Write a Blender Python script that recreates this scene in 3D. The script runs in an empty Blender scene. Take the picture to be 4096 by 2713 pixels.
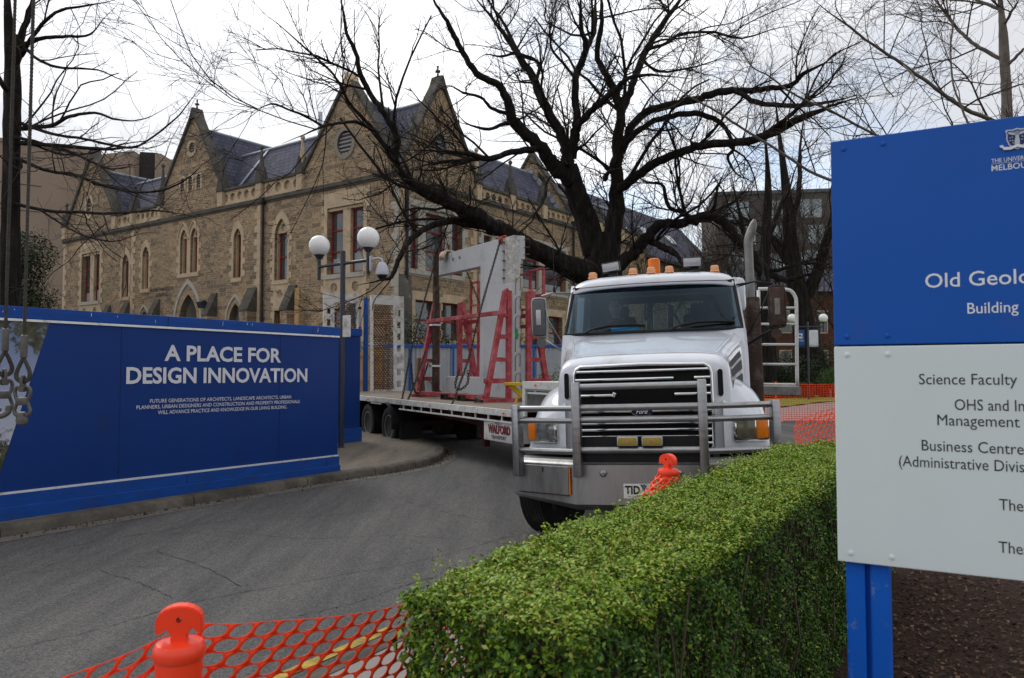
import bpy, bmesh, math, random
import numpy as np
from mathutils import Vector, Matrix
from mathutils.geometry import tessellate_polygon
R = math.radians
rnd = random.Random(7)
rng = np.random.default_rng(11)
scene = bpy.context.scene
col = scene.collection

# ------------------------------------------------------------------ camera
cd = bpy.data.cameras.new('camera'); cam = bpy.data.objects.new('camera', cd); col.objects.link(cam)
cam.location = (0, 0, 1.7); cam.rotation_euler = (R(90 + 2.55), 0, 0)
cd.sensor_width = 36; cd.lens = 27.68; cd.clip_start = 0.05; cd.clip_end = 2000
cd.dof.use_dof = True; cd.dof.focus_distance = 8.5; cd.dof.aperture_fstop = 7.0
scene.camera = cam
# ------------------------------------------------------------------ sky: overcast, bright to the front and left
SUN_EL, SUN_AZ = R(42), R(-38)
w = bpy.data.worlds.new('World'); scene.world = w; w.use_nodes = True
nt = w.node_tree; nt.nodes.clear()
def N(t, typ, **kw):
    n = t.nodes.new(typ)
    for k, v in kw.items():
        if k in n.inputs: n.inputs[k].default_value = v
        else: setattr(n, k, v)
    return n
out = N(nt, 'ShaderNodeOutputWorld'); bg = N(nt, 'ShaderNodeBackground'); bg.inputs['Strength'].default_value = 0.1
sky = N(nt, 'ShaderNodeTexSky', sky_type='NISHITA', sun_disc=False, sun_elevation=SUN_EL, sun_rotation=SUN_AZ)
tc = N(nt, 'ShaderNodeTexCoord')
mp = N(nt, 'ShaderNodeMapping'); mp.inputs['Scale'].default_value = (1, 1, 1.9); mp.inputs['Location'].default_value = (3.1, 1.7, .4)
n1 = N(nt, 'ShaderNodeTexNoise', Scale=2.3, Detail=7.0, Roughness=.55)
n2 = N(nt, 'ShaderNodeTexNoise', Scale=5.0, Detail=6.0, Roughness=.55)
nt.links.new(tc.outputs['Generated'], mp.inputs['Vector'])
nt.links.new(mp.outputs['Vector'], n1.inputs['Vector']); nt.links.new(mp.outputs['Vector'], n2.inputs['Vector'])
ramp = N(nt, 'ShaderNodeValToRGB')
ramp.color_ramp.elements[0].position = .42; ramp.color_ramp.elements[0].color = (6.0, 6.15, 6.5, 1)
ramp.color_ramp.elements[1].position = .68; ramp.color_ramp.elements[1].color = (11.4, 11.4, 11.6, 1)
nt.links.new(n1.outputs['Fac'], ramp.inputs['Fac'])
# the cloud thins towards one bearing and shows blue there
dot = N(nt, 'ShaderNodeVectorMath', operation='DOT_PRODUCT'); dot.inputs[1].default_value = Vector((.24, 1, .27)).normalized()
nt.links.new(tc.outputs['Generated'], dot.inputs[0])
mr = N(nt, 'ShaderNodeMapRange'); mr.inputs['From Min'].default_value = .955; mr.inputs['From Max'].default_value = 1.0; mr.inputs['To Max'].default_value = .75
nt.links.new(dot.outputs['Value'], mr.inputs['Value'])
mr2 = N(nt, 'ShaderNodeMapRange'); mr2.inputs['From Min'].default_value = .46; mr2.inputs['From Max'].default_value = .6
nt.links.new(n2.outputs['Fac'], mr2.inputs['Value'])
mul = N(nt, 'ShaderNodeMath', operation='MULTIPLY'); nt.links.new(mr.outputs[0], mul.inputs[0]); nt.links.new(mr2.outputs[0], mul.inputs[1])
mix = N(nt, 'ShaderNodeMix', data_type='RGBA')
nt.links.new(mul.outputs[0], mix.inputs['Factor']); nt.links.new(ramp.outputs['Color'], mix.inputs['A'])
skb = N(nt, 'ShaderNodeMix', data_type='RGBA', blend_type='MULTIPLY'); skb.inputs['Factor'].default_value = 1; skb.inputs['B'].default_value = (1.5, 1.45, 1.4, 1)
nt.links.new(sky.outputs['Color'], skb.inputs['A']); nt.links.new(skb.outputs['Result'], mix.inputs['B'])
# brighter cloud round the hidden sun
dot2 = N(nt, 'ShaderNodeVectorMath', operation='DOT_PRODUCT'); dot2.inputs[1].default_value = Vector((math.sin(SUN_AZ) * math.cos(SUN_EL), math.cos(SUN_AZ) * math.cos(SUN_EL), math.sin(SUN_EL)))
nt.links.new(tc.outputs['Generated'], dot2.inputs[0])
mr3 = N(nt, 'ShaderNodeMapRange'); mr3.inputs['From Min'].default_value = .0; mr3.inputs['From Max'].default_value = 1; mr3.inputs['To Min'].default_value = .88; mr3.inputs['To Max'].default_value = 1.22
nt.links.new(dot2.outputs['Value'], mr3.inputs['Value'])
fin = N(nt, 'ShaderNodeVectorMath', operation='SCALE')
nt.links.new(mix.outputs['Result'], fin.inputs[0]); nt.links.new(mr3.outputs[0], fin.inputs['Scale'])
nt.links.new(fin.outputs[0], bg.inputs['Color']); nt.links.new(bg.outputs[0], out.inputs[0])
sd = bpy.data.lights.new('sun', 'SUN'); sd.energy = 0.9; sd.angle = R(25); sd.color = (1, .96, .9)
so = bpy.data.objects.new('sun', sd); col.objects.link(so)
so.rotation_euler = Vector((math.sin(SUN_AZ) * math.cos(SUN_EL), math.cos(SUN_AZ) * math.cos(SUN_EL), math.sin(SUN_EL))).to_track_quat('Z', 'Y').to_euler()
scene.view_settings.view_transform = 'Standard'; scene.view_settings.look = 'None'
scene.view_settings.exposure = 0.30; scene.view_settings.gamma = 1

# ------------------------------------------------------------------ helpers
class MB:
    """collects shapes and links them as one mesh object"""
    def __init__(s): s.v = []; s.f = []
    def add(s, vs, fs):
        o = len(s.v); s.v += [tuple(p) for p in vs]; s.f += [tuple(i + o for i in f) for f in fs]; return s
    def box(s, c, d, rz=0, m=None):
        x, y, z = d[0] / 2, d[1] / 2, d[2] / 2
        vs = [Vector((i * x, j * y, k * z)) for k in (-1, 1) for j in (-1, 1) for i in (-1, 1)]
        M = m if m is not None else Matrix.Rotation(rz, 3, 'Z')
        return s.add([M @ v + Vector(c) for v in vs], [(0, 2, 3, 1), (4, 5, 7, 6), (0, 1, 5, 4), (1, 3, 7, 5), (3, 2, 6, 7), (2, 0, 4, 6)])
    def rbox(s, c, d, r=.02, m=None):
        """box with chamfered edges"""
        bm = bmesh.new(); bmesh.ops.create_cube(bm, size=1)
        for v in bm.verts: v.co = Vector((v.co.x * d[0], v.co.y * d[1], v.co.z * d[2]))
        bmesh.ops.bevel(bm, geom=bm.edges[:], offset=r, segments=2, affect='EDGES', profile=.5)
        M = m if m is not None else Matrix.Identity(3)
        bm.verts.index_update()
        vs = [M @ v.co + Vector(c) for v in bm.verts]; fs = [[v.index for v in f.verts] for f in bm.faces]; bm.free()
        return s.add(vs, fs)
    def bar(s, a, b, wd, ht=None, up=(0, 0, 1)):
        """rectangular bar from a to b"""
        ht = ht or wd; a = Vector(a); b = Vector(b); t = (b - a).normalized(); u = Vector(up)
        if abs(t.dot(u)) > .98: u = Vector((0, 1, 0))
        x = t.cross(u).normalized(); y = x.cross(t).normalized(); vs = []
        for p in (a, b):
            for i, j in ((-1, -1), (1, -1), (1, 1), (-1, 1)): vs.append(p + x * wd / 2 * i + y * ht / 2 * j)
        return s.add(vs, [(3, 2, 1, 0), (4, 5, 6, 7), (0, 1, 5, 4), (1, 2, 6, 5), (2, 3, 7, 6), (3, 0, 4, 7)])
    def tube(s, pts, r, n=8, closed=False, cap=True):
        pts = [Vector(p) for p in pts]; k = len(pts)
        rs = r if isinstance(r, (list, tuple)) else [r] * k
        vs = []; up = None
        for i, p in enumerate(pts):
            if closed: t = pts[(i + 1) % k] - pts[i - 1]
            else: t = pts[min(i + 1, k - 1)] - pts[max(i - 1, 0)]
            t.normalize()
            if up is None:
                up = Vector((0, 0, 1)) if abs(t.z) < .9 else Vector((1, 0, 0))
            x = t.cross(up).normalized(); up = x.cross(t).normalized()
            for a in range(n):
                th = 2 * math.pi * a / n; vs.append(p + (x * math.cos(th) + up * math.sin(th)) * rs[i])
        fs = []
        for i in range(k if closed else k - 1):
            j = (i + 1) % k
            for a in range(n): b = (a + 1) % n; fs.append((i * n + a, i * n + b, j * n + b, j * n + a))
        if cap and not closed: fs.append(tuple(range(n))[::-1]); fs.append(tuple((k - 1) * n + a for a in range(n)))
        return s.add(vs, fs)
    def lathe(s, prof, c=(0, 0, 0), n=24, m=None):
        """profile of (radius, height) turned about z"""
        M = m if m is not None else Matrix.Identity(3); c = Vector(c); vs = []; fs = []
        for r, z in prof:
            for a in range(n): th = 2 * math.pi * a / n; vs.append(M @ Vector((r * math.cos(th), r * math.sin(th), z)) + c)
        for i in range(len(prof) - 1):
            for a in range(n): b = (a + 1) % n; fs.append((i * n + a, i * n + b, (i + 1) * n + b, (i + 1) * n + a))
        fs.append(tuple(range(n))[::-1]); fs.append(tuple((len(prof) - 1) * n + a for a in range(n)))
        return s.add(vs, fs)
    def prism(s, poly, fn, d0, d1):
        """polygon poly (a, b) swept from depth d0 to d1 through fn(a, b, d)"""
        k = len(poly); vs = [fn(a, b, d0) for a, b in poly] + [fn(a, b, d1) for a, b in poly]
        fs = [tuple(range(k)), tuple(range(2 * k - 1, k - 1, -1))] + [(i, i + k, (i + 1) % k + k, (i + 1) % k) for i in range(k)]
        return s.add(vs, fs)
    def holed(s, loops, fn, d):
        """flat face with holes at depth d"""
        lp = [[Vector((a, b, 0)) for a, b in l] for l in loops]
        flat = [p for l in lp for p in l]
        tri = tessellate_polygon(lp)
        return s.add([fn(p.x, p.y, d) for p in flat], tri)
    def reveal(s, loop, fn, d0, d1):
        k = len(loop)
        return s.add([fn(a, b, d0) for a, b in loop] + [fn(a, b, d1) for a, b in loop], [(i, (i + 1) % k, (i + 1) % k + k, i + k) for i in range(k)])
    def plate(s, loops, fn, d0, d1):
        """slab with holes between two depths"""
        s.holed(loops, fn, d0); s.holed(loops, fn, d1)
        for l in loops: s.reveal(l, fn, d0, d1)
        return s
    def grid(s, rows, closed=False):
        """rows of points of equal length"""
        n = len(rows[0]); vs = [p for r in rows for p in r]; fs = []
        for i in range(len(rows) - 1):
            for j in range(n if closed else n - 1): k = (j + 1) % n; fs.append((i * n + j, i * n + k, (i + 1) * n + k, (i + 1) * n + j))
        return s.add(vs, fs)
    def sphere(s, c, r, n=16, sq=(1, 1, 1)):
        k = n // 2; vs = []; fs = []
        for i in range(k + 1):
            ph = math.pi * i / k
            for a in range(n): th = 2 * math.pi * a / n; vs.append((c[0] + r * sq[0] * math.sin(ph) * math.cos(th), c[1] + r * sq[1] * math.sin(ph) * math.sin(th), c[2] + r * sq[2] * math.cos(ph)))
        for i in range(k):
            for a in range(n): b = (a + 1) % n; fs.append((i * n + a, (i + 1) * n + a, (i + 1) * n + b, i * n + b))
        return s.add(vs, fs)
    def build(s, name, mt, parent=None, smooth=False, sub=0, bevel=0, fix=True):
        me = bpy.data.meshes.new(name); me.from_pydata(s.v, [], s.f)
        if fix:
            bm = bmesh.new(); bm.from_mesh(me)
            bmesh.ops.remove_doubles(bm, verts=bm.verts, dist=1e-5)
            bmesh.ops.recalc_face_normals(bm, faces=bm.faces); bm.to_mesh(me); bm.free()
        return link(name, me, mt, parent, smooth, sub, bevel)
def link(name, me, mt, parent=None, smooth=False, sub=0, bevel=0):
    o = bpy.data.objects.new(name, me); col.objects.link(o)
    if mt is not None: me.materials.append(mt)
    if smooth:
        me.polygons.foreach_set('use_smooth', [True] * len(me.polygons))
        if not sub and smooth != 'all': me.set_sharp_from_angle(angle=R(40))
    if bevel:
        b = o.modifiers.new('bevel', 'BEVEL'); b.width = bevel; b.segments = 2; b.limit_method = 'ANGLE'
    if sub:
        m = o.modifiers.new('sub', 'SUBSURF'); m.levels = m.render_levels = sub
    if parent is not None: o.parent = parent
    return o
def mesh_np(name, V, F, mt, parent=None, smooth=False, tint=None):
    """fast mesh from arrays; F is (n, 3) or (n, 4)"""
    me = bpy.data.meshes.new(name); k = F.shape[1]
    me.vertices.add(len(V)); me.vertices.foreach_set('co', np.ascontiguousarray(V, dtype=np.float32).ravel())
    me.loops.add(F.size); me.loops.foreach_set('vertex_index', np.ascontiguousarray(F, dtype=np.int32).ravel())
    me.polygons.add(len(F)); me.polygons.foreach_set('loop_start', np.arange(0, F.size, k, dtype=np.int32))
    me.update(calc_edges=True)
    if tint is not None:
        at = me.attributes.new('tint', 'FLOAT', 'FACE'); at.data.foreach_set('value', tint.astype(np.float32))
    if smooth: me.polygons.foreach_set('use_smooth', np.ones(len(F), dtype=bool))
    o = bpy.data.objects.new(name, me); col.objects.link(o); me.materials.append(mt)
    if parent is not None: o.parent = parent
    return o
def tag(o, label=None, cat=None, group=None, kind=None):
    if label: o['label'] = label
    if cat: o['category'] = cat
    if group: o['group'] = group
    if kind: o['kind'] = kind
    return o
def thing(name, label, cat, loc=(0, 0, 0), rz=0, group=None):
    o = bpy.data.objects.new(name, None); col.objects.link(o); o.empty_display_size = .3
    o.location = loc; o.rotation_euler = (0, 0, rz); return tag(o, label, cat, group)
def copy_tree(o, parent=None):
    c = o.copy(); col.objects.link(c)
    if parent is not None: c.parent = parent
    for ch in list(o.children): copy_tree(ch, c)
    return c
def shift(o, loc, rz=0):
    o.location = loc; o.rotation_euler = (0, 0, rz); return o

def leaves(C, Nn, size, tint, spread=.9, aspect=.5):
    """one folded leaf per point C, facing roughly along Nn"""
    n = len(C); q = Nn + rng.normal(0, spread, (n, 3)); q /= np.linalg.norm(q, axis=1)[:, None] + 1e-9
    r_ = rng.normal(0, 1, (n, 3)); t_ = np.cross(q, r_); t_ /= np.linalg.norm(t_, axis=1)[:, None] + 1e-9; s_ = np.cross(q, t_)
    L = (size * rng.uniform(.7, 1.25, n))[:, None]; W = L * aspect * .5
    V = np.stack([C - t_ * L * .5, C + s_ * W + q * L * .1, C + t_ * L * .5, C - s_ * W + q * L * .1], 1).reshape(-1, 3)
    return V, np.arange(4 * n).reshape(-1, 4), tint
# lettering: built from font outlines, turned into a mesh standing in the local x-z plane and facing -y
def text_mesh(body, bold=0.0, shear=0.0, spacing=1.0, leading=1.0, align='LEFT'):
    cu = bpy.data.curves.new('txt', 'FONT'); cu.body = body; cu.offset = bold; cu.shear = shear; cu.space_character = spacing
    cu.space_line = leading; cu.align_x = align; cu.resolution_u = 3; cu.fill_mode = 'BOTH'
    o = bpy.data.objects.new('txt', cu); col.objects.link(o)
    dg = bpy.context.evaluated_depsgraph_get(); me = bpy.data.meshes.new_from_object(o.evaluated_get(dg))
    bpy.data.objects.remove(o); bpy.data.curves.remove(cu); return me
_cap = {}
def lettering(name, body, mt, parent, at, cap, width=None, fn=None, bold=0.0, shear=0.0, align='left', spacing=1.0):
    """at = (a, z, depth): left, centre or right end of the base line; cap = height of a capital; fn maps (a, z, d) to local space"""
    if bold not in _cap:
        q = text_mesh('H', bold); ys = [v.co.y for v in q.vertices]; _cap[bold] = (max(ys) - min(ys), min(ys)); bpy.data.meshes.remove(q)
    h, y0 = _cap[bold]; me = text_mesh(body, bold, shear, spacing); xs = [v.co.x for v in me.vertices]; x0, x1 = min(xs), max(xs)
    k = cap / h; kx = width / (x1 - x0) if width else k; wd = (x1 - x0) * kx
    off = {'left': 0, 'centre': -wd / 2, 'right': -wd}[align]
    fn = fn or (lambda a, z, d: (a, -d, z))
    for v in me.vertices: v.co = Vector(fn(at[0] + off + (v.co.x - x0) * kx, at[1] + (v.co.y - y0) * k, at[2]))
    me.name = name; return link(name, me, mt, parent)

# ------------------------------------------------------------------ materials
def pmat(name, base, rough=.6, metal=0.0, var=.12, vs=6.0, bump=0.0, bs=40.0, dirt=None, coat=0.0, spec=.22, tint=None, stretch=(1, 1, 1)):
    """principled paint, stone or metal with noise in its colour, optional dirt (colour, amount, scale) and bump"""
    m = bpy.data.materials.new(name); m.use_nodes = True; t = m.node_tree; b = t.nodes['Principled BSDF']
    b.inputs['Roughness'].default_value = rough; b.inputs['Metallic'].default_value = metal
    b.inputs['Coat Weight'].default_value = coat; b.inputs['Specular IOR Level'].default_value = spec
    tcn = N(t, 'ShaderNodeTexCoord'); mpn = N(t, 'ShaderNodeMapping'); mpn.inputs['Scale'].default_value = stretch
    t.links.new(tcn.outputs['Object'], mpn.inputs['Vector'])
    nz = N(t, 'ShaderNodeTexNoise', Scale=vs, Detail=6.0, Roughness=.65); t.links.new(mpn.outputs[0], nz.inputs['Vector'])
    rp = N(t, 'ShaderNodeValToRGB'); e = rp.color_ramp.elements; e[0].position = .3; e[1].position = .7
    e[0].color = (*[c * (1 - var) for c in base], 1); e[1].color = (*[min(1, c * (1 + var)) for c in base], 1)
    t.links.new(nz.outputs['Fac'], rp.inputs['Fac']); c = rp.outputs['Color']
    if tint:
        at = N(t, 'ShaderNodeAttribute', attribute_name='tint'); r2 = N(t, 'ShaderNodeValToRGB'); el = r2.color_ramp.elements
        while len(el) < len(tint): el.new(.5)
        for i, (p, cc) in enumerate(tint): el[i].position = p; el[i].color = (*cc, 1)
        t.links.new(at.outputs['Fac'], r2.inputs['Fac']); c = r2.outputs['Color']
    if dirt:
        dn = N(t, 'ShaderNodeTexNoise', Scale=dirt[2], Detail=8.0, Roughness=.7); t.links.new(mpn.outputs[0], dn.inputs['Vector'])
        mrr = N(t, 'ShaderNodeMapRange'); mrr.inputs['From Min'].default_value = .62 - dirt[1] * .3; mrr.inputs['From Max'].default_value = .75
        t.links.new(dn.outputs['Fac'], mrr.inputs['Value'])
        mx = N(t, 'ShaderNodeMix', data_type='RGBA'); mx.inputs['B'].default_value = (*dirt[0], 1)
        t.links.new(mrr.outputs[0], mx.inputs['Factor']); t.links.new(c, mx.inputs['A']); c = mx.outputs['Result']
    t.links.new(c, b.inputs['Base Color'])
    if bump:
        bn = N(t, 'ShaderNodeTexNoise', Scale=bs, Detail=6.0); t.links.new(mpn.outputs[0], bn.inputs['Vector'])
        bp = N(t, 'ShaderNodeBump'); bp.inputs['Strength'].default_value = bump; bp.inputs['Distance'].default_value = .02
        t.links.new(bn.outputs['Fac'], bp.inputs['Height']); t.links.new(bp.outputs[0], b.inputs['Normal'])
    return m
def bsdf(m): return m.node_tree.nodes['Principled BSDF']

def masonry(name, ax, c1, c2, mortar, bw=.62, bh=.26):
    """squared rubble laid in courses; ax picks the horizontal object axis (0 = x, 1 = y)"""
    m = bpy.data.materials.new(name); m.use_nodes = True; t = m.node_tree; b = t.nodes['Principled BSDF']; b.inputs['Roughness'].default_value = .9; b.inputs['Specular IOR Level'].default_value = .15
    tcn = N(t, 'ShaderNodeTexCoord'); sp = N(t, 'ShaderNodeSeparateXYZ'); t.links.new(tcn.outputs['Object'], sp.inputs[0])
    cb = N(t, 'ShaderNodeCombineXYZ'); t.links.new(sp.outputs[ax], cb.inputs[0]); t.links.new(sp.outputs[2], cb.inputs[1])
    wn = N(t, 'ShaderNodeTexNoise', Scale=2.2, Detail=3.0); t.links.new(cb.outputs[0], wn.inputs['Vector'])
    sc = N(t, 'ShaderNodeVectorMath', operation='MULTIPLY_ADD'); sc.inputs[1].default_value = (.12, .035, 0)
    t.links.new(wn.outputs['Color'], sc.inputs[0]); t.links.new(cb.outputs[0], sc.inputs[2])
    outs = []
    for k, (fw, fh, of) in enumerate(((1, 1, .5), (.58, .5, .37))):
        br = N(t, 'ShaderNodeTexBrick'); br.offset = of; br.squash = 1.4 if k == 0 else .8; br.squash_frequency = 3
        br.inputs['Scale'].default_value = 1; br.inputs['Mortar Size'].default_value = .018; br.inputs['Mortar Smooth'].default_value = .3
        br.inputs['Brick Width'].default_value = bw * fw; br.inputs['Row Height'].default_value = bh * fh; br.inputs['Bias'].default_value = 0
        br.inputs['Color1'].default_value = (*c1, 1); br.inputs['Color2'].default_value = (*c2, 1); br.inputs['Mortar'].default_value = (*mortar, 1)
        t.links.new(sc.outputs[0], br.inputs['Vector']); outs.append(br)
    # patches of smaller stones between the large ones, cell by cell
    vo = N(t, 'ShaderNodeTexVoronoi', Scale=.9); vm = N(t, 'ShaderNodeVectorMath', operation='SNAP'); vm.inputs[1].default_value = (bw, bh, 1)
    t.links.new(sc.outputs[0], vm.inputs[0]); wh = N(t, 'ShaderNodeTexNoise', Scale=1.3, Detail=1.0); t.links.new(vm.outputs[0], wh.inputs['Vector'])
    gt = N(t, 'ShaderNodeMath', operation='GREATER_THAN'); gt.inputs[1].default_value = .52; t.links.new(wh.outputs['Fac'], gt.inputs[0])
    mx = N(t, 'ShaderNodeMix', data_type='RGBA'); t.links.new(gt.outputs[0], mx.inputs['Factor'])
    t.links.new(outs[0].outputs['Color'], mx.inputs['A']); t.links.new(outs[1].outputs['Color'], mx.inputs['B'])
    mf = N(t, 'ShaderNodeMix', data_type='FLOAT'); t.links.new(gt.outputs[0], mf.inputs['Factor'])
    t.links.new(outs[0].outputs['Fac'], mf.inputs['A']); t.links.new(outs[1].outputs['Fac'], mf.inputs['B'])
    # weathering of its own shape
    st = N(t, 'ShaderNodeTexNoise', Scale=.35, Detail=9.0, Roughness=.7); t.links.new(cb.outputs[0], st.inputs['Vector'])
    st2 = N(t, 'ShaderNodeTexNoise', Scale=7.0, Detail=8.0, Roughness=.75); t.links.new(cb.outputs[0], st2.inputs['Vector'])
    rr = N(t, 'ShaderNodeValToRGB'); e = rr.color_ramp.elements; e[0].position = .32; e[0].color = (.72, .74, .76, 1); e[1].position = .66; e[1].color = (1.18, 1.1, 1.0, 1)
    t.links.new(st.outputs['Fac'], rr.inputs['Fac'])
    r3 = N(t, 'ShaderNodeValToRGB'); e = r3.color_ramp.elements; e[0].position = .34; e[0].color = (.55, .55, .57, 1); e[1].position = .66; e[1].color = (1.35, 1.32, 1.26, 1)
    t.links.new(st2.outputs['Fac'], r3.inputs['Fac'])
    m1 = N(t, 'ShaderNodeMix', data_type='RGBA', blend_type='MULTIPLY'); m1.inputs['Factor'].default_value = 1
    t.links.new(mx.outputs['Result'], m1.inputs['A']); t.links.new(rr.outputs['Color'], m1.inputs['B'])
    m2 = N(t, 'ShaderNodeMix', data_type='RGBA', blend_type='MULTIPLY'); m2.inputs['Factor'].default_value = 1
    t.links.new(m1.outputs['Result'], m2.inputs['A']); t.links.new(r3.outputs['Color'], m2.inputs['B']); t.links.new(m2.outputs['Result'], b.inputs['Base Color'])
    ad = N(t, 'ShaderNodeMath', operation='MULTIPLY_ADD'); ad.inputs[1].default_value = -1.0
    t.links.new(mf.outputs[0], ad.inputs[0]); t.links.new(st2.outputs['Fac'], ad.inputs[2])
    bp = N(t, 'ShaderNodeBump'); bp.inputs['Strength'].default_value = .8; bp.inputs['Distance'].default_value = .04
    t.links.new(ad.outputs[0], bp.inputs['Height']); t.links.new(bp.outputs[0], b.inputs['Normal'])
    return m
def glassy(name, base, rough=.04):
    m = pmat(name, base, rough=rough, var=.3, vs=1.5, spec=.8); return m
def tinted_glass(name, tintc, amount):
    m = bpy.data.materials.new(name); m.use_nodes = True; t = m.node_tree; t.nodes.clear()
    o = N(t, 'ShaderNodeOutputMaterial'); tr = N(t, 'ShaderNodeBsdfTransparent'); tr.inputs[0].default_value = (*tintc, 1)
    gl = N(t, 'ShaderNodeBsdfGlossy'); gl.inputs['Roughness'].default_value = .03; gl.inputs['Color'].default_value = (.62, .82, 1, 1)
    fr = N(t, 'ShaderNodeFresnel'); fr.inputs['IOR'].default_value = 1.5
    mxs = N(t, 'ShaderNodeMixShader'); ma = N(t, 'ShaderNodeMath', operation='MULTIPLY_ADD'); ma.inputs[1].default_value = .38; ma.inputs[2].default_value = amount
    t.links.new(fr.outputs[0], ma.inputs[0]); t.links.new(ma.outputs[0], mxs.inputs[0]); t.links.new(tr.outputs[0], mxs.inputs[1]); t.links.new(gl.outputs[0], mxs.inputs[2]); t.links.new(mxs.outputs[0], o.inputs[0])
    return m
M = {}
M['hoard_navy'] = pmat('hoarding_navy', (.007, .036, .180), .4, var=.08, vs=1.2, dirt=((.012, .032, .12), .12, 1.5), spec=.16)
M['hoard_blue'] = pmat('hoarding_blue', (.009, .062, .29), .5, var=.16, vs=2.5, stretch=(1, 1, 5), dirt=((.035, .045, .10), .3, 2.2), spec=.16)
M['alu'] = pmat('aluminium', (.62, .62, .63), .35, 1.0, var=.1, vs=9, dirt=((.25, .24, .22), .2, 6))
M['trim_white'] = pmat('weathered_trim', (.72, .72, .72), .45, .3, var=.08, vs=9, dirt=((.25, .2, .17), .25, 5))
M['letter'] = pmat('letter_white', (.62, .63, .68), .6, var=.03)
M['steel'] = pmat('brushed_steel', (.33, .335, .345), .36, 1.0, var=.12, vs=7, stretch=(1, 1, 4), dirt=((.20, .18, .16), .25, 5))
M['bumper'] = pmat('bumper_alloy', (.36, .36, .365), .42, 1.0, var=.14, vs=5, stretch=(1, 1, .25), dirt=((.16, .145, .13), .5, 2.4))
M['chrome'] = pmat('chrome', (.78, .79, .8), .1, 1.0, var=.04)
M['white_paint'] = pmat('white_truck_paint', (.62, .645, .70), .25, var=.03, vs=3, coat=.7, dirt=((.47, .47, .48), .32, 2.2))
M['white_worn'] = pmat('worn_white_paint', (.62, .62, .60), .55, var=.1, vs=4, dirt=((.20, .14, .09), .3, 3.5))
M['white_rusty'] = pmat('rusty_white_paint', (.60, .59, .56), .6, var=.12, vs=3, dirt=((.12, .055, .025), .42, 2.8))
M['rust'] = pmat('rust', (.11, .055, .03), .85, var=.5, vs=7, bump=.3, dirt=((.30, .20, .12), .3, 9))
M['black'] = pmat('black_plastic', (.012, .012, .013), .45, var=.2)
M['dark'] = pmat('dark_recess', (.006, .006, .007), .8, var=.1)
M['rubber'] = pmat('tyre_rubber', (.018, .018, .019), .75, var=.25, vs=9, bump=.2, bs=60, dirt=((.07, .062, .055), .3, 5))
M['rim'] = pmat('dusty_rim', (.22, .215, .20), .6, .3, var=.2, vs=6, dirt=((.09, .08, .07), .4, 5))
M['amber'] = pmat('amber_lens', (.75, .20, .015), .18, var=.08, vs=30)
M['amber_pale'] = pmat('faded_amber_lens', (.78, .38, .20), .3, var=.1, vs=20)
M['beacon'] = pmat('beacon_orange', (.90, .22, .01), .12, var=.1, vs=14); bsdf(M['beacon']).inputs['Transmission Weight'].default_value = .35
M['fog_yellow'] = pmat('yellow_lens', (.32, .24, .05), .25, var=.2, vs=60)
M['lens'] = pmat('lamp_lens', (.30, .31, .31), .12, .6, var=.5, vs=22)
M['lens_dull'] = pmat('yellowed_lens', (.17, .155, .115), .2, .3, var=.4, vs=10)
M['grey_lamp'] = pmat('work_lamp_cover', (.42, .43, .45), .3, .3, var=.1, vs=10)
M['windscreen'] = tinted_glass('windscreen_glass', (.42, .54, .62), .0)
M['side_glass'] = tinted_glass('side_glass', (.75, .8, .82), .0)
M['cab_dark'] = pmat('cab_trim', (.022, .022, .024), .8, var=.2)
M['seat_grey'] = pmat('seat_cloth', (.05, .052, .058), .9, var=.2)
M['paper_blue'] = pmat('blue_folder', (.04, .35, .60), .5, var=.05)
M['stripe'] = pmat('grey_stripe', (.045, .047, .055), .6, var=.1, spec=.1)
M['maroon'] = pmat('maroon_line', (.10, .02, .03), .4, var=.1)
M['badge'] = pmat('badge_black', (.01, .013, .03), .25, var=.1, coat=.4)
M['plate'] = pmat('number_plate', (.70, .70, .66), .45, var=.05, vs=20, dirt=((.35, .28, .2), .2, 12))
M['ink'] = pmat('black_ink', (.015, .015, .018), .5, var=.1)
M['navy_ink'] = pmat('navy_ink', (.02, .035, .14), .5, var=.1)
M['grey_ink'] = pmat('grey_lettering', (.05, .052, .055), .5, var=.06)
M['deck'] = pmat('deck_boards', (.22, .185, .15), .85, var=.25, vs=2.5, stretch=(4, .5, 1), bump=.2, dirt=((.10, .08, .07), .3, 2))
M['red'] = pmat('faded_red_paint', (.31, .034, .044), .6, var=.3, vs=4, dirt=((.40, .17, .18), .5, 4))
M['dark_red'] = pmat('chassis_red', (.06, .012, .012), .6, var=.3, vs=4)
M['concrete'] = pmat('smooth_concrete', (.47, .48, .495), .75, var=.07, vs=1.6, bump=.05, bs=60, dirt=((.27, .27, .28), .25, 1.3))
M['rough_concrete'] = pmat('broken_concrete', (.46, .45, .43), .95, var=.35, vs=14, bump=1.0, bs=18)
M['brown_steel'] = pmat('brown_steel', (.055, .036, .028), .7, .2, var=.35, vs=5, dirt=((.16, .13, .11), .3, 6))
M['chain'] = pmat('chain_steel', (.05, .04, .032), .6, .5, var=.35, vs=30)
M['timber'] = pmat('raw_timber', (.42, .27, .13), .8, var=.2, vs=3, stretch=(6, 6, .6), bump=.1)
M['old_timber'] = pmat('old_timber', (.17, .12, .08), .85, var=.3, vs=4, stretch=(5, 5, .7))
M['yellow'] = pmat('yellow_paint', (.55, .36, .02), .5, var=.15, dirt=((.15, .1, .04), .3, 6))
M['cloth'] = pmat('canvas', (.52, .42, .33), .9, var=.15, vs=12, bump=.3, bs=50)
M['red_cloth'] = pmat('red_rag', (.35, .06, .04), .9, var=.2, vs=14)
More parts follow.
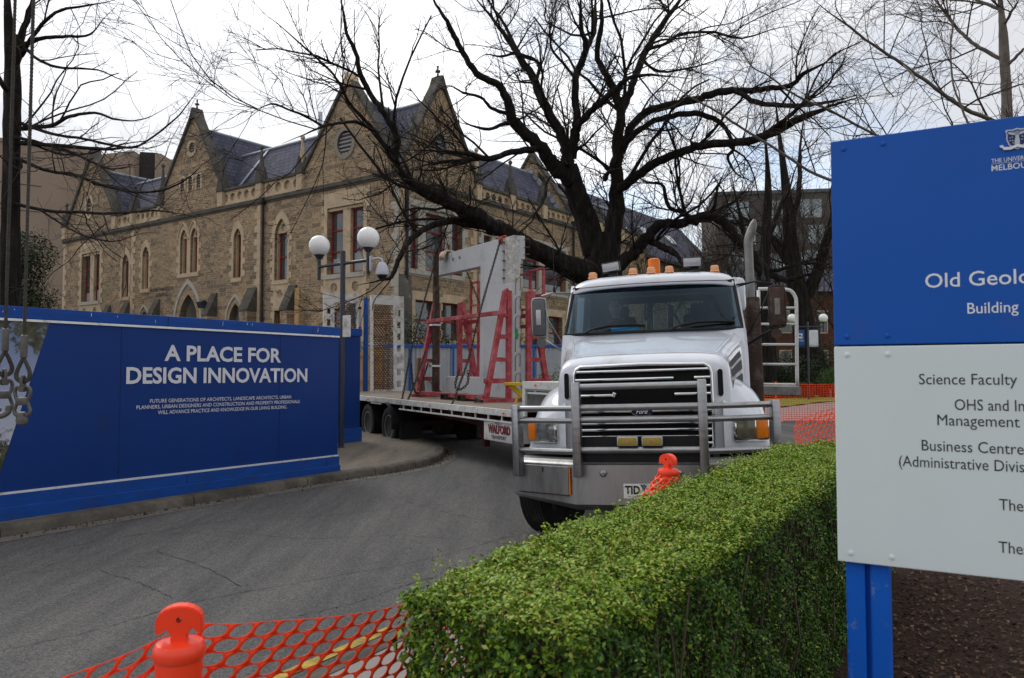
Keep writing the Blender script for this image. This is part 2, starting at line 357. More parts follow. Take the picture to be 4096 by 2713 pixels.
M['blue_steel'] = pmat('blue_steel_paint', (.02, .10, .42), .5, var=.15, vs=4, dirt=((.05, .07, .15), .2, 4))
M['teal_steel'] = pmat('teal_steel_paint', (.012, .085, .14), .5, var=.12)
M['corr'] = pmat('corrugated_zinc', (.40, .425, .44), .5, .35, var=.06, vs=2)
M['orange'] = pmat('orange_plastic', (.95, .058, .016), .35, var=.06, vs=7, spec=.5)
M['mesh_orange'] = pmat('orange_mesh', (.90, .055, .012), .45, var=.1, vs=9); bsdf(M['mesh_orange']).inputs['Subsurface Weight'].default_value = 0
M['mesh_pale'] = pmat('sun_bleached_orange_mesh', (.95, .11, .045), .4, var=.15, vs=9)
M['sign_blue'] = pmat('sign_blue', (.005, .092, .44), .38, var=.04, vs=2, dirt=((.03, .08, .36), .1, 5))
M['sign_white'] = pmat('sign_white', (.70, .77, .78), .42, var=.02, vs=3)
M['post_blue'] = pmat('post_blue', (.008, .12, .60), .35, var=.05, dirt=((.25, .3, .45), .05, 14))
M['white_letter'] = pmat('vinyl_white', (.78, .80, .82), .5, var=.02)
M['crest_grey'] = pmat('crest_grey', (.50, .55, .62), .5, var=.05)
M['globe'] = pmat('opal_globe', (.80, .80, .79), .15, var=.02, coat=.5)
M['lamp_grey'] = pmat('lamp_post_grey', (.028, .033, .045), .4, var=.1, vs=5, coat=.2)
M['cctv'] = pmat('camera_grey', (.42, .44, .48), .35, .2, var=.05)
M['galv'] = pmat('galvanised', (.12, .118, .112), .5, .45, var=.25, vs=30)
M['cable'] = pmat('wire_rope', (.06, .056, .05), .6, .3, var=.3, vs=60)
M['slate'] = None
M['sand_pale'] = pmat('dressed_sandstone', (.47, .365, .245), .85, var=.18, vs=1.6, bump=.15, bs=12, dirt=((.19, .155, .115), .2, 1.3))
M['sand_grey'] = pmat('grey_dressed_stone', (.40, .37, .32), .85, var=.14, vs=1.6, bump=.15, bs=12, dirt=((.18, .17, .15), .3, 1.6))
M['sand_mid'] = pmat('weathered_grey_stone', (.25, .222, .175), .85, var=.2, vs=1.6, bump=.15, bs=12, dirt=((.13, .12, .10), .4, 1.6))
M['sand_dark'] = pmat('blackened_stone', (.085, .078, .066), .9, var=.35, vs=1.8, bump=.2, bs=12, dirt=((.24, .20, .13), .15, 2.5))
M['lead'] = pmat('roof_lead', (.28, .31, .36), .5, .2, var=.15)
M['win_red'] = pmat('red_window_paint', (.20, .022, .018), .5, var=.12)
M['win_glass'] = glassy('dark_window_glass', (.05, .056, .062))
M['blind'] = pmat('pale_blind', (.28, .29, .30), .7, var=.08)
M['pipe'] = pmat('cast_iron_pipe', (.03, .026, .024), .6, var=.2)
M['louvre'] = pmat('louvre_slats', (.30, .28, .25), .8, var=.2)
M['bark'] = pmat('elm_bark', (.016, .0135, .012), .95, var=.6, vs=3.5, stretch=(2.5, 2.5, .45), bump=1.0, bs=7, spec=.08, dirt=((.055, .05, .045), .35, 2.2))
M['twig'] = pmat('twigs', (.020, .016, .014), .9, var=.3, vs=5, spec=.05)
M['bark_pale'] = pmat('pale_bark', (.15, .13, .11), .9, var=.3, vs=6, stretch=(2, 2, .8), bump=.3, bs=25)
M['twig_brown'] = pmat('brown_twigs', (.05, .038, .032), .9, var=.3, vs=5)
M['leaf_dark'] = pmat('evergreen_leaf', (.02, .035, .012), .6, tint=[(0, (.010, .018, .008)), (.6, (.022, .040, .014)), (1, (.045, .065, .022))])
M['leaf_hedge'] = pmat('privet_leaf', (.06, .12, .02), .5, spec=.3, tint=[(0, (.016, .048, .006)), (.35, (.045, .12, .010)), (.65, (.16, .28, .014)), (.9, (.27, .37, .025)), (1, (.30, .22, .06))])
M['hedge_far'] = pmat('clipped_leaf', (.05, .09, .02), .6, tint=[(0, (.02, .045, .012)), (.6, (.045, .095, .02)), (1, (.09, .15, .03))])
M['stem'] = pmat('hedge_stem', (.11, .085, .055), .9, var=.3)
# ------------------------------------------------------------------ ground, road, pavement
def zg(y): return .012 * (min(max(y, 8), 40) - 8)
def asphalt(name, base, light, crack=.5):
    m = bpy.data.materials.new(name); m.use_nodes = True; t = m.node_tree; b = t.nodes['Principled BSDF']; b.inputs['Roughness'].default_value = .88; b.inputs['Specular IOR Level'].default_value = .18
    tcn = N(t, 'ShaderNodeTexCoord'); P = tcn.outputs['Object']
    rot = N(t, 'ShaderNodeMapping'); rot.inputs['Rotation'].default_value = (0, 0, R(33)); rot.inputs['Scale'].default_value = (1.1, .13, 1); t.links.new(P, rot.inputs['Vector'])
    big = N(t, 'ShaderNodeTexNoise', Scale=1.1, Detail=10.0, Roughness=.74); t.links.new(rot.outputs[0], big.inputs['Vector'])
    r1 = N(t, 'ShaderNodeValToRGB'); e = r1.color_ramp.elements; e[0].position = .34; e[0].color = (*base, 1); e[1].position = .72; e[1].color = (*light, 1); t.links.new(big.outputs['Fac'], r1.inputs['Fac'])
    ag = N(t, 'ShaderNodeTexVoronoi', Scale=95.0); t.links.new(P, ag.inputs['Vector'])
    r2 = N(t, 'ShaderNodeValToRGB'); e = r2.color_ramp.elements; e[0].position = 0; e[0].color = (.62, .62, .62, 1); e[1].position = 1; e[1].color = (1.4, 1.39, 1.37, 1)
    sepc = N(t, 'ShaderNodeSeparateColor'); t.links.new(ag.outputs['Color'], sepc.inputs[0]); t.links.new(sepc.outputs[0], r2.inputs['Fac'])
    m1 = N(t, 'ShaderNodeMix', data_type='RGBA', blend_type='MULTIPLY'); m1.inputs['Factor'].default_value = 1; t.links.new(r1.outputs[0], m1.inputs['A']); t.links.new(r2.outputs[0], m1.inputs['B'])
    # cracks: edges of a large warped cell pattern, broken up by noise
    wn = N(t, 'ShaderNodeTexNoise', Scale=1.6, Detail=5.0, Roughness=.7); t.links.new(P, wn.inputs['Vector'])
    wa = N(t, 'ShaderNodeVectorMath', operation='MULTIPLY_ADD'); wa.inputs[1].default_value = (.55, .55, 0); t.links.new(wn.outputs['Color'], wa.inputs[0]); t.links.new(P, wa.inputs[2])
    fl = N(t, 'ShaderNodeMapping'); fl.inputs['Rotation'].default_value = (0, 0, R(33)); fl.inputs['Scale'].default_value = (.42, .2, 0); t.links.new(wa.outputs[0], fl.inputs['Vector'])
    vo = N(t, 'ShaderNodeTexVoronoi', feature='DISTANCE_TO_EDGE', Scale=1.0); t.links.new(fl.outputs[0], vo.inputs['Vector'])
    lt = N(t, 'ShaderNodeMapRange'); lt.inputs['From Min'].default_value = .0015; lt.inputs['From Max'].default_value = .006; lt.inputs['To Min'].default_value = 1; lt.inputs['To Max'].default_value = 0; t.links.new(vo.outputs['Distance'], lt.inputs['Value'])
    bk = N(t, 'ShaderNodeTexNoise', Scale=.8, Detail=2.0); t.links.new(P, bk.inputs['Vector'])
    bm_ = N(t, 'ShaderNodeMapRange'); bm_.inputs['From Min'].default_value = .45; bm_.inputs['From Max'].default_value = .55; bm_.inputs['To Max'].default_value = crack; t.links.new(bk.outputs['Fac'], bm_.inputs['Value'])
    cm = N(t, 'ShaderNodeMath', operation='MULTIPLY'); t.links.new(lt.outputs[0], cm.inputs[0]); t.links.new(bm_.outputs[0], cm.inputs[1])
    m2 = N(t, 'ShaderNodeMix', data_type='RGBA'); m2.inputs['B'].default_value = (.012, .012, .012, 1); t.links.new(cm.outputs[0], m2.inputs['Factor']); t.links.new(m1.outputs['Result'], m2.inputs['A'])
    t.links.new(m2.outputs['Result'], b.inputs['Base Color'])
    bp = N(t, 'ShaderNodeBump'); bp.inputs['Strength'].default_value = .5; bp.inputs['Distance'].default_value = .006; t.links.new(ag.outputs['Distance'], bp.inputs['Height']); t.links.new(bp.outputs[0], b.inputs['Normal'])
    return m
M['asphalt'] = asphalt('road_asphalt', (.060, .061, .065), (.150, .143, .134), .25)
M['pave'] = asphalt('pavement_asphalt', (.080, .074, .066), (.24, .20, .155), .4)
M['kerb'] = pmat('kerb_concrete', (.115, .104, .088), .9, var=.4, vs=2.6, bump=.35, bs=30, spec=.1, dirt=((.042, .039, .035), .75, 2.2))
M['gutter'] = pmat('gutter_concrete', (.15, .138, .122), .9, var=.35, vs=3, spec=.1, bump=.2, bs=40, dirt=((.07, .065, .06), .4, 3))
M['earth'] = pmat('bare_earth', (.07, .055, .042), .95, var=.4, vs=2.5, bump=.5, bs=20)
M['mulch'] = pmat('bark_mulch', (.032, .017, .011), .95, var=.6, vs=30, bump=1, bs=45)
M['chip'] = pmat('bark_chip', (.07, .04, .026), .9, tint=[(0, (.020, .012, .009)), (.6, (.06, .034, .022)), (1, (.17, .11, .07))])
M['grass'] = pmat('lawn_grass', (.13, .20, .03), .9, var=.5, vs=8, bump=.5, bs=60)
M['path'] = pmat('pale_path', (.24, .225, .21), .85, var=.12, vs=1.5)
M['yellow_line'] = pmat('worn_yellow_line', (.50, .36, .04), .8, var=.25, vs=6, dirt=((.09, .088, .082), 1.0, 11))
def sheet(name, x0, x1, ys, dz, mt):
    b = MB(); b.grid([[(x0, y, zg(y) + dz), (x1, y, zg(y) + dz)] for y in ys]); o = b.build(name, mt); return tag(o, kind='structure')
sheet('ground', -900, 900, (-300, 8, 40, 1500), -.05, M['earth'])
sheet('road', -60, 60, (-6, 8, 40, 62), 0, M['asphalt'])
def smooth_path(pts, n=6):
    P = [Vector(p) for p in pts]; P = [P[0] * 2 - P[1]] + P + [P[-1] * 2 - P[-2]]; o = []
    for i in range(1, len(P) - 2):
        for j in range(n):
            t = j / n; a, b, c, d = P[i - 1:i + 3]
            o.append(.5 * (2 * b + (c - a) * t + (2 * a - 5 * b + 4 * c - d) * t * t + (3 * b - a - 3 * c + d) * t ** 3))
    return o + [P[-2]]
def flat_poly(name, pts, dz, mt, ys=(8, 40)):
    """ground patch following the slope, cut where the slope changes"""
    bm = bmesh.new(); vs = [bm.verts.new((p[0], p[1], 0)) for p in pts]; f = bm.faces.new(vs)
    bmesh.ops.triangulate(bm, faces=[f])
    for y in ys: bmesh.ops.bisect_plane(bm, geom=bm.verts[:] + bm.edges[:] + bm.faces[:], plane_co=(0, y, 0), plane_no=(0, 1, 0))
    for v in bm.verts: v.co.z = zg(v.co.y) + dz
    bmesh.ops.recalc_face_normals(bm, faces=bm.faces)
    me = bpy.data.meshes.new(name); bm.to_mesh(me); bm.free()
    return tag(link(name, me, mt), kind='structure')
def kerb_run(name, pts, w, h, mt, side=1):
    """kerb with a rounded nose; pts is the road-side edge; side is where the pavement lies"""
    rows = []
    for i, p in enumerate(pts):
        t = (pts[min(i + 1, len(pts) - 1)] - pts[max(i - 1, 0)]); t = Vector((t.x, t.y)).normalized(); nrm = Vector((-t.y, t.x)) * side
        z = zg(p.y); rows.append([(p.x + nrm.x * a, p.y + nrm.y * a, z + c) for a, c in ((0, -.03), (.012, h * .7), (.035, h * .93), (.06, h), (w, h + .003), (w, -.03))])
    b = MB(); b.grid(rows); return tag(b.build(name, mt, smooth=True), kind='structure')
KERB = smooth_path([(-10.4, .3), (-7.6, 4.64), (-5.29, 8.22), (-3.84, 10.47), (-2.66, 12.25), (-1.85, 13.33), (-1.40, 14.4), (-1.32, 15.74), (-1.55, 16.87), (-2.27, 18.58), (-3.46, 20.17), (-5.4, 21.9), (-9, 24.2)])
kerb_run('kerb', KERB, .20, .125, M['kerb'], 1)
def offset(pts, d):
    o = []
    for i, p in enumerate(pts):
        t = (pts[min(i + 1, len(pts) - 1)] - pts[max(i - 1, 0)]); t = Vector((t.x, t.y)).normalized(); o.append(Vector((p.x - t.y * d, p.y + t.x * d)))
    return o
KI = offset(KERB, .19)
flat_poly('pavement', [(p.x, p.y) for p in KI] + [(-30, 24.5), (-30, .3)], .122, M['pave'])
g0, g1 = offset(KERB, .01), offset(KERB, -.22); b = MB()
b.grid([[(p.x, p.y, zg(p.y) + .008), (q.x, q.y, zg(q.y) + .004)] for p, q in zip(g0, g1)]); tag(b.build('gutter', M['gutter']), kind='structure')
b = MB()
for i in range(2, len(KERB) - 1, 5):
    p, q = KERB[i], KI[i]; z = zg(p.y); n_ = Vector((q.x - p.x, q.y - p.y, 0)).normalized(); t_ = Vector((-n_.y, n_.x, 0)) * .006
    rr_ = [(-.004, -.01), (.008, .089), (.033, .119), (.058, .1285), (.198, .1315)]; b.grid([[Vector((p.x, p.y, z + c)) + n_ * a - t_ for a, c in rr_], [Vector((p.x, p.y, z + c)) + n_ * a + t_ for a, c in rr_]])
tag(b.build('kerb_joints', pmat('kerb_joint', (.03, .028, .025), .9)), kind='structure')
n = 1500; pk = rng.integers(2, len(KERB) - 2, n); fr_ = rng.random(n); dd = -.02 - np.abs(rng.normal(0, .09, n)); kp = np.array([(p.x, p.y) for p in KERB]); base = kp[pk] * (1 - fr_[:, None]) + kp[pk + 1] * fr_[:, None]; tn = kp[pk + 1] - kp[pk]; tn /= np.linalg.norm(tn, axis=1)[:, None]
cc = base + np.stack([-tn[:, 1], tn[:, 0]], 1) * dd[:, None]; zz = .012 * (np.clip(cc[:, 1], 8, 40) - 8) + .012 + rng.uniform(0, .012, n)
V, F, _ = leaves(np.column_stack([cc, zz]), np.tile([0, 0, 1.0], (n, 1)), .035, None, .5, .5); tag(mesh_np('gutter_litter', V, F, M['chip'], tint=rng.random(n)), 'dry leaf litter gathered along the kerb', 'leaf litter', kind='stuff')
SEAMS = [[(-3.15, 4.92), (-2.8, 5.27), (-2.43, 5.87), (-2.2, 6.12), (-1.53, 6.67), (-0.73, 7.37), (-0.02, 8.34)],
         [(-3.57, 6.89), (-2.98, 6.44), (-2.56, 6.04)],
         [(-3.42, 7.64), (-2.73, 7.04), (-2.17, 6.38)],
         [(-4.55, 7.46), (-4.17, 8.13), (-3.64, 8.76), (-2.85, 9.61)],
         [(-3.12, 9.19), (-2.18, 9.47), (-1.53, 9.92), (0.04, 10.58)],
         [(-1.5, 5.61), (-1.17, 5.93), (-0.95, 6.28), (-0.63, 6.74)],
         [(-1.38, 10.41), (-0.64, 9.47), (-0.02, 8.86)],
         [(-4.01, 8.34), (-3.08, 8.52), (-2.16, 8.21), (-1.15, 8.34), (0.03, 7.96)],]
b = MB()
for l in SEAMS:
    q = smooth_path([(x, y, 0) for x, y in l], 14); g0 = []
    for i, p in enumerate(q):
        t_ = (q[min(i + 1, len(q) - 1)] - q[max(i - 1, 0)]).normalized(); j = rnd.uniform(-.012, .012); w_ = rnd.uniform(.0006, .0045); n_ = Vector((-t_.y, t_.x, 0)); z = zg(p.y) + .004
        g0.append([(p.x + n_.x * (j - w_), p.y + n_.y * (j - w_), z), (p.x + n_.x * (j + w_), p.y + n_.y * (j + w_), z)])
    b.grid(g0)
tag(b.build('road_seams', pmat('crack_filler', (.03, .03, .03), .9, var=.4)), kind='structure')
n = 70; lx = rng.uniform(-3.6, .4, n); ly = rng.uniform(5.2, 12, n); V, F, _ = leaves(np.column_stack([lx, ly, .012 * np.maximum(ly - 8, 0) + .007]), np.tile([0, 0, 1.0], (n, 1)), .022, None, .25, .6)
tag(mesh_np('road_litter', V, F, M['chip'], tint=rng.random(n)), 'scattered dry leaf scraps on the asphalt', 'leaf litter', kind='stuff')
# near side: kerb, yellow line, path and mulched bed
NK = smooth_path([(-3.6, .1), (-2.2, 2.50), (-.60, 5.22), (-.30, 5.72), (.10, 6.2), (.7, 6.48), (1.6, 6.62), (2.75, 7.2), (4.6, 9.6)])
kerb_run('near_kerb', NK, .16, .10, M['kerb'], -1)
NI = offset(NK, -.15)
flat_poly('footpath', [(p.x, p.y) for p in NI] + [(5.4, 9.6), (.9, 1.6), (-.6, -.6), (-3.2, -.6)], .098, M['path'])
flat_poly('mulch_bed', [(.0, 1.6), (5.0, 9.8), (30, 12), (30, -4), (-.8, -4), (-.8, .6)], .112, M['mulch'])
y0 = offset(NK[:13], .20); y1 = offset(NK[:13], .285); b = MB()
b.grid([[(p.x, p.y, zg(p.y) + .005), (q.x, q.y, zg(q.y) + .005)] for p, q in zip(y0, y1)]); tag(b.build('yellow_line', M['yellow_line']), kind='structure')
flat_poly('lawn', [(3, 33), (11.3, 33.0), (14, 36.5), (18, 40.5), (24, 46), (60, 75), (60, 110), (3, 110)], .05, M['grass'])
flat_poly('park_path', [(5.5, 25.2), (40, 25.2), (60, 60), (24, 46), (18, 40.5), (14, 36.5), (11.3, 33.0), (3, 33)], .006, M['path'])
# bark chips on the bed under the sign
n = 60000; cx = .2 + 6 * rng.random(n) ** 1.3; cy = .4 + 8.5 * rng.random(n) ** 1.3; ok = (cx - .134) - .64 * (cy - 1.71) > .04; cx, cy = cx[ok], cy[ok]; n = len(cx)
a = rng.uniform(0, 6.28, n); L = rng.uniform(.012, .045, n); Wd = rng.uniform(.004, .012, n); tl = rng.uniform(-.5, .5, n)
c = np.stack([cx, cy, np.full(n, .118) + rng.uniform(0, .018, n)], 1); t_ = np.stack([np.cos(a), np.sin(a), tl], 1) * L[:, None] / 2; s_ = np.stack([-np.sin(a), np.cos(a), rng.uniform(-.6, .6, n)], 1) * Wd[:, None]
V = np.stack([c - t_, c + s_, c + t_, c - s_], 1).reshape(-1, 3); F = np.arange(4 * n).reshape(-1, 4)
tag(mesh_np('bark_chips', V, F, M['chip'], tint=rng.random(n)), 'loose brown bark chips scattered over the garden bed', 'bark mulch', kind='stuff')

# ------------------------------------------------------------------ construction hoardings
M['print'] = m = bpy.data.materials.new('printed_photograph'); m.use_nodes = True; t = m.node_tree; bb = t.nodes['Principled BSDF']; bb.inputs['Roughness'].default_value = .45
tcn = N(t, 'ShaderNodeTexCoord'); sp = N(t, 'ShaderNodeSeparateXYZ'); t.links.new(tcn.outputs['Object'], sp.inputs[0])
skr = N(t, 'ShaderNodeValToRGB'); e = skr.color_ramp.elements; e[0].position = 0; e[0].color = (.42, .45, .54, 1); e[1].position = 1; e[1].color = (.13, .19, .36, 1)
mz = N(t, 'ShaderNodeMapRange'); mz.inputs['From Min'].default_value = 1.0; mz.inputs['From Max'].default_value = 2.1; t.links.new(sp.outputs[2], mz.inputs['Value']); t.links.new(mz.outputs[0], skr.inputs['Fac'])
fo = N(t, 'ShaderNodeTexNoise', Scale=3.4, Detail=10.0, Roughness=.75); t.links.new(tcn.outputs['Object'], fo.inputs['Vector'])
edge = N(t, 'ShaderNodeMapRange'); edge.inputs['From Min'].default_value = .7; edge.inputs['From Max'].default_value = 1.25; edge.inputs['To Min'].default_value = .26; edge.inputs['To Max'].default_value = 0; t.links.new(sp.outputs[2], edge.inputs['Value'])
edg2 = N(t, 'ShaderNodeMapRange'); edg2.inputs['From Min'].default_value = 1.7; edg2.inputs['From Max'].default_value = 2.25; edg2.inputs['To Max'].default_value = .2; t.links.new(sp.outputs[2], edg2.inputs['Value'])
s1 = N(t, 'ShaderNodeMath', operation='ADD'); t.links.new(fo.outputs['Fac'], s1.inputs[0]); t.links.new(edge.outputs[0], s1.inputs[1])
s2 = N(t, 'ShaderNodeMath', operation='ADD'); t.links.new(s1.outputs[0], s2.inputs[0]); t.links.new(edg2.outputs[0], s2.inputs[1])
gtn = N(t, 'ShaderNodeMapRange'); gtn.inputs['From Min'].default_value = .60; gtn.inputs['From Max'].default_value = .66; t.links.new(s2.outputs[0], gtn.inputs['Value'])
lf = N(t, 'ShaderNodeTexNoise', Scale=14.0, Detail=6.0); t.links.new(tcn.outputs['Object'], lf.inputs['Vector'])
lr = N(t, 'ShaderNodeValToRGB'); e = lr.color_ramp.elements; e[0].position = .35; e[0].color = (.008, .012, .008, 1); e[1].position = .7; e[1].color = (.09, .085, .02, 1); t.links.new(lf.outputs['Fac'], lr.inputs['Fac'])
mx = N(t, 'ShaderNodeMix', data_type='RGBA'); t.links.new(gtn.outputs[0], mx.inputs['Factor']); t.links.new(skr.outputs[0], mx.inputs['A']); t.links.new(lr.outputs[0], mx.inputs['B']); t.links.new(mx.outputs['Result'], bb.inputs['Base Color'])

# main hoarding: local x runs from its free end (x = 0) towards the camera's left (negative x), front is -y
HA = math.atan2(4.04, 2.75)
hd = thing('site_hoarding', 'long navy blue hoarding along the kerb with white slogan lettering', 'hoarding', (-2.75, 12.5, 0), HA)
def hz(x): return .122                                       # its foot stands level
L_ = 8.6
b = MB(); b.box((-L_ / 2, .05, 1.345), (L_, .09, 1.87)); b.build('panel', M['hoard_navy'], hd, bevel=.004)
b = MB(); b.box((-L_ / 2, .05, 2.375), (L_ + .03, .13, .125), 0); b.box((-L_ / 2 + .005, -.001, 2.31), (L_ + .02, .02, .02)); b.build('top_rail', M['hoard_blue'], hd, bevel=.004)
b = MB(); b.box((-L_ / 2, .045, .265), (L_ + .03, .13, .285)); b.box((-L_ / 2, -.028, .20), (L_ + .035, .03, .14)); b.build('kickboard', M['hoard_blue'], hd, bevel=.004)
for z in (2.292, .417):
    b = MB(); b.box((-L_ / 2, -.006, z), (L_, .022, .026))
    for i in range(14): b.lathe([(.008, 0), (.008, .004), (.004, .006)], (-.1 - i * .62, -.017, z), 8, Matrix.Rotation(R(90), 3, 'X'))
    b.build('trim_strip', M['trim_white'], hd)
b = MB(); b.prism([(-L_ + .02, 2.277), (-4.39, 2.277), (-4.92, .432), (-L_ + .02, .432)], lambda a, z, d: (a, -d, z), -.002, .003); b.build('printed_picture', M['print'], hd)
hl = lambda a, z, d: (a, -d, z)
b = MB()
for i in range(4):
    x = -1.15 - i * 2.4; b.box((x, .004, 1.35), (.003, .004, 1.84)); b.box((x + .6, -.0165, 2.375), (.004, .004, .124)); b.box((x + .9, -.0215, .30), (.004, .004, .2))
b.build('board_joints', M['ink'], hd)
b = MB()
for i in range(16): x = rnd.uniform(-6, -.2); b.box((x, -.0168, 2.375 + rnd.uniform(-.02, .03)), (rnd.uniform(.003, .006), .003, rnd.uniform(.015, .07)))
b.build('paint_scuffs', M['letter'], hd)
b = MB()
for i in range(26): x = rnd.uniform(-6, -.2); b.lathe([(.004, 0), (.004, .002)], (x, .004, rnd.uniform(.5, 2.2)), 6, Matrix.Rotation(R(90), 3, 'X'))
b.build('paint_specks', M['stripe'], hd)
def hl_text(s, u0, u1, z, cap, bold): lettering('slogan', s, M['letter'], hd, (-u1, z, .004), cap, u1 - u0, hl, bold)
hl_text('A PLACE FOR', 1.14, 2.985, 1.868, .205, .028); hl_text('DESIGN INNOVATION', .642, 3.483, 1.580, .205, .028)
hl_text('FUTURE GENERATIONS OF ARCHITECTS, LANDSCAPE ARCHITECTS, URBAN', .947, 3.169, 1.339, .046, 0.004)
hl_text('PLANNERS, URBAN DESIGNERS AND CONSTRUCTION AND PROPERTY PROFESSIONALS', .783, 3.345, 1.266, .046, 0.004)
hl_text('WILL ADVANCE PRACTICE AND KNOWLEDGE IN OUR LIVING BUILDING.', 1.02, 3.06, 1.193, .046, 0.004)
h2 = thing('site_hoarding', 'shorter plain blue hoarding set back behind the lamp post', 'hoarding', (-3.33, 17.3, zg(17.3) + .12), HA)
b = MB(); b.box((-2.6, .05, 1.25), (5.2, .09, 2.1)); b.box((-.05, 1.5, 1.25), (.09, 2.8, 2.1)); b.build('panel', M['hoard_navy'], h2, bevel=.004)
b = MB(); b.box((-2.6, .05, 2.38), (5.26, .14, .16)); b.box((-.04, 1.5, 2.38), (.14, 2.8, .158)); b.build('top_rail', M['hoard_blue'], h2, bevel=.004)
b = MB(); b.box((-2.6, .04, .15), (5.26, .15, .3)); b.box((-.04, 1.5, .15), (.15, 2.8, .298)); b.build('kickboard', M['hoard_blue'], h2, bevel=.004)

# ------------------------------------------------------------------ lamp posts with twin globes
def lamp(label, loc, rz, banners=False):
    lp = thing('street_lamp', label, 'street lamp', loc, rz, 'street lamps with twin white globes')
    b = MB(); b.lathe([(.075, 0), (.075, .02), (.055, .03), (.053, 3.98), (.05, 3.99), (.045, 4.0)], (0, 0, 0), 20); b.build('pole', M['lamp_grey'], lp, True)
    for s in (-1, 1):
        b = MB(); b.tube([(s * .03, 0, 3.74), (s * .77, 0, 3.74)], .034, 14)
        b.tube([(s * .77, 0, 3.46), (s * .77, 0, 3.93)], .038, 14); b.lathe([(.045, 3.90), (.10, 3.97), (.115, 3.99), (.10, 4.0)], (s * .77, 0, 0), 20); b.build('arm', M['lamp_grey'], lp, True)
        b = MB(); b.sphere((s * .77, 0, 4.18), .222, 32); g = b.build('globe', M['globe'], lp, 'all')
    return lp
l1 = lamp('near grey lamp post with two white globes beside the blue hoarding', (-3.455, 16, zg(16) + .12), R(-38.5))
b = MB(); b.rbox((.13, -.02, 2.45), (.30, .018, .44), .008); b.tube([(0, 0, 2.58), (0, .06, 2.58)], .06, 16); b.build('notice_plate', M['white_worn'], l1)
kx = l1.matrix_world if False else None
sc_ = thing('security_camera', 'silver dome security camera hanging from the lamp arm', 'security camera', (-3.455 + .79 * math.cos(R(-38.5)), 16 + .79 * math.sin(R(-38.5)), zg(16) + .12 + 3.60), R(-8))
b = MB(); b.rbox((.05, -.02, .06), (.03, .12, .30), .006); b.tube([(.06, -.02, .13), (.12, -.02, .16), (.20, -.02, .17), (.27, -.02, .15), (.285, -.02, .07)], .026, 10); b.build('bracket', M['cctv'], sc_, True)
b = MB(); b.lathe([(.03, .09), (.06, .08), (.10, .02), (.128, -.07), (.135, -.14), (.13, -.165), (.105, -.17)], (.285, -.02, 0), 24); b.build('housing', M['cctv'], sc_, True)
b = MB(); b.sphere((.285, -.02, -.165), .098, 20); b.build('dome', M['black'], sc_, 'all')

# ------------------------------------------------------------------ crane slings in front of the hoarding
def sling(label, loc, rz, hook):
    s = thing('crane_sling', label, 'crane sling', loc, rz, 'wire rope slings hanging from the crane')
    r = .0095
    # stranded rope: six strands wound round each other
    b = MB()
    for k in range(6):
        pts = []
        for i in range(0, 301):
            z = .165 + i * .02; th = 2 * math.pi * (k / 6 + z / .075); pts.append((.0058 * math.cos(th), .0058 * math.sin(th), z))
        b.tube(pts, .0046, 4)
    b.build('rope', M['cable'], s, 'all')
    b = MB(); b.lathe([(.010, .0), (.0165, .004), (.0175, .01), (.0175, .11), (.0165, .12), (.011, .124)], (0, 0, .075), 18); b.build('ferrule', M['galv'], s, True)
    eye = [(0, 0, .08), (-.016, 0, .05), (-.034, 0, .01), (-.040, 0, -.018), (-.030, 0, -.042), (0, 0, -.052), (.030, 0, -.042), (.040, 0, -.018), (.034, 0, .01), (.016, 0, .05), (0, 0, .08)]
    ep = smooth_path(eye, 5); b = MB(); b.tube(ep, .0088, 8); b.tube([Vector((p.x * .80, p.y, p.z * .86 + .001)) for p in ep], .007, 8); b.build('eye_loop', M['cable'], s, 'all')
    sh = [(-.0, -.014, -.075), (0, -.017, -.05), (0, -.012, -.028), (0, 0, -.02), (0, .012, -.028), (0, .017, -.05), (0, .014, -.075)]
    b = MB(); b.tube(smooth_path(sh, 4), .008, 8); b.lathe([(.017, -.02), (.017, .02)], (0, 0, -.088), 14, Matrix.Rotation(R(90), 3, 'X')); b.build('shackle', M['galv'], s, True)
    b = MB()
    for q in (-1, 1): b.tube(smooth_path([(0, 0, -.075), (q * .03, 0, -.08), (q * .041, 0, -.10), (q * .036, 0, -.13), (q * .027, 0, -.155), (q * .034, 0, -.18), (q * .042, 0, -.205), (q * .034, 0, -.225), (q * .012, 0, -.235)], 4), .0095, 8)
    b.rbox((0, 0, -.155), (.062, .03, .042), .006); b.build('swivel_link', M['galv'], s, True)
    b = MB()
    if hook:
        b.tube(smooth_path([(.028, 0, -.215), (.02, 0, -.25), (-.02, 0, -.268), (-.05, 0, -.25), (-.062, 0, -.215), (-.058, 0, -.19)], 5), [.016] * 20 + [.012] * 3 + [.008] * 3, 10); b.tube([(.03, 0, -.21), (.055, 0, -.235), (.07, .0, -.26)], [.014, .008, .003], 8)
    else:
        b.rbox((0, 0, -.235), (.036, .044, .05), .012); b.lathe([(.010, -.028), (.026, -.02), (.03, .0), (.026, .02), (.01, .028)], (0, 0, -.255), 16)
    b.build('hook', M['galv'], s, True); return s
sling('wire rope crane sling ending in a square swivel block', (-2.605, 4.2, 1.71), 0, False)
sling('wire rope crane sling ending in an open hook', (-2.705, 4.2, 1.745), R(57), True)

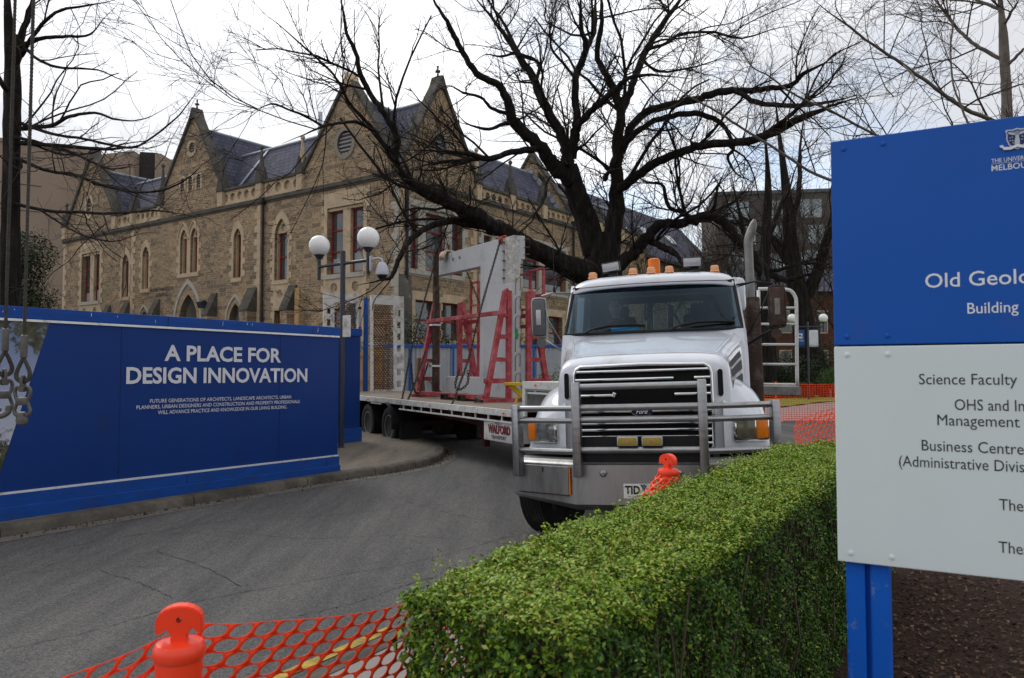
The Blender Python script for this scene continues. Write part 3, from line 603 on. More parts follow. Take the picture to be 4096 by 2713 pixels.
# ------------------------------------------------------------------ orange bollards
def bollard(label, loc, rz):
    o = thing('bollard', label, 'bollard', loc, rz, 'orange T-top bollards')
    b = MB(); b.lathe([(.0530, .03), (.0530, .995), (.0535, 1.010), (.0530, 1.024), (.0575, 1.028), (.0597, 1.040), (.0585, 1.053), (.052, 1.063), (.035, 1.067), (.012, 1.068)], (0, 0, 0), 48); b.build('post', M['orange'], o, True)
    pr = [(-.018, 1.066), (-.018, 1.086)] + [(-.018 - .011 * math.sin(a) - .0, 1.088 + .013 * (1 - math.cos(a))) for a in (.5, 1.0, 1.57)] + [(-.036, 1.094), (-.045, 1.087), (-.0515, 1.089), (-.0525, 1.098), (-.0525, 1.112)]
    pr += [(-.0525 * math.cos(a), 1.113 + .035 * math.sin(a)) for a in [i * math.pi / 10 for i in range(1, 10)]]
    pr = pr + [(-x, z) for x, z in pr[:10]][::-1]
    hole = [(.0 + .0062 * math.cos(i * math.pi / 6), 1.117 + .0062 * math.sin(i * math.pi / 6)) for i in range(12)]
    b = MB(); b.plate([pr, hole], lambda a, z, d: (a, d, z), -.016, .016); b.plate([[(x * .93, 1.066 + (z - 1.066) * .965 + .0008) for x, z in pr], hole], lambda a, z, d: (a, d, z), -.020, .020); b.build('handle', M['orange'], o)
    b = MB(); b.lathe([(.19, 0), (.19, .02), (.15, .045), (.07, .06), (.056, .08)], (0, 0, 0), 32); b.build('base', M['rubber'], o, True)
    return o
bollard('orange bollard closest to the camera with the mesh hooked on it', (-.727, 1.75, .1), R(14)).scale = (.92, .92, .955)
bollard('orange bollard in front of the number plate with mesh draped below its head', (.887, 4.5, .1), R(-52))
bollard('orange bollard beyond the hedge beside the crumpled mesh', (3.62, 8.6, .03), R(25))

# ------------------------------------------------------------------ orange barrier mesh
def net(name, mt, path, length_fn, cols, rows, w, h, hole=.74, flip=False, parent=None, sol=.003, shear=.42, bw=(.13, .085)):
    """net of rounded holes between sloping bands; path(s, v) gives the point s along and v down"""
    vs = []; fs = []
    outer = [(.5, .17), (.5, .5), (.17, .5), (-.17, .5), (-.5, .5), (-.5, .17), (-.5, -.17), (-.5, -.5), (-.17, -.5), (.17, -.5), (.5, -.5), (.5, -.17)]
    inner = []
    for x, y in outer:
        a = math.atan2(y, x); k = (abs(math.cos(a)) ** 2.3 + abs(math.sin(a)) ** 2.3) ** (-1 / 2.3); inner.append((math.cos(a) * k * (.5 - bw[0]), math.sin(a) * k * (.5 - bw[1])))
    for j in range(rows):
        for i in range(cols):
            o0 = len(vs); off = (j * shear) % 1.0
            for x, y in outer + inner: vs.append(path((i + off + x - y * shear) * w, (j + y) * h))
            for k in range(12): l = (k + 1) % 12; fs.append((o0 + k, o0 + l, o0 + 12 + l, o0 + 12 + k))
    b = MB(); b.v = vs; b.f = fs; o = b.build(name, mt, parent, smooth='all')
    s = o.modifiers.new('thick', 'SOLIDIFY'); s.thickness = sol; s.offset = 0
    return o
def along(pts):
    P = smooth_path(pts, 8); d = [0]
    for i in range(1, len(P)): d.append(d[-1] + (P[i] - P[i - 1]).length)
    def f(s):
        s = min(max(s, 0), d[-1] - 1e-6)
        for i in range(1, len(d)):
            if s <= d[i]:
                k = (s - d[i - 1]) / (d[i] - d[i - 1] + 1e-9); return P[i - 1].lerp(P[i], k)
        return P[-1]
    return f, d[-1]
f1, len1 = along([(-2.75, 1.05, .80), (-2.0, 1.35, .74), (-1.45, 1.58, .84), (-1.1, 1.70, .985), (-.85, 1.75, 1.07), (-.727, 1.81, 1.115), (-.60, 1.88, 1.10), (-.30, 2.28, 1.03), (.14, 3.1, 1.00), (.53, 3.78, 1.02), (.80, 4.32, 1.07), (.887, 4.5, 1.11)])
def p1(s, v):
    p = f1(s); k = .94 + .06 * math.sin(s * 3); wob = .018 * math.sin(s * 9 + v * 7) * min(1, v * 3)
    return (p.x + wob * .8, p.y - wob, p.z - v * k * (p.z - .13) / 1.0 if v > 0 else p.z - v)
ms = tag(net('barrier_mesh', M['mesh_orange'], p1, None, int(len1 / .060), 31, .060, .033, sol=.0014, bw=(.085, .035)), 'orange plastic barrier mesh strung between the bollards along the hedge', 'barrier mesh')
# folds heaped at the far bollard
f2, len2 = along([(2.86, 8.02, 1.09), (3.05, 8.28, 1.17), (3.25, 8.42, 1.235), (3.45, 8.52, 1.25), (3.62, 8.66, 1.24), (3.95, 8.8, 1.22), (4.3, 9.1, 1.2)])
def p2(s, v):
    p = f2(s); w_ = max(0, v - .30); fl = .02 * math.sin(s * 7 + v * 5)
    return (p.x + .3 * w_ * math.sin(s * 2) - .25 * w_, p.y + fl - .10 * (1 - math.cos(w_ * 13)) * min(1, w_ * 6) - .05 * min(v, .3) / .3, p.z + .04 + .015 * math.sin(s * 9) - min(v, .30) - w_ * .22 + .05 * math.sin(w_ * 13 + s * 2) * min(1, w_ * 8))
tag(net('barrier_mesh', M['mesh_pale'], p2, None, int(len2 / .085), 16, .085, .055, bw=(.09, .06)), 'crumpled faded orange mesh heaped on the ground behind the hedge', 'barrier mesh')
# bollard cone of mesh below the second head
def p3(s, v):
    th = s / .5 * 2.0 * math.pi; rr = .062 + v * .30; return (.887 - .42 * v + rr * math.cos(th), 4.5 - .1 * v + rr * .8 * math.sin(th), 1.13 - v * .9)
tag(net('barrier_mesh', M['mesh_pale'], p3, None, 9, 12, .055, .038, bw=(.10, .08), sol=.0025), 'bleached orange mesh gathered round the head of a bollard by the number plate', 'barrier mesh')

# ------------------------------------------------------------------ clipped hedge
HL0, HLd = np.array([-.305, 2.10]), np.array([.4999, .866]); HR0, HRd = np.array([.134, 1.71]), np.array([.5334, .8458]); HH = 1.15; HLEN = 4.65; HRK = 5.55 / 4.65
def lumpy(a, b): return .025 * np.sin(a * 5.3 + 1.3 * np.sin(b * 3.1)) + .018 * np.sin(a * 11.7 + b * 8.3) + .012 * np.sin(a * 23 - b * 19)
parts = []
hg = thing('hedge', 'long clipped green privet hedge between the road and the garden bed', 'hedge', (0, 0, 0))
def hedge_pts(face, n, s0, s1):
    s = rng.uniform(s0, s1, n); u = rng.random(n); dep = np.abs(rng.normal(0, .024 if face == 'top' else .035, n)) - .010 - (rng.random(n) < .06) * rng.uniform(0, .035, n)
    Lp = HL0 + np.outer(s, HLd); Rp = HR0 + np.outer(s * HRK, HRd); nl = np.array([-.864, .503, 0]); nr = np.array([.8458, -.5334, 0])
    if face == 'top':
        e = np.minimum(u, 1 - u) * .65; rnd_ = .07 * np.exp(-e / .05); p = Lp + (Rp - Lp) * u[:, None]; z = HH + .6 * lumpy(p[:, 0] * 2, p[:, 1] * 2) - rnd_ * .8 - dep
        return np.column_stack([p, z]), np.tile([0, 0, 1.0], (n, 1))
    if face in 'lr':
        z = .12 + u * (HH - .14); base, nn = (Lp, nl) if face == 'l' else (Rp, nr); cut = .05 * np.exp(-(HH - z) / .05) + .05 * np.exp(-(z - .1) / .25)
        d = lumpy(s * 2, z * 4) - dep - cut; return np.column_stack([base + nn[:2] * d[:, None], z]), np.tile(nn, (n, 1))
    v = rng.random(n); far = face == 'far'; q0 = HL0 + HLd * HLEN if far else HL0; q1 = HR0 + HRd * HLEN * HRK if far else HR0; p = q0 + (q1 - q0) * v[:, None]; z = .12 + u * (HH - .14); e = np.minimum(v, 1 - v) * .63
    d = lumpy(v * 2, z * 4) - dep - .07 * np.exp(-e / .06) - .05 * np.exp(-(HH - z) / .05)
    nn = np.array([-.52, -.854]) * (-1 if far else 1); return np.column_stack([p + nn * d[:, None], z]), np.tile([nn[0], nn[1], 0], (n, 1))
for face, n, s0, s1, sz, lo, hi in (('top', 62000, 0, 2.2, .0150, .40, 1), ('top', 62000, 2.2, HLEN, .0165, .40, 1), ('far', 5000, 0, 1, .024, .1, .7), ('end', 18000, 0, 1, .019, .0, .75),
                                    ('r', 46000, 0, 2.4, .0165, 0, .54), ('r', 34000, 2.4, HLEN, .021, 0, .54), ('l', 9000, 0, 2.4, .028, .1, .8), ('l', 14000, 2.4, HLEN, .032, .1, .8)):  # the 'r' face draws darker tints, its shade put into the leaf colour
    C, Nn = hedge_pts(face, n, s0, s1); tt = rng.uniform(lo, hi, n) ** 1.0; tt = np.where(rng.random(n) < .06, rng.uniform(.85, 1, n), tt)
    if face == 'r':      # thin places where the woody stems show
        zz = C[:, 2]; s_ = C[:, 0] * .53 + C[:, 1] * .85; bare = np.sin(s_ * 3.3 + 1.0) + np.sin(zz * 6.0 + s_ * 2.1) + .7 * np.sin(s_ * 9 - zz * 4); kp = (bare < .95) | (rng.random(n) < .35) | (zz > 1.02); C, Nn, tt = C[kp], Nn[kp], tt[kp]
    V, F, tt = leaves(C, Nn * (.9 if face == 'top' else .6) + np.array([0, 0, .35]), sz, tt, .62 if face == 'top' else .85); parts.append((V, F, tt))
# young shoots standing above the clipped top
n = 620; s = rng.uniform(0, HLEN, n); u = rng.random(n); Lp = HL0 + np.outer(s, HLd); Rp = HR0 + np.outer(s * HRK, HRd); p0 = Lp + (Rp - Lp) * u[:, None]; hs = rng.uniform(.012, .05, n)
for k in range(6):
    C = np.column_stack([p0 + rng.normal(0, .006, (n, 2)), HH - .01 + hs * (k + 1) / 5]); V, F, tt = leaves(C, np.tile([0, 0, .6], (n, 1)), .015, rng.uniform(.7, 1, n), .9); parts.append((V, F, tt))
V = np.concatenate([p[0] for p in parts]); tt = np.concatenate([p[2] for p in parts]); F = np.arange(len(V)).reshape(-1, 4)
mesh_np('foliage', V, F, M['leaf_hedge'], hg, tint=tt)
b = MB()
for i in range(620):
    s = rnd.uniform(.05, HLEN - .1); u = rnd.uniform(.12, .93); lp = HL0 + HLd * s; rp = HR0 + HRd * s * HRK; p = lp + (rp - lp) * u
    q = [Vector((p[0], p[1], .1))]
    for k in range(4): q.append(q[-1] + Vector((rnd.uniform(-.045, .06), rnd.uniform(-.05, .045), .25)))
    b.tube(q, [.007, .006, .005, .004, .002], 4, cap=False)
b.build('stems', M['stem'], hg)
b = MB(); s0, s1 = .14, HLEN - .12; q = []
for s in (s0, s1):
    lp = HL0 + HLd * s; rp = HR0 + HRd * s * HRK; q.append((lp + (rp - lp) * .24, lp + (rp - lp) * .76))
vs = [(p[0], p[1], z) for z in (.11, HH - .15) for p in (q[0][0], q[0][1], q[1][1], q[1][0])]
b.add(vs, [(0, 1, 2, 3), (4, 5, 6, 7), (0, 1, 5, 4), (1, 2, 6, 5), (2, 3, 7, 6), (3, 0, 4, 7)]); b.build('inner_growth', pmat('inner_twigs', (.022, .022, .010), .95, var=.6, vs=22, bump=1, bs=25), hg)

# ------------------------------------------------------------------ direction sign
RXs = Matrix.Rotation(R(90), 3, 'X')
sg = thing('direction_sign', 'tall blue and white building directory sign on blue posts at the garden bed', 'sign', (1.064, 2.6, .112), R(-29.9))
ZB, ZM, ZT = 1.079 - .1, 1.781 - .1, 2.464 - .1
b = MB(); b.rbox((.56, .013, (ZM + ZT) / 2 + .001), (1.12, .022, ZT - ZM - .002), .003); upper = b.build('upper_panel', M['sign_blue'], sg)
b = MB(); b.rbox((.56, .009, (ZB + ZM) / 2 - .0015), (1.12, .022, ZM - ZB - .003), .003); lower = b.build('lower_panel', M['sign_white'], sg)
b = MB(); b.box((.56, .028, ZM), (1.10, .006, .03)); b.build('gap_shade_strip', M['cab_dark'], sg)  # dark strip added behind the panel joint so the gap reads as shade
for x in (.085, .97):
    b = MB(); b.rbox((x - .036, .06, 1.13), (.058, .07, 2.26), .006); b.rbox((x + .036, .06, 1.13), (.058, .07, 2.26), .006); b.box((x, .075, 1.13), (.02, .03, 2.25)); b.build('post', M['post_blue'], sg)
b = MB()
for x in (.04, .16, .9, 1.08):
    for z in (ZB + .03, ZM - .03): b.lathe([(.0085, 0), (.008, .0025), (.003, .004)], (x, (-.002 if z < ZM else .002), z), 14, Matrix.Rotation(R(90), 3, 'X'))
b.build('screw_heads', M['sign_white'], sg)
b = MB()
for x in (.04, .16, .9, 1.08):
    for z in (ZM + .03, ZT - .03): b.lathe([(.0085, 0), (.008, .0025), (.003, .004)], (x, .002, z), 14, RXs)
b.build('screw_heads', M['sign_blue'], sg)
def sgt(body, a, z, cap, width=None, up=False, bold=.0, mt=None, align='left'): return lettering('lettering', body, mt or (M['white_letter'] if up else M['grey_ink']), sg, (a, z - .1, -.001 if up else .003), cap, width, None, bold, 0, align)
sgt('Old Geology', .271, 1.958, .0445, .338, True, .006); sgt('Building', .384, 1.873, .033, .132, True, .004)
sgt('Science Faculty', .2475, 1.656, .033, .260); sgt('OHS and Injury', .3434, 1.578, .033, .243); sgt('Management', .2957, 1.530, .033, .215)
sgt('Business Centre', .251, 1.450, .033, .268); sgt('(Administrative Division)', .186, 1.398, .033, .395); sgt('Theatre', .453, 1.283, .033, .125); sgt('Theatre', .4486, 1.157, .033, .125)
sgt('THE UNIVERSITY OF', .457, 2.330, .0125, .136, True, .0); sgt('MELBOURNE', .457, 2.305, .0175, .136, True, .006)
CX, CZ, CK = .525, 2.394 - .1, .60
b = MB(); b.box((CX, .0005, 2.3262 - .1), (.136, .002, .0014)); b.build('rule', M['crest_grey'], sg)
sh = [(-.05, .046), (-.044, .052), (-.02, .05), (0, .056), (.02, .05), (.044, .052), (.05, .046), (.046, .03), (.047, .0), (.036, -.028), (.016, -.046), (0, -.053), (-.016, -.046), (-.036, -.028), (-.047, 0), (-.046, .03)]
b = MB(); b.prism([(CX + x * CK, CZ + z * CK) for x, z in sh], hl, 0, .0022); b.build('crest_shield', M['crest_grey'], sg)
b = MB(); b.prism([(CX + x * .86 * CK, CZ + z * .86 * CK) for x, z in sh], hl, 0, .0034); b.build('crest_field', M['navy_ink'], sg)
b = MB()
for x, z in ((-.030, .008), (-.021, .010), (-.031, -.006), (-.020, -.006), (-.018, -.019), (.030, .008), (.021, .010), (.031, -.006), (.020, -.006)): b.lathe([(.0018, 0), (.0018, .001)], (CX + x * CK, -.0044, CZ + z * CK), 8, Matrix.Rotation(R(90), 3, 'X'))
b.prism([(CX + x * CK, CZ + z * CK) for x, z in ((-.011, -.035), (.009, -.035), (.011, -.01), (.007, .012), (.012, .03), (.036, .038), (.034, .028), (.014, .02), (.006, .034), (0, .043), (-.006, .034), (-.014, .02), (-.036, .028), (-.038, .038), (-.012, .03), (-.007, .012), (-.012, -.01))], hl, 0, .0046); b.build('crest_figure', M['crest_grey'], sg)
rb = [(-.076, -.032), (-.064, -.030), (-.055, -.042), (-.03, -.044), (0, -.034), (.03, -.044), (.055, -.042), (.064, -.030), (.076, -.032), (.072, -.042), (.064, -.044), (.058, -.056), (.03, -.058), (0, -.048), (-.03, -.058), (-.058, -.056), (-.064, -.044), (-.072, -.042)]
b = MB(); b.prism([(CX + x * CK, CZ + z * CK + .004) for x, z in rb], hl, 0, .0058); b.build('crest_ribbon', M['white_letter'], sg)
# ------------------------------------------------------------------ prime mover (local: x to its own left, y backwards from the bull bar, z up)
tr = thing('truck', 'white bonneted prime mover with a steel bull bar facing the camera', 'truck', (1.205, 7.27, 0))
tr.rotation_euler = (0, R(-1.65), R(-14.08))
RX90 = Matrix.Rotation(R(90), 3, 'X'); RY90 = Matrix.Rotation(R(90), 3, 'Y')
def catmull(vals, t):
    n = len(vals); i = min(int(t), n - 2); f = t - i
    a = vals[max(i - 1, 0)]; b_ = vals[i]; c = vals[i + 1]; d = vals[min(i + 2, n - 1)]
    return tuple(.5 * (2 * q + (r - p) * f + (2 * p - 5 * q + 4 * r - s) * f * f + (3 * q - p - 3 * r + s) * f ** 3) for p, q, r, s in zip(a, b_, c, d))
HS = [(.46, ((0, 1.818), (.35, 1.815), (.60, 1.803), (.73, 1.775), (.795, 1.70), (.818, 1.5), (.83, 1.25), (.84, .97))),
      (.50, ((0, 1.852), (.35, 1.85), (.62, 1.836), (.76, 1.803), (.822, 1.715), (.842, 1.5), (.855, 1.25), (.86, .97))),
      (.62, ((0, 1.905), (.35, 1.903), (.64, 1.888), (.782, 1.848), (.842, 1.74), (.86, 1.5), (.87, 1.25), (.875, .97))),
      (.85, ((0, 1.950), (.35, 1.947), (.66, 1.93), (.80, 1.885), (.866, 1.76), (.885, 1.5), (.89, 1.25), (.89, .97))),
      (1.4, ((0, 2.065), (.38, 2.061), (.73, 2.042), (.875, 1.985), (.94, 1.85), (.96, 1.55), (.965, 1.25), (.965, .97))),
      (2.16, ((0, 2.205), (.4, 2.20), (.84, 2.182), (1.01, 2.125), (1.065, 1.98), (1.08, 1.6), (1.085, 1.25), (1.085, .97)))]
def hood(u, s, off=0.0, sg_=1):
    """u along the sections, s round the half profile"""
    secs = [(y,) + tuple(c for p in pr for c in p) for y, pr in HS]
    row = catmull(secs, u); pr = [(row[1 + 2 * i], row[2 + 2 * i]) for i in range(8)]; x, z = catmull(pr, s); x = max(x, 0)
    if off:
        x2, z2 = catmull(pr, min(s + .05, 7)); x1, z1 = catmull(pr, max(s - .05, 0)); tx, tz = x2 - x1, z2 - z1; l = math.hypot(tx, tz) + 1e-9
        x += -tz / l * off; z += tx / l * off
    return (sg_ * x, row[0], z)
b = MB(); U_ = [i * 5 / 20 for i in range(21)]; Sx = [i * 7 / 42 for i in range(43)]
for g in (-1, 1): b.grid([[hood(u, s, 0, g) for s in Sx] for u in U_])
fr = [(hood(0, s, 0, 1)[0], hood(0, s)[2]) for s in Sx]; b.holed([fr + [(-x, z) for x, z in fr[1:]][::-1]], lambda a, z, d: (a, d, z), .46)
b.build('bonnet', M['white_paint'], tr, 'all')
b = MB()   # crease of the raised centre panel and the shut line
for g in (-1, 1): b.tube([hood(u, 2.45 - .1 * math.sin(u), .002, g) for u in [2.3 + i * .26 for i in range(11)]], [.004, .010] + [.014] * 8 + [.010], 8)
b.build('bonnet_ridge', M['white_paint'], tr, 'all')
for k, (s0, s1) in enumerate(((3.72, 4.0), (4.12, 4.42), (4.56, 4.86))):
    for g in (-1, 1):
        b = MB(); b.grid([[hood(u, s0 + (s1 - s0) * j / 4 + .06 * (u - 2.5), .004, g) for j in range(5)] for u in [2.35 + i * .22 for i in range(10)]]); b.build('side_stripe', M['stripe'], tr)
for g in (-1, 1):
    b = MB(); b.grid([[hood(1.9 + du, s, .0035, g) for du in (0, .05)] for s in [i * .12 for i in range(34)]]); b.build('pinstripe', M['maroon'], tr)
b = MB()          # gap behind the bonnet and its shut line above the wings
for g in (-1, 1):
    b.grid([[hood(4.93 + du, s, .003, g) for du in (0, .035)] for s in [i * .15 for i in range(46)]])
    b.grid([[hood(u, 5.55 + ds, .0025, g) for ds in (0, .03)] for u in [2.3 + i * .2 for i in range(14)]])
b.build('shut_line', M['black'], tr)
for g in (-1, 1):
    b = MB(); b.grid([[hood(u, 3.35 + ds + .05 * (u - 2), .0025, g) for ds in (0, .018)] for u in [1.9 + i * .2 for i in range(16)]]); b.grid([[hood(u, 5.1 + ds, .0025, g) for ds in (0, .018)] for u in [2.2 + i * .2 for i in range(14)]]); b.build('pinstripe', M['maroon'], tr)
# wings (front mudguards)
def zc(y):
    P = [(.40, 1.28), (.5, 1.385), (.62, 1.48), (.8, 1.56), (1.0, 1.60), (1.4, 1.61), (1.8, 1.57), (2.1, 1.50)]
    for (a, p), (c, q) in zip(P, P[1:]):
        if y <= c: return p + (q - p) * (y - a) / (c - a)
    return P[-1][1]
def zb(y):
    d = abs(y - 1.02); return max(.97, .53 + math.sqrt(max(0, .61 ** 2 - d * d))) if y < 1.6 else .85
for g in (-1, 1):
    b = MB(); rows = []
    for y in [.40, .43, .5, .56, .62, .7, .8, .9, 1.0, 1.1, 1.2, 1.3, 1.4, 1.5, 1.6, 1.7, 1.85, 2.0, 2.1]:
        c = zc(y); pr = [(.76, c + .09), (.86, c + .05), (.95, c + .005), (1.04, c - .06), (1.11, c - .15), (1.165, c - .28), (1.185, max(zb(y), c - .46))]
        if pr[-1][1] > pr[-2][1] - .02: pr[-2] = (1.165, pr[-1][1] + .03)
        rows.append([(g * x, y + max(0, x - .80) * .52 * max(0, 1 - (y - .4) / .9), z) for x, z in [catmull(pr, i * 6 / 18) for i in range(19)]] + [(g * 1.19, y + .2 * max(0, 1 - (y - .4) / .9), zb(y))])
    b.grid(rows)
    f0 = rows[0]; low = [(p[0], p[1], .97) for p in f0]; b.grid([f0, low])      # the wing's front face round the lamp
    b.build('mudguard', M['white_paint'], tr, 'all')
# grille: flat black plate as painted shade behind the bars, chrome surround, bars (some broken away as in the accident damage)
b = MB(); b.prism([(-.66, .93), (.66, .93), (.66, 1.72), (.60, 1.785), (-.60, 1.785), (-.66, 1.72)], lambda a, z, d: (a, d, z), .452, .458); b.build('grille_shade_plate', M['dark'], tr)
b = MB()
fp = [(-.60, .42, .94)] + [(-.664, .42, z) for z in (1.0, 1.3, 1.70)] + [(-.645, .42, 1.755), (-.60, .42, 1.785), (0, .415, 1.798), (.60, .42, 1.785), (.645, .42, 1.755)] + [(.664, .42, z) for z in (1.70, 1.3, 1.0)] + [(.60, .42, .94)]
b.tube(fp, .017, 10); b.build('grille_surround', M['chrome'], tr, 'all')
def bar(x0, x1, z, h=.027): q = MB(); q.rbox(((x0 + x1) / 2, .425, z), (x1 - x0, .03, h), .008); q.build('grille_bar', M['chrome'], tr, True)
bar(-.655, .655, 1.735); bar(-.655, .31, 1.655); bar(.50, .655, 1.655); bar(.31, .655, 1.575); bar(.31, .655, 1.50); bar(-.655, -.29, 1.50); bar(-.655, .655, 1.343, .034); bar(-.655, .655, 1.223); bar(-.655, .655, 1.16); bar(-.655, .655, 1.093); bar(-.655, .655, 1.03)
b = MB(); b.rbox((-.27, .405, 1.503), (.035, .02, .05), .006, Matrix.Rotation(R(25), 3, 'Y')); b.build('broken_bar_end', M['chrome'], tr)
b = MB(); b.box((0, .448, 1.5), (1.1, .006, .5)); 
for i in range(34): b.box((0, .443, 1.27 + i * .0145), (1.1, .006, .004))
b.build('radiator', M['dark'], tr)
b = MB(); b.lathe([(.1, 0), (.1, .012), (.092, .02)], (0, 0, 0), 32); b.v = [(x, .395 - z, 1.338 + y * .44) for x, y, z in b.v]; b.build('badge', M['badge'], tr, True)
b = MB(); b.tube([(.103 * math.cos(i * math.pi / 16), .388, 1.338 + .046 * math.sin(i * math.pi / 16)) for i in range(32)], .0035, 6, closed=True); b.build('badge_rim', M['chrome'], tr)
lettering('badge_script', 'Ford', M['white_letter'], tr, (0, 1.318, -.372), .042, .115, None, .004, .35, 'centre')
for g in (-1, 1):
    b = MB(); vp = [(g * (.745 + .026 * math.cos(a)), (1.70 if math.sin(a) > 0 else 1.50) + .03 * math.sin(a)) for a in [i * math.pi / 8 for i in range(16)]]
    b.prism(vp, lambda a, z, d: (a, d + max(0, abs(a) - .72) * .3, z), .44, .462); b.build('air_vent', M['dark'], tr)
    b = MB(); b.tube([(x, .452 + max(0, abs(x) - .72) * .3, z) for x, z in vp], .007, 6, closed=True); b.build('air_vent_rim', M['white_paint'], tr, 'all')
# headlights: clear on one side, yellowed on the other, amber indicator at the outer end
for g in (-1, 1):
    A = Matrix.Rotation(g * R(27.5), 3, 'Z'); hd_ = MB(); hd_.rbox((g * 1.01, .482, 1.16), (.375, .06, .25), .034, A); hl_ = hd_.build('headlight', M['chrome'], tr, True)
    def onl(x, dz=0): return Vector((g * 1.01, .482, 1.16 + dz)) + A @ Vector((g * x, -.012, 0))
    q = MB(); aw = .105 if g < 0 else .135; q.rbox(onl(-aw / 2 - .002), (.335 - aw, .062, .20), .026, A); q.build('lens', M['lens'] if g < 0 else M['lens_dull'], hl_, True)
    q = MB(); q.rbox(onl(.168 - aw / 2), (aw, .064, .205), .026, A); q.build('indicator', M['amber'], hl_, True)
    q = MB()
    for k in (-.11, -.01): q.lathe([(.03, 0), (.042, -.002)], onl(k, .0) + A @ Vector((0, -.022, 0)), 18, A @ RX90)
    q.build('reflector', M['chrome'] if g < 0 else M['lens'], hl_)
# bull bar
for x in (-.574, .574):
    b = MB(); b.rbox((x, -.035, 1.2), (.082, .11, .88), .014); b.build('bull_bar_post', M['steel'], tr, True)
for x in (-1.209, 1.209):
    b = MB(); b.rbox((x, .225, 1.085), (.078, .11, .70), .016, Matrix.Rotation(math.copysign(R(18), x), 3, 'Z')); b.build('bull_bar_post', M['steel'], tr, True)
for z in (1.592, 1.398, 1.286, 1.005):
    b = MB(); b.tube([(-.55, -.02, z), (.55, -.02, z)], .031, 16); b.build('bull_bar_tube', M['steel'], tr, True)
for g in (-1, 1):
    for z in (1.395, 1.278, .99):
        b = MB(); b.tube([(g * .60, -.005, z), (g * .9, .09, z), (g * 1.19, .22, z)], .028, 14); b.build('bull_bar_tube', M['steel'], tr, True)
# bumper: centre plate and swept wings
def bcol(x):
    ax = abs(x); k = max(0, (ax - .615) / .66); y = .0 + .33 * k
    return [(x, y + .26, .905), (x, y + .06, .905), (x, y + .04, .885), (x, y + .03, .875), (x, y, .865), (x, y, .50 + .055 * k), (x, y + .015, .487 + .057 * k), (x * .99, y + .10, .435 + .075 * k), (x * .98, y + .30, .43 + .075 * k)]
b = MB(); xs = [-1.275, -1.1, -.9, -.7, -.615, -.3, 0, .3, .615, .7, .9, 1.1, 1.275]; b.grid([bcol(x) for x in xs])
for x in (-1.275, 1.275): c = bcol(x); b.add(c, [tuple(range(len(c)))])
b.build('bumper', M['bumper'], tr, True)
for g in (-1, 1):
    A = Matrix.Rotation(g * math.atan2(.33, .66), 3, 'Z')
    b = MB(); b.rbox((g * .945, .152, .715), (.60, .018, .265), .004, A); b.build('bumper_door', M['bumper'], tr)
    b = MB(); b.lathe([(.009, 0), (.009, .006)], Vector((g * .945, .152, .82)) + A @ Vector((0, -.009, 0)), 10, RX90); b.box(Vector((g * .945, .152, .80)) + A @ Vector((0, -.012, 0)), (.008, .004, .03), 0, A); b.build('door_lock', M['black'], tr)
    b = MB(); b.box(Vector((g * .665, .012, .715)), (.012, .03, .255), 0); b.build('reflector_strip', M['amber'], tr)
    b = MB(); b.box(Vector((g * .945, .152, .578)) + A @ Vector((0, -.012, 0)), (.60, .012, .008), 0, A); b.build('door_hinge', M['brown_steel'], tr)
    b = MB(); b.lathe([(.033, 0), (.033, .02), (.028, .026), (.01, .03)], (g * .345, 0, .79), 20, RX90); b.box((g * .345, -.034, .79), (.012, .008, .045)); b.build('towing_pin', M['steel'], tr, True)
    b = MB(); b.rbox((g * .112 + .005, -.04, 1.088), (.19, .07, .088), .014); f_ = b.build('fog_lamp', M['grey_lamp'], tr, True)
    q = MB(); q.rbox((g * .112 + .005, -.072, 1.088), (.168, .014, .068), .004); q.build('lens', M['fog_yellow'], f_, True)
    q = MB(); q.box((g * .112 + .005, -.081, 1.088), (.024, .005, .024)); q.build('clip', M['chrome'], f_)
b = MB(); b.rbox((.024, -.008, .628), (.372, .006, .134), .0025); npl = b.build('number_plate', M['plate'], tr)
np_ = lambda a, z, d: (a + .024, -.0115 - d, z)
lettering('characters', 'TID', M['ink'], npl, (-.174, .600, .0008), .078, .138, np_, .035); lettering('characters', '417', M['ink'], npl, (.042, .600, .0008), .078, .130, np_, .035)
lettering('motto', 'VICTORIA - THE PLACE TO BE', M['ink'], npl, (0, .572, .0008), .014, .30, np_, .0, 0, 'centre')
b = MB(); b.prism([(-.034, .690), (.036, .690), (.001, .630)], lambda a, z, d: np_(a, z, d), 0, .0006); b.build('flag_wedge', M['navy_ink'], npl)
b = MB()
for x, z in ((-.008, .682), (.012, .678), (-.001, .668), (.008, .660), (.0, .648)): b.lathe([(.0035, 0), (.0035, .001)], np_(x, z, .0006), 6, RX90)
b.build('flag_stars', M['plate'], npl)
b = MB(); b.box((0, .05, 1.0), (1.16, .02, .25)); b.build('lower_valance', M['black'], tr)
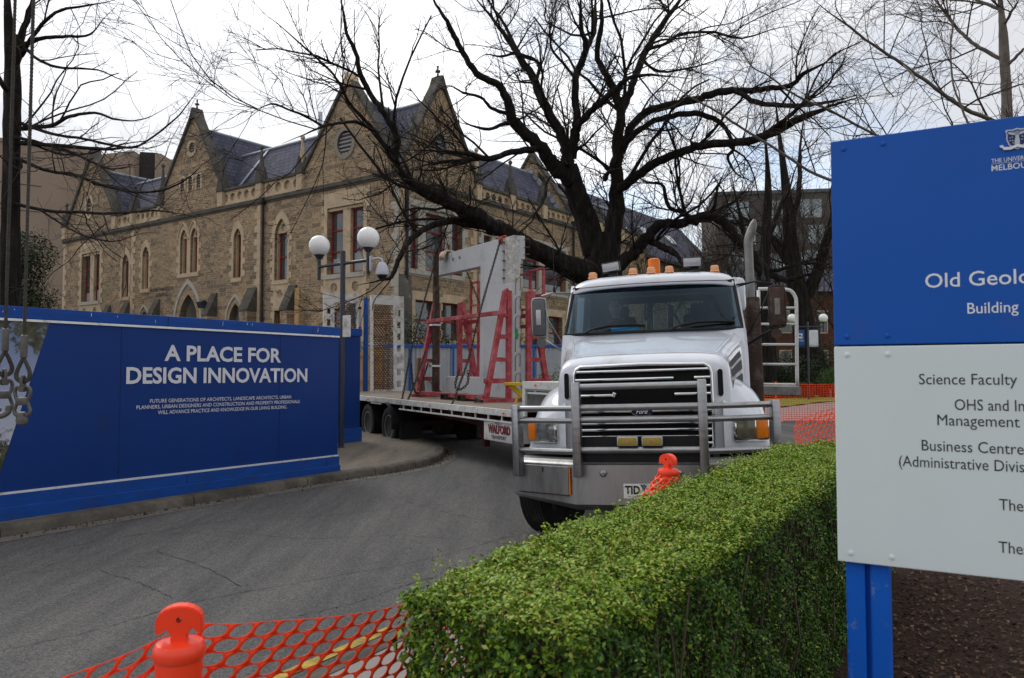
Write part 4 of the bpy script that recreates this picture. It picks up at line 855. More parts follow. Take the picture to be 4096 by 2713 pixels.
# cab
def cabring(z, hw, y0, y1, r=.12):
    o = []
    for cx_, cy_, a0 in ((hw - r, y1 - r, 0), (-hw + r, y1 - r, 90), (-hw + r, y0 + r, 180), (hw - r, y0 + r, 270)):
        for i in range(6): a = R(a0 + i * 18); o.append((cx_ + r * math.cos(a), cy_ + r * math.sin(a), z))
    return o
b = MB(); b.grid([cabring(z, hw, y0, 3.86, r) for z, hw, y0, r in ((.88, 1.06, 1.75, .05), (1.0, 1.085, 1.75, .05), (1.9, 1.085, 1.95, .06), (2.15, 1.08, 2.06, .06), (2.2, 1.075, 2.07, .06))], closed=True); b.add(cabring(.88, 1.06, 1.75, 3.86, .05), [tuple(range(24))]); b.build('cab', M['white_paint'], tr, True)
wb = lambda t: Vector((1.035 * t, 2.00 + .10 * t * t, 2.205)); wt = lambda t: Vector((.965 * t, 2.34 + .095 * t * t, 2.80))
T_ = [i / 10 for i in range(-10, 11)]
b = MB(); b.grid([[wb(t).lerp(wt(t), k / 6) for t in T_] for k in range(7)]); b.build('windscreen', M['windscreen'], tr, 'all')
b = MB(); seal = [wb(t) for t in T_] + [wb(1).lerp(wt(1), k / 6) for k in range(1, 6)] + [wt(t) for t in T_[::-1]] + [wt(-1).lerp(wb(-1), k / 6) for k in range(1, 6)]; b.tube(seal, .021, 8, closed=True); b.build('windscreen_seal', M['black'], tr, 'all')
for g in (-1, 1):
    b = MB(); b.grid([[(g * 1.06, 2.16, 2.12), (g * 1.085, 2.2, 2.12), (g * 1.075, 2.29, 2.12), (g * 1.03, 2.27, 2.12)], [(g * .99, 2.47, 2.84), (g * 1.012, 2.50, 2.84), (g * 1.005, 2.58, 2.84), (g * .965, 2.55, 2.84)]], closed=True)
    b.grid([[(g * 1.03, 2.12, 2.14), (g * 1.078, 2.19, 2.14)], [(g * .965, 2.43, 2.84), (g * 1.008, 2.50, 2.84)]])
    b.bar((g * 1.06, 3.30, 2.15), (g * 1.0, 3.30, 2.86), .09, .06); b.bar((g * 1.04, 3.83, 2.15), (g * .98, 3.80, 2.86), .10, .10); b.build('pillar', M['white_paint'], tr, True)
    b = MB(); b.add([(g * 1.066, 2.25, 2.2), (g * 1.066, 3.28, 2.2), (g * 1.0, 3.28, 2.83), (g * 1.0, 2.53, 2.83)], [(0, 1, 2, 3)]); b.build('side_window', M['side_glass'], tr)
    b = MB(); b.add([(g * 1.062, 3.33, 2.19), (g * 1.04, 3.80, 2.19), (g * .98, 3.78, 2.86), (g * 1.0, 3.33, 2.86)], [(0, 1, 2, 3)]); b.build('rear_quarter', M['white_paint'], tr)
ro = lambda a, z, d: (a, d, z)
b = MB(); b.plate([[(-1.04, 2.15), (1.04, 2.15), (.98, 2.88), (-.98, 2.88)], [(-.62, 2.33), (.62, 2.33), (.60, 2.70), (-.60, 2.70)]], ro, 3.80, 3.85); b.build('rear_wall', M['cab_dark'], tr)
b = MB(); b.add([(-.63, 3.825, 2.32), (.63, 3.825, 2.32), (.61, 3.825, 2.71), (-.61, 3.825, 2.71)], [(0, 1, 2, 3)]); b.build('rear_window', M['side_glass'], tr)
RS = [(2.36, 2.775, .99, .0), (2.262, 2.775, 1.0, .0), (2.255, 2.79, 1.002, .012), (2.275, 2.845, 1.0, .05), (2.33, 2.89, .995, .075), (2.45, 2.93, .985, .09), (2.6, 2.958, .978, .10), (2.9, 2.985, .975, .12), (3.4, 2.99, .975, .12), (3.75, 2.97, .97, .11), (3.84, 2.93, .965, .08), (3.86, 2.85, .96, .0)]
b = MB()
for g in (-1, 1): b.grid([[(g * x, y + .13 * (x / hw) ** 2 * max(0, 1 - max(0, y - 2.30) / .5), z) for x, z in [catmull([(0, zt), (hw * .4, zt - .004), (hw * .75, zt - .02), (hw * .92, zt - .045 - dr * .1), (hw * .985, zt - .05 - dr * .5), (hw, zt - .03 - dr)], i * 5 / 20) for i in range(21)]] for y, zt, hw, dr in RS])
b.build('roof', M['white_paint'], tr, 'all')
b = MB(); b.tube([(x, 2.256 + .13 * x * x, 2.805 - .012 * x * x) for x in [i * .095 for i in range(-10, 11)]], .004, 5); b.build('roof_pinstripe', M['maroon'], tr)
b = MB(); b.box((0, 3.05, 2.79), (1.9, 1.35, .03)); b.build('headlining', M['cab_dark'], tr)
b = MB(); b.rbox((0, 2.44, 2.735), (1.82, .05, .10), .01, Matrix.Rotation(R(-25), 3, 'X')); b.build('sun_visor', M['dark'], tr)
b = MB(); b.rbox((0, 2.42, 2.12), (2.02, .62, .16), .03); b.rbox((-.52, 2.62, 2.2), (.55, .25, .10), .03); b.build('dashboard', M['cab_dark'], tr, True)
b = MB(); b.box((0, 3.0, 1.35), (2.1, 1.6, .05)); b.build('cab_floor', M['cab_dark'], tr)
for x in (-.55, .58):
    b = MB(); b.rbox((x, 3.22, 1.80), (.52, .50, .16), .05); b.rbox((x, 3.52, 2.16), (.50, .15, .68), .05, Matrix.Rotation(R(-8), 3, 'X')); b.rbox((x, 3.57, 2.56), (.30, .10, .17), .04); b.build('seat', M['seat_grey'], tr, True)
sw = Vector((-.52, 2.80, 2.22)); SWM = Matrix.Rotation(R(-55), 3, 'X'); b = MB(); b.tube([sw + SWM @ Vector((.24 * math.cos(i * math.pi / 14), .24 * math.sin(i * math.pi / 14), 0)) for i in range(28)], .015, 8, closed=True)
b.tube([sw + SWM @ Vector((-.23, 0, 0)), sw + SWM @ Vector((.23, 0, 0))], .012, 6); b.tube([sw, (-.52, 2.6, 2.06)], .025, 8); b.build('steering_wheel', M['black'], tr, 'all')
for x0, s in ((-.80, 1), (.22, 1)):
    p = [(x0 + a * .92, 2.0 + .10 * ((x0 + a * .92) / 1.03) ** 2 + c, 2.205 + d) for a, c, d in ((.0, -.05, .0), (.14, -.035, .055), (.34, -.015, .085), (.62, .005, .088), (.80, .01, .072))]
    b = MB(); b.tube(smooth_path(p, 4), .011, 6); b.tube([Vector(q) + Vector((0, .012, -.012)) for q in p[1:]], .008, 4); b.tube(smooth_path(p[:3], 4), .015, 6); b.build('wiper', M['black'], tr, 'all')
# roof lights
for x, y, z in ((-.759, 2.66, 2.955), (-.238, 2.58, 2.968), (-.012, 2.575, 2.969), (.212, 2.58, 2.968), (.759, 2.66, 2.955)):
    b = MB(); b.rbox((x, y + .045, z + .034), (.098, .13, .075), .022); b.rbox((x, y + .05, z - .003), (.11, .16, .02), .006); b.build('marker_light', M['amber_pale'], tr, True)
b = MB(); b.lathe([(.077, 0), (.078, .16), (.074, .195), (.06, .205), (.02, .207)], (0, 3.02, 3.0), 28); b.lathe([(.085, -.03), (.085, .012)], (0, 3.02, 3.0), 28); bc = b.build('beacon', M['beacon'], tr, True)
for x, ty in ((-.535, 7), (.49, 0)):
    A = Matrix.Rotation(R(-ty), 3, 'Y') @ Matrix.Rotation(R(6), 3, 'X'); b = MB(); b.rbox((x, 2.80, 3.098), (.24, .10, .128), .016, A); b.rbox((x + .02, 2.83, 3.015), (.12, .05, .04), .008); wl = b.build('work_lamp', M['black'], tr, True)
    q = MB(); q.rbox(Vector((x, 2.80, 3.098)) + A @ Vector((0, -.048, 0)), (.212, .018, .10), .004, A); q.rbox(Vector((x, 2.80, 3.098)) + A @ Vector((0, -.058, -.002)), (.13, .006, .05), .002, A); q.build('cover', M['grey_lamp'], wl, True)
# mirrors
M['mirror_grey'] = pmat('mirror_back', (.10, .10, .105), .45, .2, var=.15, vs=12)
for g in (-1, 1):
    cx_ = g * (1.365 if g < 0 else 1.43); cy_ = 2.15; cz_ = 2.435
    sh_ = M['mirror_grey'] if g < 0 else M['brown_steel']
    b = MB(); b.rbox((cx_, cy_, cz_), (.165, .085, .45), .028); mr_ = b.build('mirror', sh_, tr, True)
    q = MB(); q.tube(smooth_path([(cx_ - .085, cy_, cz_ - .2), (cx_ - .09, cy_, cz_), (cx_ - .085, cy_, cz_ + .2), (cx_ - .05, cy_, cz_ + .235), (cx_ + .05, cy_, cz_ + .235), (cx_ + .085, cy_, cz_ + .2), (cx_ + .09, cy_, cz_), (cx_ + .085, cy_, cz_ - .2), (cx_ + .05, cy_, cz_ - .235), (cx_ - .05, cy_, cz_ - .235), (cx_ - .085, cy_, cz_ - .2)], 4), .011, 8); q.build('mirror_frame', M['steel'] if g < 0 else M['brown_steel'], mr_, 'all')
    q = MB(); q.rbox((cx_, cy_ - .045, cz_ + .0), (.06, .01, .19), .004); q.build('back_plate', M['grey_lamp'] if g < 0 else M['rim'], mr_, True)
    q = MB(); q.lathe([(.0, -.03), (.04, -.024), (.058, 0), (.06, .012)], (cx_ + g * -.02, cy_, cz_ - .31), 20, RX90); q.build('round_mirror', sh_, mr_, True)
    b = MB(); b.tube([(g * 1.0, 2.42, 2.74), (g * 1.2, 2.28, 2.755), (cx_ - g * .03, 2.16, 2.70)], .011, 8); b.tube([(g * 1.0, 2.48, 2.72), (g * 1.2, 2.28, 2.755)], .009, 6)
    b.tube([(cx_ - g * .02, 2.15, 2.19), (g * 1.25, 2.15, 2.12), (g * 1.09, 2.15, 2.02)], .012, 8); b.tube([(cx_ - g * .02, 2.15, 2.21), (g * 1.09, 2.22, 2.00)], .009, 6)
    b.tube([(cx_ - g * .06, 2.15, 2.66), (g * 1.25, 2.14, 2.40), (g * 1.08, 2.15, 2.10)], .009, 6); b.build('mirror_arm', M['steel'] if g < 0 else M['black'], tr, 'all')
b = MB(); b.lathe([(.02, 0), (.02, .05), (.008, .07), (.005, .12), (.003, .7), (.002, 1.05)], (-1.19, 2.28, 2.755), 8); b.build('aerial', M['black'], tr, True)
b = MB(); b.lathe([(.02, 0), (.02, .05), (.008, .07), (.005, .12), (.003, .42)], (1.30, 2.24, 2.755), 8); b.build('aerial', M['black'], tr, True)
# exhaust stack, air box, snorkel
b = MB(); b.tube(smooth_path([(1.237, 3.95, 1.0), (1.237, 3.95, 2.9), (1.237, 3.95, 3.35), (1.24, 3.95, 3.52), (1.30, 3.95, 3.68), (1.335, 3.95, 3.80)], 5), [.060] * 20 + [.057, .054, .049, .042, .030, .016], 18); ex = b.build('exhaust_stack', pmat('dull_exhaust', (.20, .198, .195), .42, .75, var=.2, vs=6, dirt=((.10, .09, .08), .3, 4)), tr, True)
b = MB(); b.lathe([(.098, 1.1), (.105, 1.12), (.105, 2.70), (.098, 2.72)], (1.255, 3.97, 0), 24)
for i in range(16):
    for a in range(-4, 5): b.box((1.255 + .1055 * math.sin(a * .3), 3.97 - .1055 * math.cos(a * .3), 1.85 + i * .05), (.012, .004, .022), a * .3)
b.build('heat_shield', M['brown_steel'], tr, True)
b = MB(); b.rbox((1.05, 3.55, 2.72), (.20, .35, .46), .07); b.build('air_intake', M['white_paint'], tr, True)
# wheels
def wheel(parent, pos, rz, rad=.52, wd=.28, rimmat='rim', dual=False, name='wheel', face=-1):
    o = bpy.data.objects.new(name, None); col.objects.link(o); o.parent = parent; o.location = pos; o.rotation_euler = (0, 0, rz)
    w2 = wd / 2; pr = [(rad * .60, -w2 * .8), (rad * .68, -w2 * .98), (rad * .85, -w2), (rad * .95, -w2 * .93)]
    for k in range(-3, 4):
        c = k * w2 * .26; pr += [(rad, c - w2 * .10), (rad, c + w2 * .10), (rad - .014, c + w2 * .115), (rad - .014, c + w2 * .15)]
    pr = pr[:-2] + [(rad * .95, w2 * .93), (rad * .85, w2), (rad * .68, w2 * .98), (rad * .60, w2 * .8)]
    for off in ((0, -face * (wd + .05)) if dual else (0,)):
        b = MB(); b.lathe(pr, (off, 0, 0), 40, RY90); b.build('tyre', M['rubber'], o, True)
    f = face; b = MB(); b.lathe([(rad * .61, -f * w2 * .8), (rad * .61, f * w2 * .85), (rad * .56, f * w2 * .85), (rad * .53, f * w2 * .3), (rad * .44, f * (w2 * .1 if not dual else -w2 * .1)), (rad * .26, f * (w2 * .25)), (rad * .25, f * w2 * .6), (rad * .15, f * w2 * .65), (.02, f * w2 * .66)], (0, 0, 0), 32, RY90); b.build('rim', M[rimmat], o, True)
    b = MB()
    for i in range(10): a = i * math.pi / 5; b.lathe([(.016, 0), (.016, .03)], (f * w2 * .2, rad * .36 * math.cos(a), rad * .36 * math.sin(a)), 6, RY90 if f > 0 else Matrix.Rotation(R(-90), 3, 'Y'))
    b.build('wheel_nuts', M['rim'], o); return o
wheel(tr, (-1.0, 1.02, .52 + .029), R(-21), face=-1); wheel(tr, (1.0, 1.02, .52 - .029), R(-21), face=1)
for y in (5.55, 6.9):
    wheel(tr, (-1.07, y, .52 + .05), 0, dual=True, face=-1); wheel(tr, (1.07, y, .52 + .0), 0, dual=True, face=1)
b = MB()
for x in (-.42, .42): b.rbox((x, 4.3, .92), (.09, 6.4, .26), .01)
for y in (1.02, 5.55, 6.9): b.tube([(-.9, y, .53), (.9, y, .53)], .07, 10)
for y in (2.6, 4.2, 6.2, 7.3): b.box((0, y, .92), (.8, .1, .2))
b.build('chassis', M['black'], tr)
b = MB(); b.rbox((0, 1.15, 1.0), (.8, 1.1, .7), .05); b.build('engine', M['dark'], tr)
for g in (-1, 1):
    b = MB(); b.tube([(g * .95, 2.3, .70), (g * .95, 2.32, .70), (g * .95, 3.9, .70), (g * .95, 3.92, .70)], [.25, .29, .29, .25], 20); b.build('fuel_tank', M['alu'], tr, True)
    b = MB(); b.grid([[(g * x, 1.02 + .57 * math.cos(a), .53 + .57 * math.sin(a)) for a in [i * math.pi / 12 for i in range(13)]] for x in (.72, 1.15)]); b.build('wheel_arch_liner', M['black'], tr)
b = MB(); b.lathe([(.42, 1.06), (.42, 1.14), (.1, 1.15)], (0, 5.9, 0), 24); b.build('fifth_wheel', M['black'], tr, True)
# ------------------------------------------------------------------ driver and the folder on the dashboard
pw = tr.matrix_world if False else (Matrix.Translation((1.205, 7.27, 0)) @ tr.rotation_euler.to_matrix().to_4x4())
M['skin'] = pmat('skin', (.42, .25, .18), .55, var=.06, vs=20); M['shirt'] = pmat('dark_shirt', (.03, .035, .05), .9, var=.2); M['hivis'] = pmat('orange_collar', (.75, .14, .03), .8, var=.1); M['hair'] = pmat('dark_hair', (.02, .015, .012), .8, var=.3)
def skinned(name, verts, edges, radii, mt, parent, sub=1):
    me = bpy.data.meshes.new(name); me.from_pydata(verts, edges, []); o = bpy.data.objects.new(name, me); col.objects.link(o)
    s = o.modifiers.new('skin', 'SKIN'); s.use_smooth_shade = True
    for i, r_ in enumerate(radii): o.data.skin_vertices[0].data[i].radius = (r_, r_ * (.75 if r_ > .1 else 1)); o.data.skin_vertices[0].data[i].use_root = (i == 0)
    u = o.modifiers.new('sub', 'SUBSURF'); u.levels = u.render_levels = sub
    dg = bpy.context.evaluated_depsgraph_get(); m2 = bpy.data.meshes.new_from_object(o.evaluated_get(dg)); bpy.data.objects.remove(o); m2.name = name; m2.materials.clear()
    return link(name, m2, mt, parent, smooth='all')
pr_ = thing('person', 'driver in a dark shirt with an orange collar seated behind the steering wheel', 'person'); pr_.matrix_world = pw @ Matrix.Translation((-.55, 3.22, 1.88))
V_ = [(0, .05, .02), (0, .10, .22), (0, .10, .42), (0, .08, .53), (0, .07, .60), (.19, .09, .50), (.27, -.06, .30), (.19, -.30, .30), (-.19, .09, .50), (-.27, -.06, .30), (-.19, -.30, .30), (.10, -.02, .02), (.13, -.42, .04), (.13, -.52, -.40), (-.10, -.02, .02), (-.13, -.42, .04), (-.13, -.52, -.40), (.13, -.64, -.44), (-.13, -.64, -.44)]
E_ = [(0, 1), (1, 2), (2, 3), (3, 4), (2, 5), (5, 6), (6, 7), (2, 8), (8, 9), (9, 10), (0, 11), (11, 12), (12, 13), (0, 14), (14, 15), (15, 16), (13, 17), (16, 18)]
skinned('body', V_, E_, [.15, .15, .16, .06, .055, .07, .05, .035, .07, .05, .035, .09, .07, .045, .09, .07, .045, .04, .04], M['shirt'], pr_)
b = MB(); b.sphere((0, .045, .73), .105, 20, (.78, .92, 1.15)); b.sphere((0, -.05, .715), .018, 8, (.8, 1.1, 1.4)); b.sphere((0, -.035, .655), .03, 8, (1.1, .7, .5)); b.sphere((0, .045, .655), .065, 12, (.85, 1, .8))
for x in (-.083, .083): b.sphere((x, .06, .725), .028, 8, (.35, .7, 1.1))
b.tube([(0, .07, .56), (0, .06, .66)], .05, 10); b.build('head', M['skin'], pr_, 'all')
b = MB()
for x in (-.033, .033): b.sphere((x, -.046, .745), .011, 8)
b.build('eyes', M['ink'], pr_, 'all')
b = MB(); b.sphere((0, .065, .765), .108, 18, (.82, .9, .98)); b.v = [(x, y, max(z, .735 + (.06 - y) * .45)) for x, y, z in b.v]; b.build('hair', M['hair'], pr_, 'all')
b = MB(); b.tube([(.10 * math.cos(a), .07 + .085 * math.sin(a), .555 - .01 * math.sin(a)) for a in [i * math.pi / 10 for i in range(20)]], .02, 8, closed=True); b.build('collar', M['hivis'], pr_, 'all')
for g in (-1, 1):
    hx, hy, hz_ = g * .185, -.335, .315; b = MB(); b.rbox((hx, hy, hz_), (.035, .085, .08), .014)
    for k, L in enumerate((.07, .08, .076, .06)): z0 = hz_ + .03 - k * .021; b.tube([(hx, hy - .04, z0), (hx - g * .01, hy - .04 - L * .45, z0 + .004), (hx - g * .035, hy - .04 - L * .5, z0), (hx - g * .05, hy - .03 - L * .25, z0)], [.0095, .009, .0085, .007], 6)
    b.tube([(hx - g * .01, hy + .0, hz_ + .035), (hx - g * .03, hy - .03, hz_ + .055), (hx - g * .04, hy - .055, hz_ + .05)], [.011, .010, .008], 6); b.build('hand', M['skin'], pr_, 'all')
fd = thing('folder', 'bright blue paper folder lying on the truck dashboard', 'folder'); fd.matrix_world = pw @ Matrix.Translation((-.34, 2.34, 2.215))
b = MB(); b.rbox((0, 0, .03), (.34, .02, .10), .003, Matrix.Rotation(R(-50), 3, 'X')); b.rbox((-.16, .02, .01), (.12, .16, .02), .003); b.build('cover', M['paper_blue'], fd)

# ------------------------------------------------------------------ drop-deck trailer (local: x across from the near side, y towards its tail)
TO = Vector((0, 13.15, 0)); TROT = (.0074, 0, R(29.5))
TM = Matrix.Translation(TO) @ (Matrix.Rotation(TROT[2], 4, 'Z') @ Matrix.Rotation(TROT[0], 4, 'X'))
def on_trailer(name, label, cat, base, group=None):
    o = thing(name, label, cat, TM @ Vector(base), 0, group); o.rotation_euler = TROT; o['_'] = 0; del o['_']; return o
tl = on_trailer('trailer', 'white and red drop-deck trailer with two upright loading ramps at its tail', 'trailer', (0, 0, 0))
TW, TL = 2.5, 11.1
b = MB(); b.box((TW / 2, TL / 2 - .15, 1.085), (TW - .02, TL + .35, .03)); b.build('deck', M['deck'], tl)
for x, g in ((0, -1), (TW, 1)):
    b = MB(); b.rbox((x, TL / 2 - .15, 1.042), (.05, TL + .4, .118), .006)
    y0 = -.1
    for y in [.35 + i * .5 for i in range(10)]: b.box((x, y, .935), (.025, .025, .12))
    b.rbox((x, 2.5, .885), (.035, 5.2, .032), .006); b.box((x, 6.6, .955), (.03, .75, .03)); b.box((x, 6.24, .985), (.03, .03, .09)); b.box((x, 6.96, .985), (.03, .03, .09))
    for i in range(15): b.rbox((x + g * .03, .5 + i * .75, 1.03), (.02, .07, .075), .004)
    b.build('side_rail', M['white_worn'], tl)
    for y in (.25, 3.35, 7.1, 10.2): q = MB(); q.rbox((x + g * .03, y, 1.035), (.02, .055, .03), .005); q.build('side_marker', M['amber'], tl)
b = MB()
for x in (.75, 1.75): b.prism([(-.2, 1.02), (TL, 1.02), (TL, .80), (6, .72), (3.6, .70), (1.2, .62), (-.2, .62)], lambda a, z, d: (d, a, z), x - .06, x + .06)
for i in range(14): b.box((TW / 2, .1 + i * .8, .98), (TW - .1, .08, .12))
for y in (5.85, 7.3, 8.75): b.tube([(.3, y, .50), (2.2, y, .50)], .065, 10)
b.box((1.25, 1.6, .5), (.14, .14, .7)); b.bar((.75, 1.7, .75), (.2, 1.5, .55), .08); b.box((.35, 1.6, .62), (.10, .12, .55)); b.build('underframe', M['dark_red'], tl)
for y in (5.85, 7.3, 8.75):
    wheel(tl, (.15, y, .45 + .01 * (y > 6)), 0, .445, .27, dual=True, face=-1); wheel(tl, (2.35, y, .45), 0, .445, .27, dual=True, face=1)
for x in (.16, 2.34):
    b = MB(); pr = [(5.85 + .56 * math.cos(a), .52 + .50 * math.sin(a)) for a in [R(95 + i * 12) for i in range(9)]]
    b.grid([[(x - .27, p, q) for p, q in pr], [(x + .30, p, q) for p, q in pr]]); b.rbox((x + (.15 if x < 1 else -.12), 5.16, .36), (.54, .03, .42), .005); b.build('mudflap', M['black'], tl)
b = MB(); b.rbox((.24, .47, .712), (.46, 1.15, .355), .015); tb = b.build('toolbox', M['white_worn'], tl, True)
tf = lambda a, z, d: (.008 - d, .98 - a, z)
lettering('lettering', 'M.R. & L.K.', M['navy_ink'], tb, (.50, .828, .004), .036, .25, tf, .004, 0, 'centre')
b = MB(); b.box((.006, .73, .83), (.004, .16, .006)); b.box((.006, .20, .83), (.004, .20, .006)); b.build('lettering_rules', M['navy_ink'], tb)
lettering('lettering', 'WALFORD', M['ink'], tb, (.510, .668, .003), .150, .80, tf, .05, 0, 'centre'); lettering('lettering', 'WALFORD', M['red'], tb, (.50, .676, .006), .142, .78, tf, .015, 0, 'centre'); lettering('lettering', 'TRANSPORT', M['ink'], tb, (.50, .578, .004), .062, .55, tf, .01, 0, 'centre')
# gooseneck, with the ladder-like headboard at its far front corner
gp = [(0, -.38), (0, -1.5), (.3, -1.72), (2.86, -3.46), (2.86, -2.7), (2.5, -.38)]
b = MB(); b.prism(gp, lambda a, c, d: (a, c, d), 1.44, 1.585); b.box((1.25, -.36, 1.27), (2.48, .04, .36)); b.build('gooseneck', M['white_worn'], tl)
b = MB(); b.rbox((-.005, -.42, 1.30), (.05, .09, .57), .006); b.rbox((-.004, -1.0, 1.40), (.03, .95, .035), .006)
for y in (-.75, -1.2): b.box((-.004, y, 1.42), (.02, .03, .06))
b.rbox((-.02, -.95, 1.525), (.025, 1.12, .12), .004); b.build('gooseneck_rail', M['white_worn'], tl)
q = MB(); q.rbox((-.036, -.80, 1.53), (.016, .05, .028), .004); q.build('side_marker', M['amber'], tl)
b = MB(); b.box((1.2, -1.3, 1.2), (1.0, 1.7, .45)); b.build('gooseneck_beam', M['dark_red'], tl)
b = MB(); pA, pB = Vector((2.40, -3.13, 0)), Vector((2.845, -3.44, 0)); pt = lambda k, z: pA.lerp(pB, k) + Vector((0, 0, z))
b.tube([pt(0, 1.56), pt(0, 2.96)], .026, 12); b.tube(smooth_path([pt(1, 1.56), pt(1, 2.2), pt(1, 2.74), pt(.97, 2.86), pt(.85, 2.95), pt(.6, 2.975), pt(0, 2.98)], 5), .026, 12)
for z in (1.575, 1.87, 2.16, 2.46, 2.70): b.tube([pt(0, z), pt(1, z)], .018, 10)
b.build('headboard', M['white_worn'], tl, 'all')
b = MB(); b.rbox(tuple(pt(.5, 1.48)), (.62, .10, .13), .01, Matrix.Rotation(math.atan2(-.31, .445), 3, 'Z')); b.build('headboard_beam', M['rim'], tl)
b = MB(); b.rbox((.26, .30, 1.53), (.36, .30, .05), .006); b.bar((.14, .30, 1.5), (.40, .30, 1.30), .05, .08); b.bar((.30, .3, 1.42), (.22, .3, 1.12), .03); b.build('yellow_bracket', M['yellow'], tl)
for k, x0 in enumerate((.0, 1.45)):
    rp = bpy.data.objects.new('ramp', None); col.objects.link(rp); rp.parent = tl; rp.location = (x0, TL + .02, 1.1); rp.rotation_euler = (R(-2), 0, 0)
    mir = (lambda x: x) if k else (lambda x: 1.05 - x)
    b = MB(); fp_ = lambda a, z, d: (mir(a), d, z)
    hs = [[(.82, z), (.96, z), (.96, z + .20), (.82, z + .20)] for z in [.12 + i * .36 for i in range(7)]]
    b.plate([[(.72, 0), (1.05, 0), (1.05, 2.9), (.72, 2.9)]] + [[p for p in h] for h in hs], fp_, -.03, .03)
    b.plate([[(0, 0), (.06, 0), (.06, 2.9), (0, 2.9)]], fp_, -.06, .06); b.plate([[(.06, 2.62), (.72, 2.62), (.72, 2.9), (.06, 2.9)]], fp_, -.025, .03); b.plate([[(.06, 0), (.72, 0), (.72, .06), (.06, .06)]], fp_, -.025, .03)
    for i in range(8): b.box((mir(.39), .05, .2 + i * .36), (.68, .05, .05))
    b.build('frame', M['white_rusty'], rp)
    net('tread_mesh', M['rust'], lambda s, v: (mir(.05 + s), -.02, .06 + v), None, 7, 44, .090, .0585, .70, parent=rp, sol=.014, shear=.5, bw=(.17, .15))

# ------------------------------------------------------------------ load: concrete panel held between red racks
pn = on_trailer('concrete_panel', 'pale grey C-shaped precast concrete panel standing upright on the trailer', 'concrete panel', (1.62, 2.86, 1.10))
pf = lambda a, z, d: (d, a - 2.86, z - 1.10)
cir = lambda y, z, r: [(y + r * math.cos(i * math.pi / 8), z + r * math.sin(i * math.pi / 8)) for i in range(16)]
b = MB(); b.plate([[(2.86, 1.17), (6.16, 1.17), (6.16, 1.60), (4.35, 1.60), (4.35, 4.10), (6.95, 4.13), (6.95, 4.63), (3.29, 4.60), (3.29, 3.59), (2.86, 3.59)], cir(5.82, 4.42, .047), cir(5.43, 4.42, .047), cir(3.35, 1.9, .02)], pf, 0, .20); b.build('slab', M['concrete'], pn, bevel=.012)
b = MB(); gx = [0, .05, .1, .15, .2]
def rough_block(x0, x1, y0, y1, z0, z1):
    bm = bmesh.new(); bmesh.ops.create_cube(bm, size=1); bmesh.ops.subdivide_edges(bm, edges=bm.edges[:], cuts=9, use_grid_fill=True)
    for v in bm.verts:
        p = Vector((x0 + (v.co.x + .5) * (x1 - x0), y0 + (v.co.y + .5) * (y1 - y0), z0 + (v.co.z + .5) * (z1 - z0))); v.co = p + Vector((rnd.uniform(-1, 1), rnd.uniform(-1, 1), rnd.uniform(-.4, .4))) * .012
    bm.verts.index_update(); b.add([v.co for v in bm.verts], [[v.index for v in f.verts] for f in bm.faces]); bm.free()
rough_block(.035, .20, .02, .43, 2.49, 3.5); b.build('broken_edge', M['rough_concrete'], pn)
b = MB(); b.rbox((.245, .22, 3.25), (.12, .42, .50), .01); b.build('nib', M['concrete'], pn)
def rebar(p, r_, k): b = MB(); b.tube(p, r_, k); b.build('reinforcing_bar', M['rust'], pn)
for z in (2.62, 2.80, 3.0, 3.2, 3.4): rebar([(.06, .40, z), (-.03, .40, z + .003)], .014, 8)
for z in (3.1, 3.25, 3.42): rebar([(.28, .0, z), (.30, -.09, z), (.34, -.12, z)], .012, 8)
for i in range(6):
    z = .25 + i * .40; rebar([(.06, -.002, z), (.06, -.025, z), (.06, -.028, z + .3), (.10, -.028, z + .34)], .007, 5); rebar([(.16, -.002, z + .1), (.17, -.03, z + .1), (.17, -.03, z + .34), (.12, -.03, z + .36)], .007, 5)
b = MB(); b.box((.10, -.003, 1.42), (.07, .004, .22)); b.build('sticker', pmat('green_sticker', (.03, .30, .08), .5), pn)
b = MB(); b.box((1.72, 4.5, 1.135), (.3, 3.4, .07)); q = on_trailer('bearer', 'timber bearer lying on the deck beneath the concrete panel', 'timber', (0, 0, 0)); b.build('beam', M['old_timber'], q)
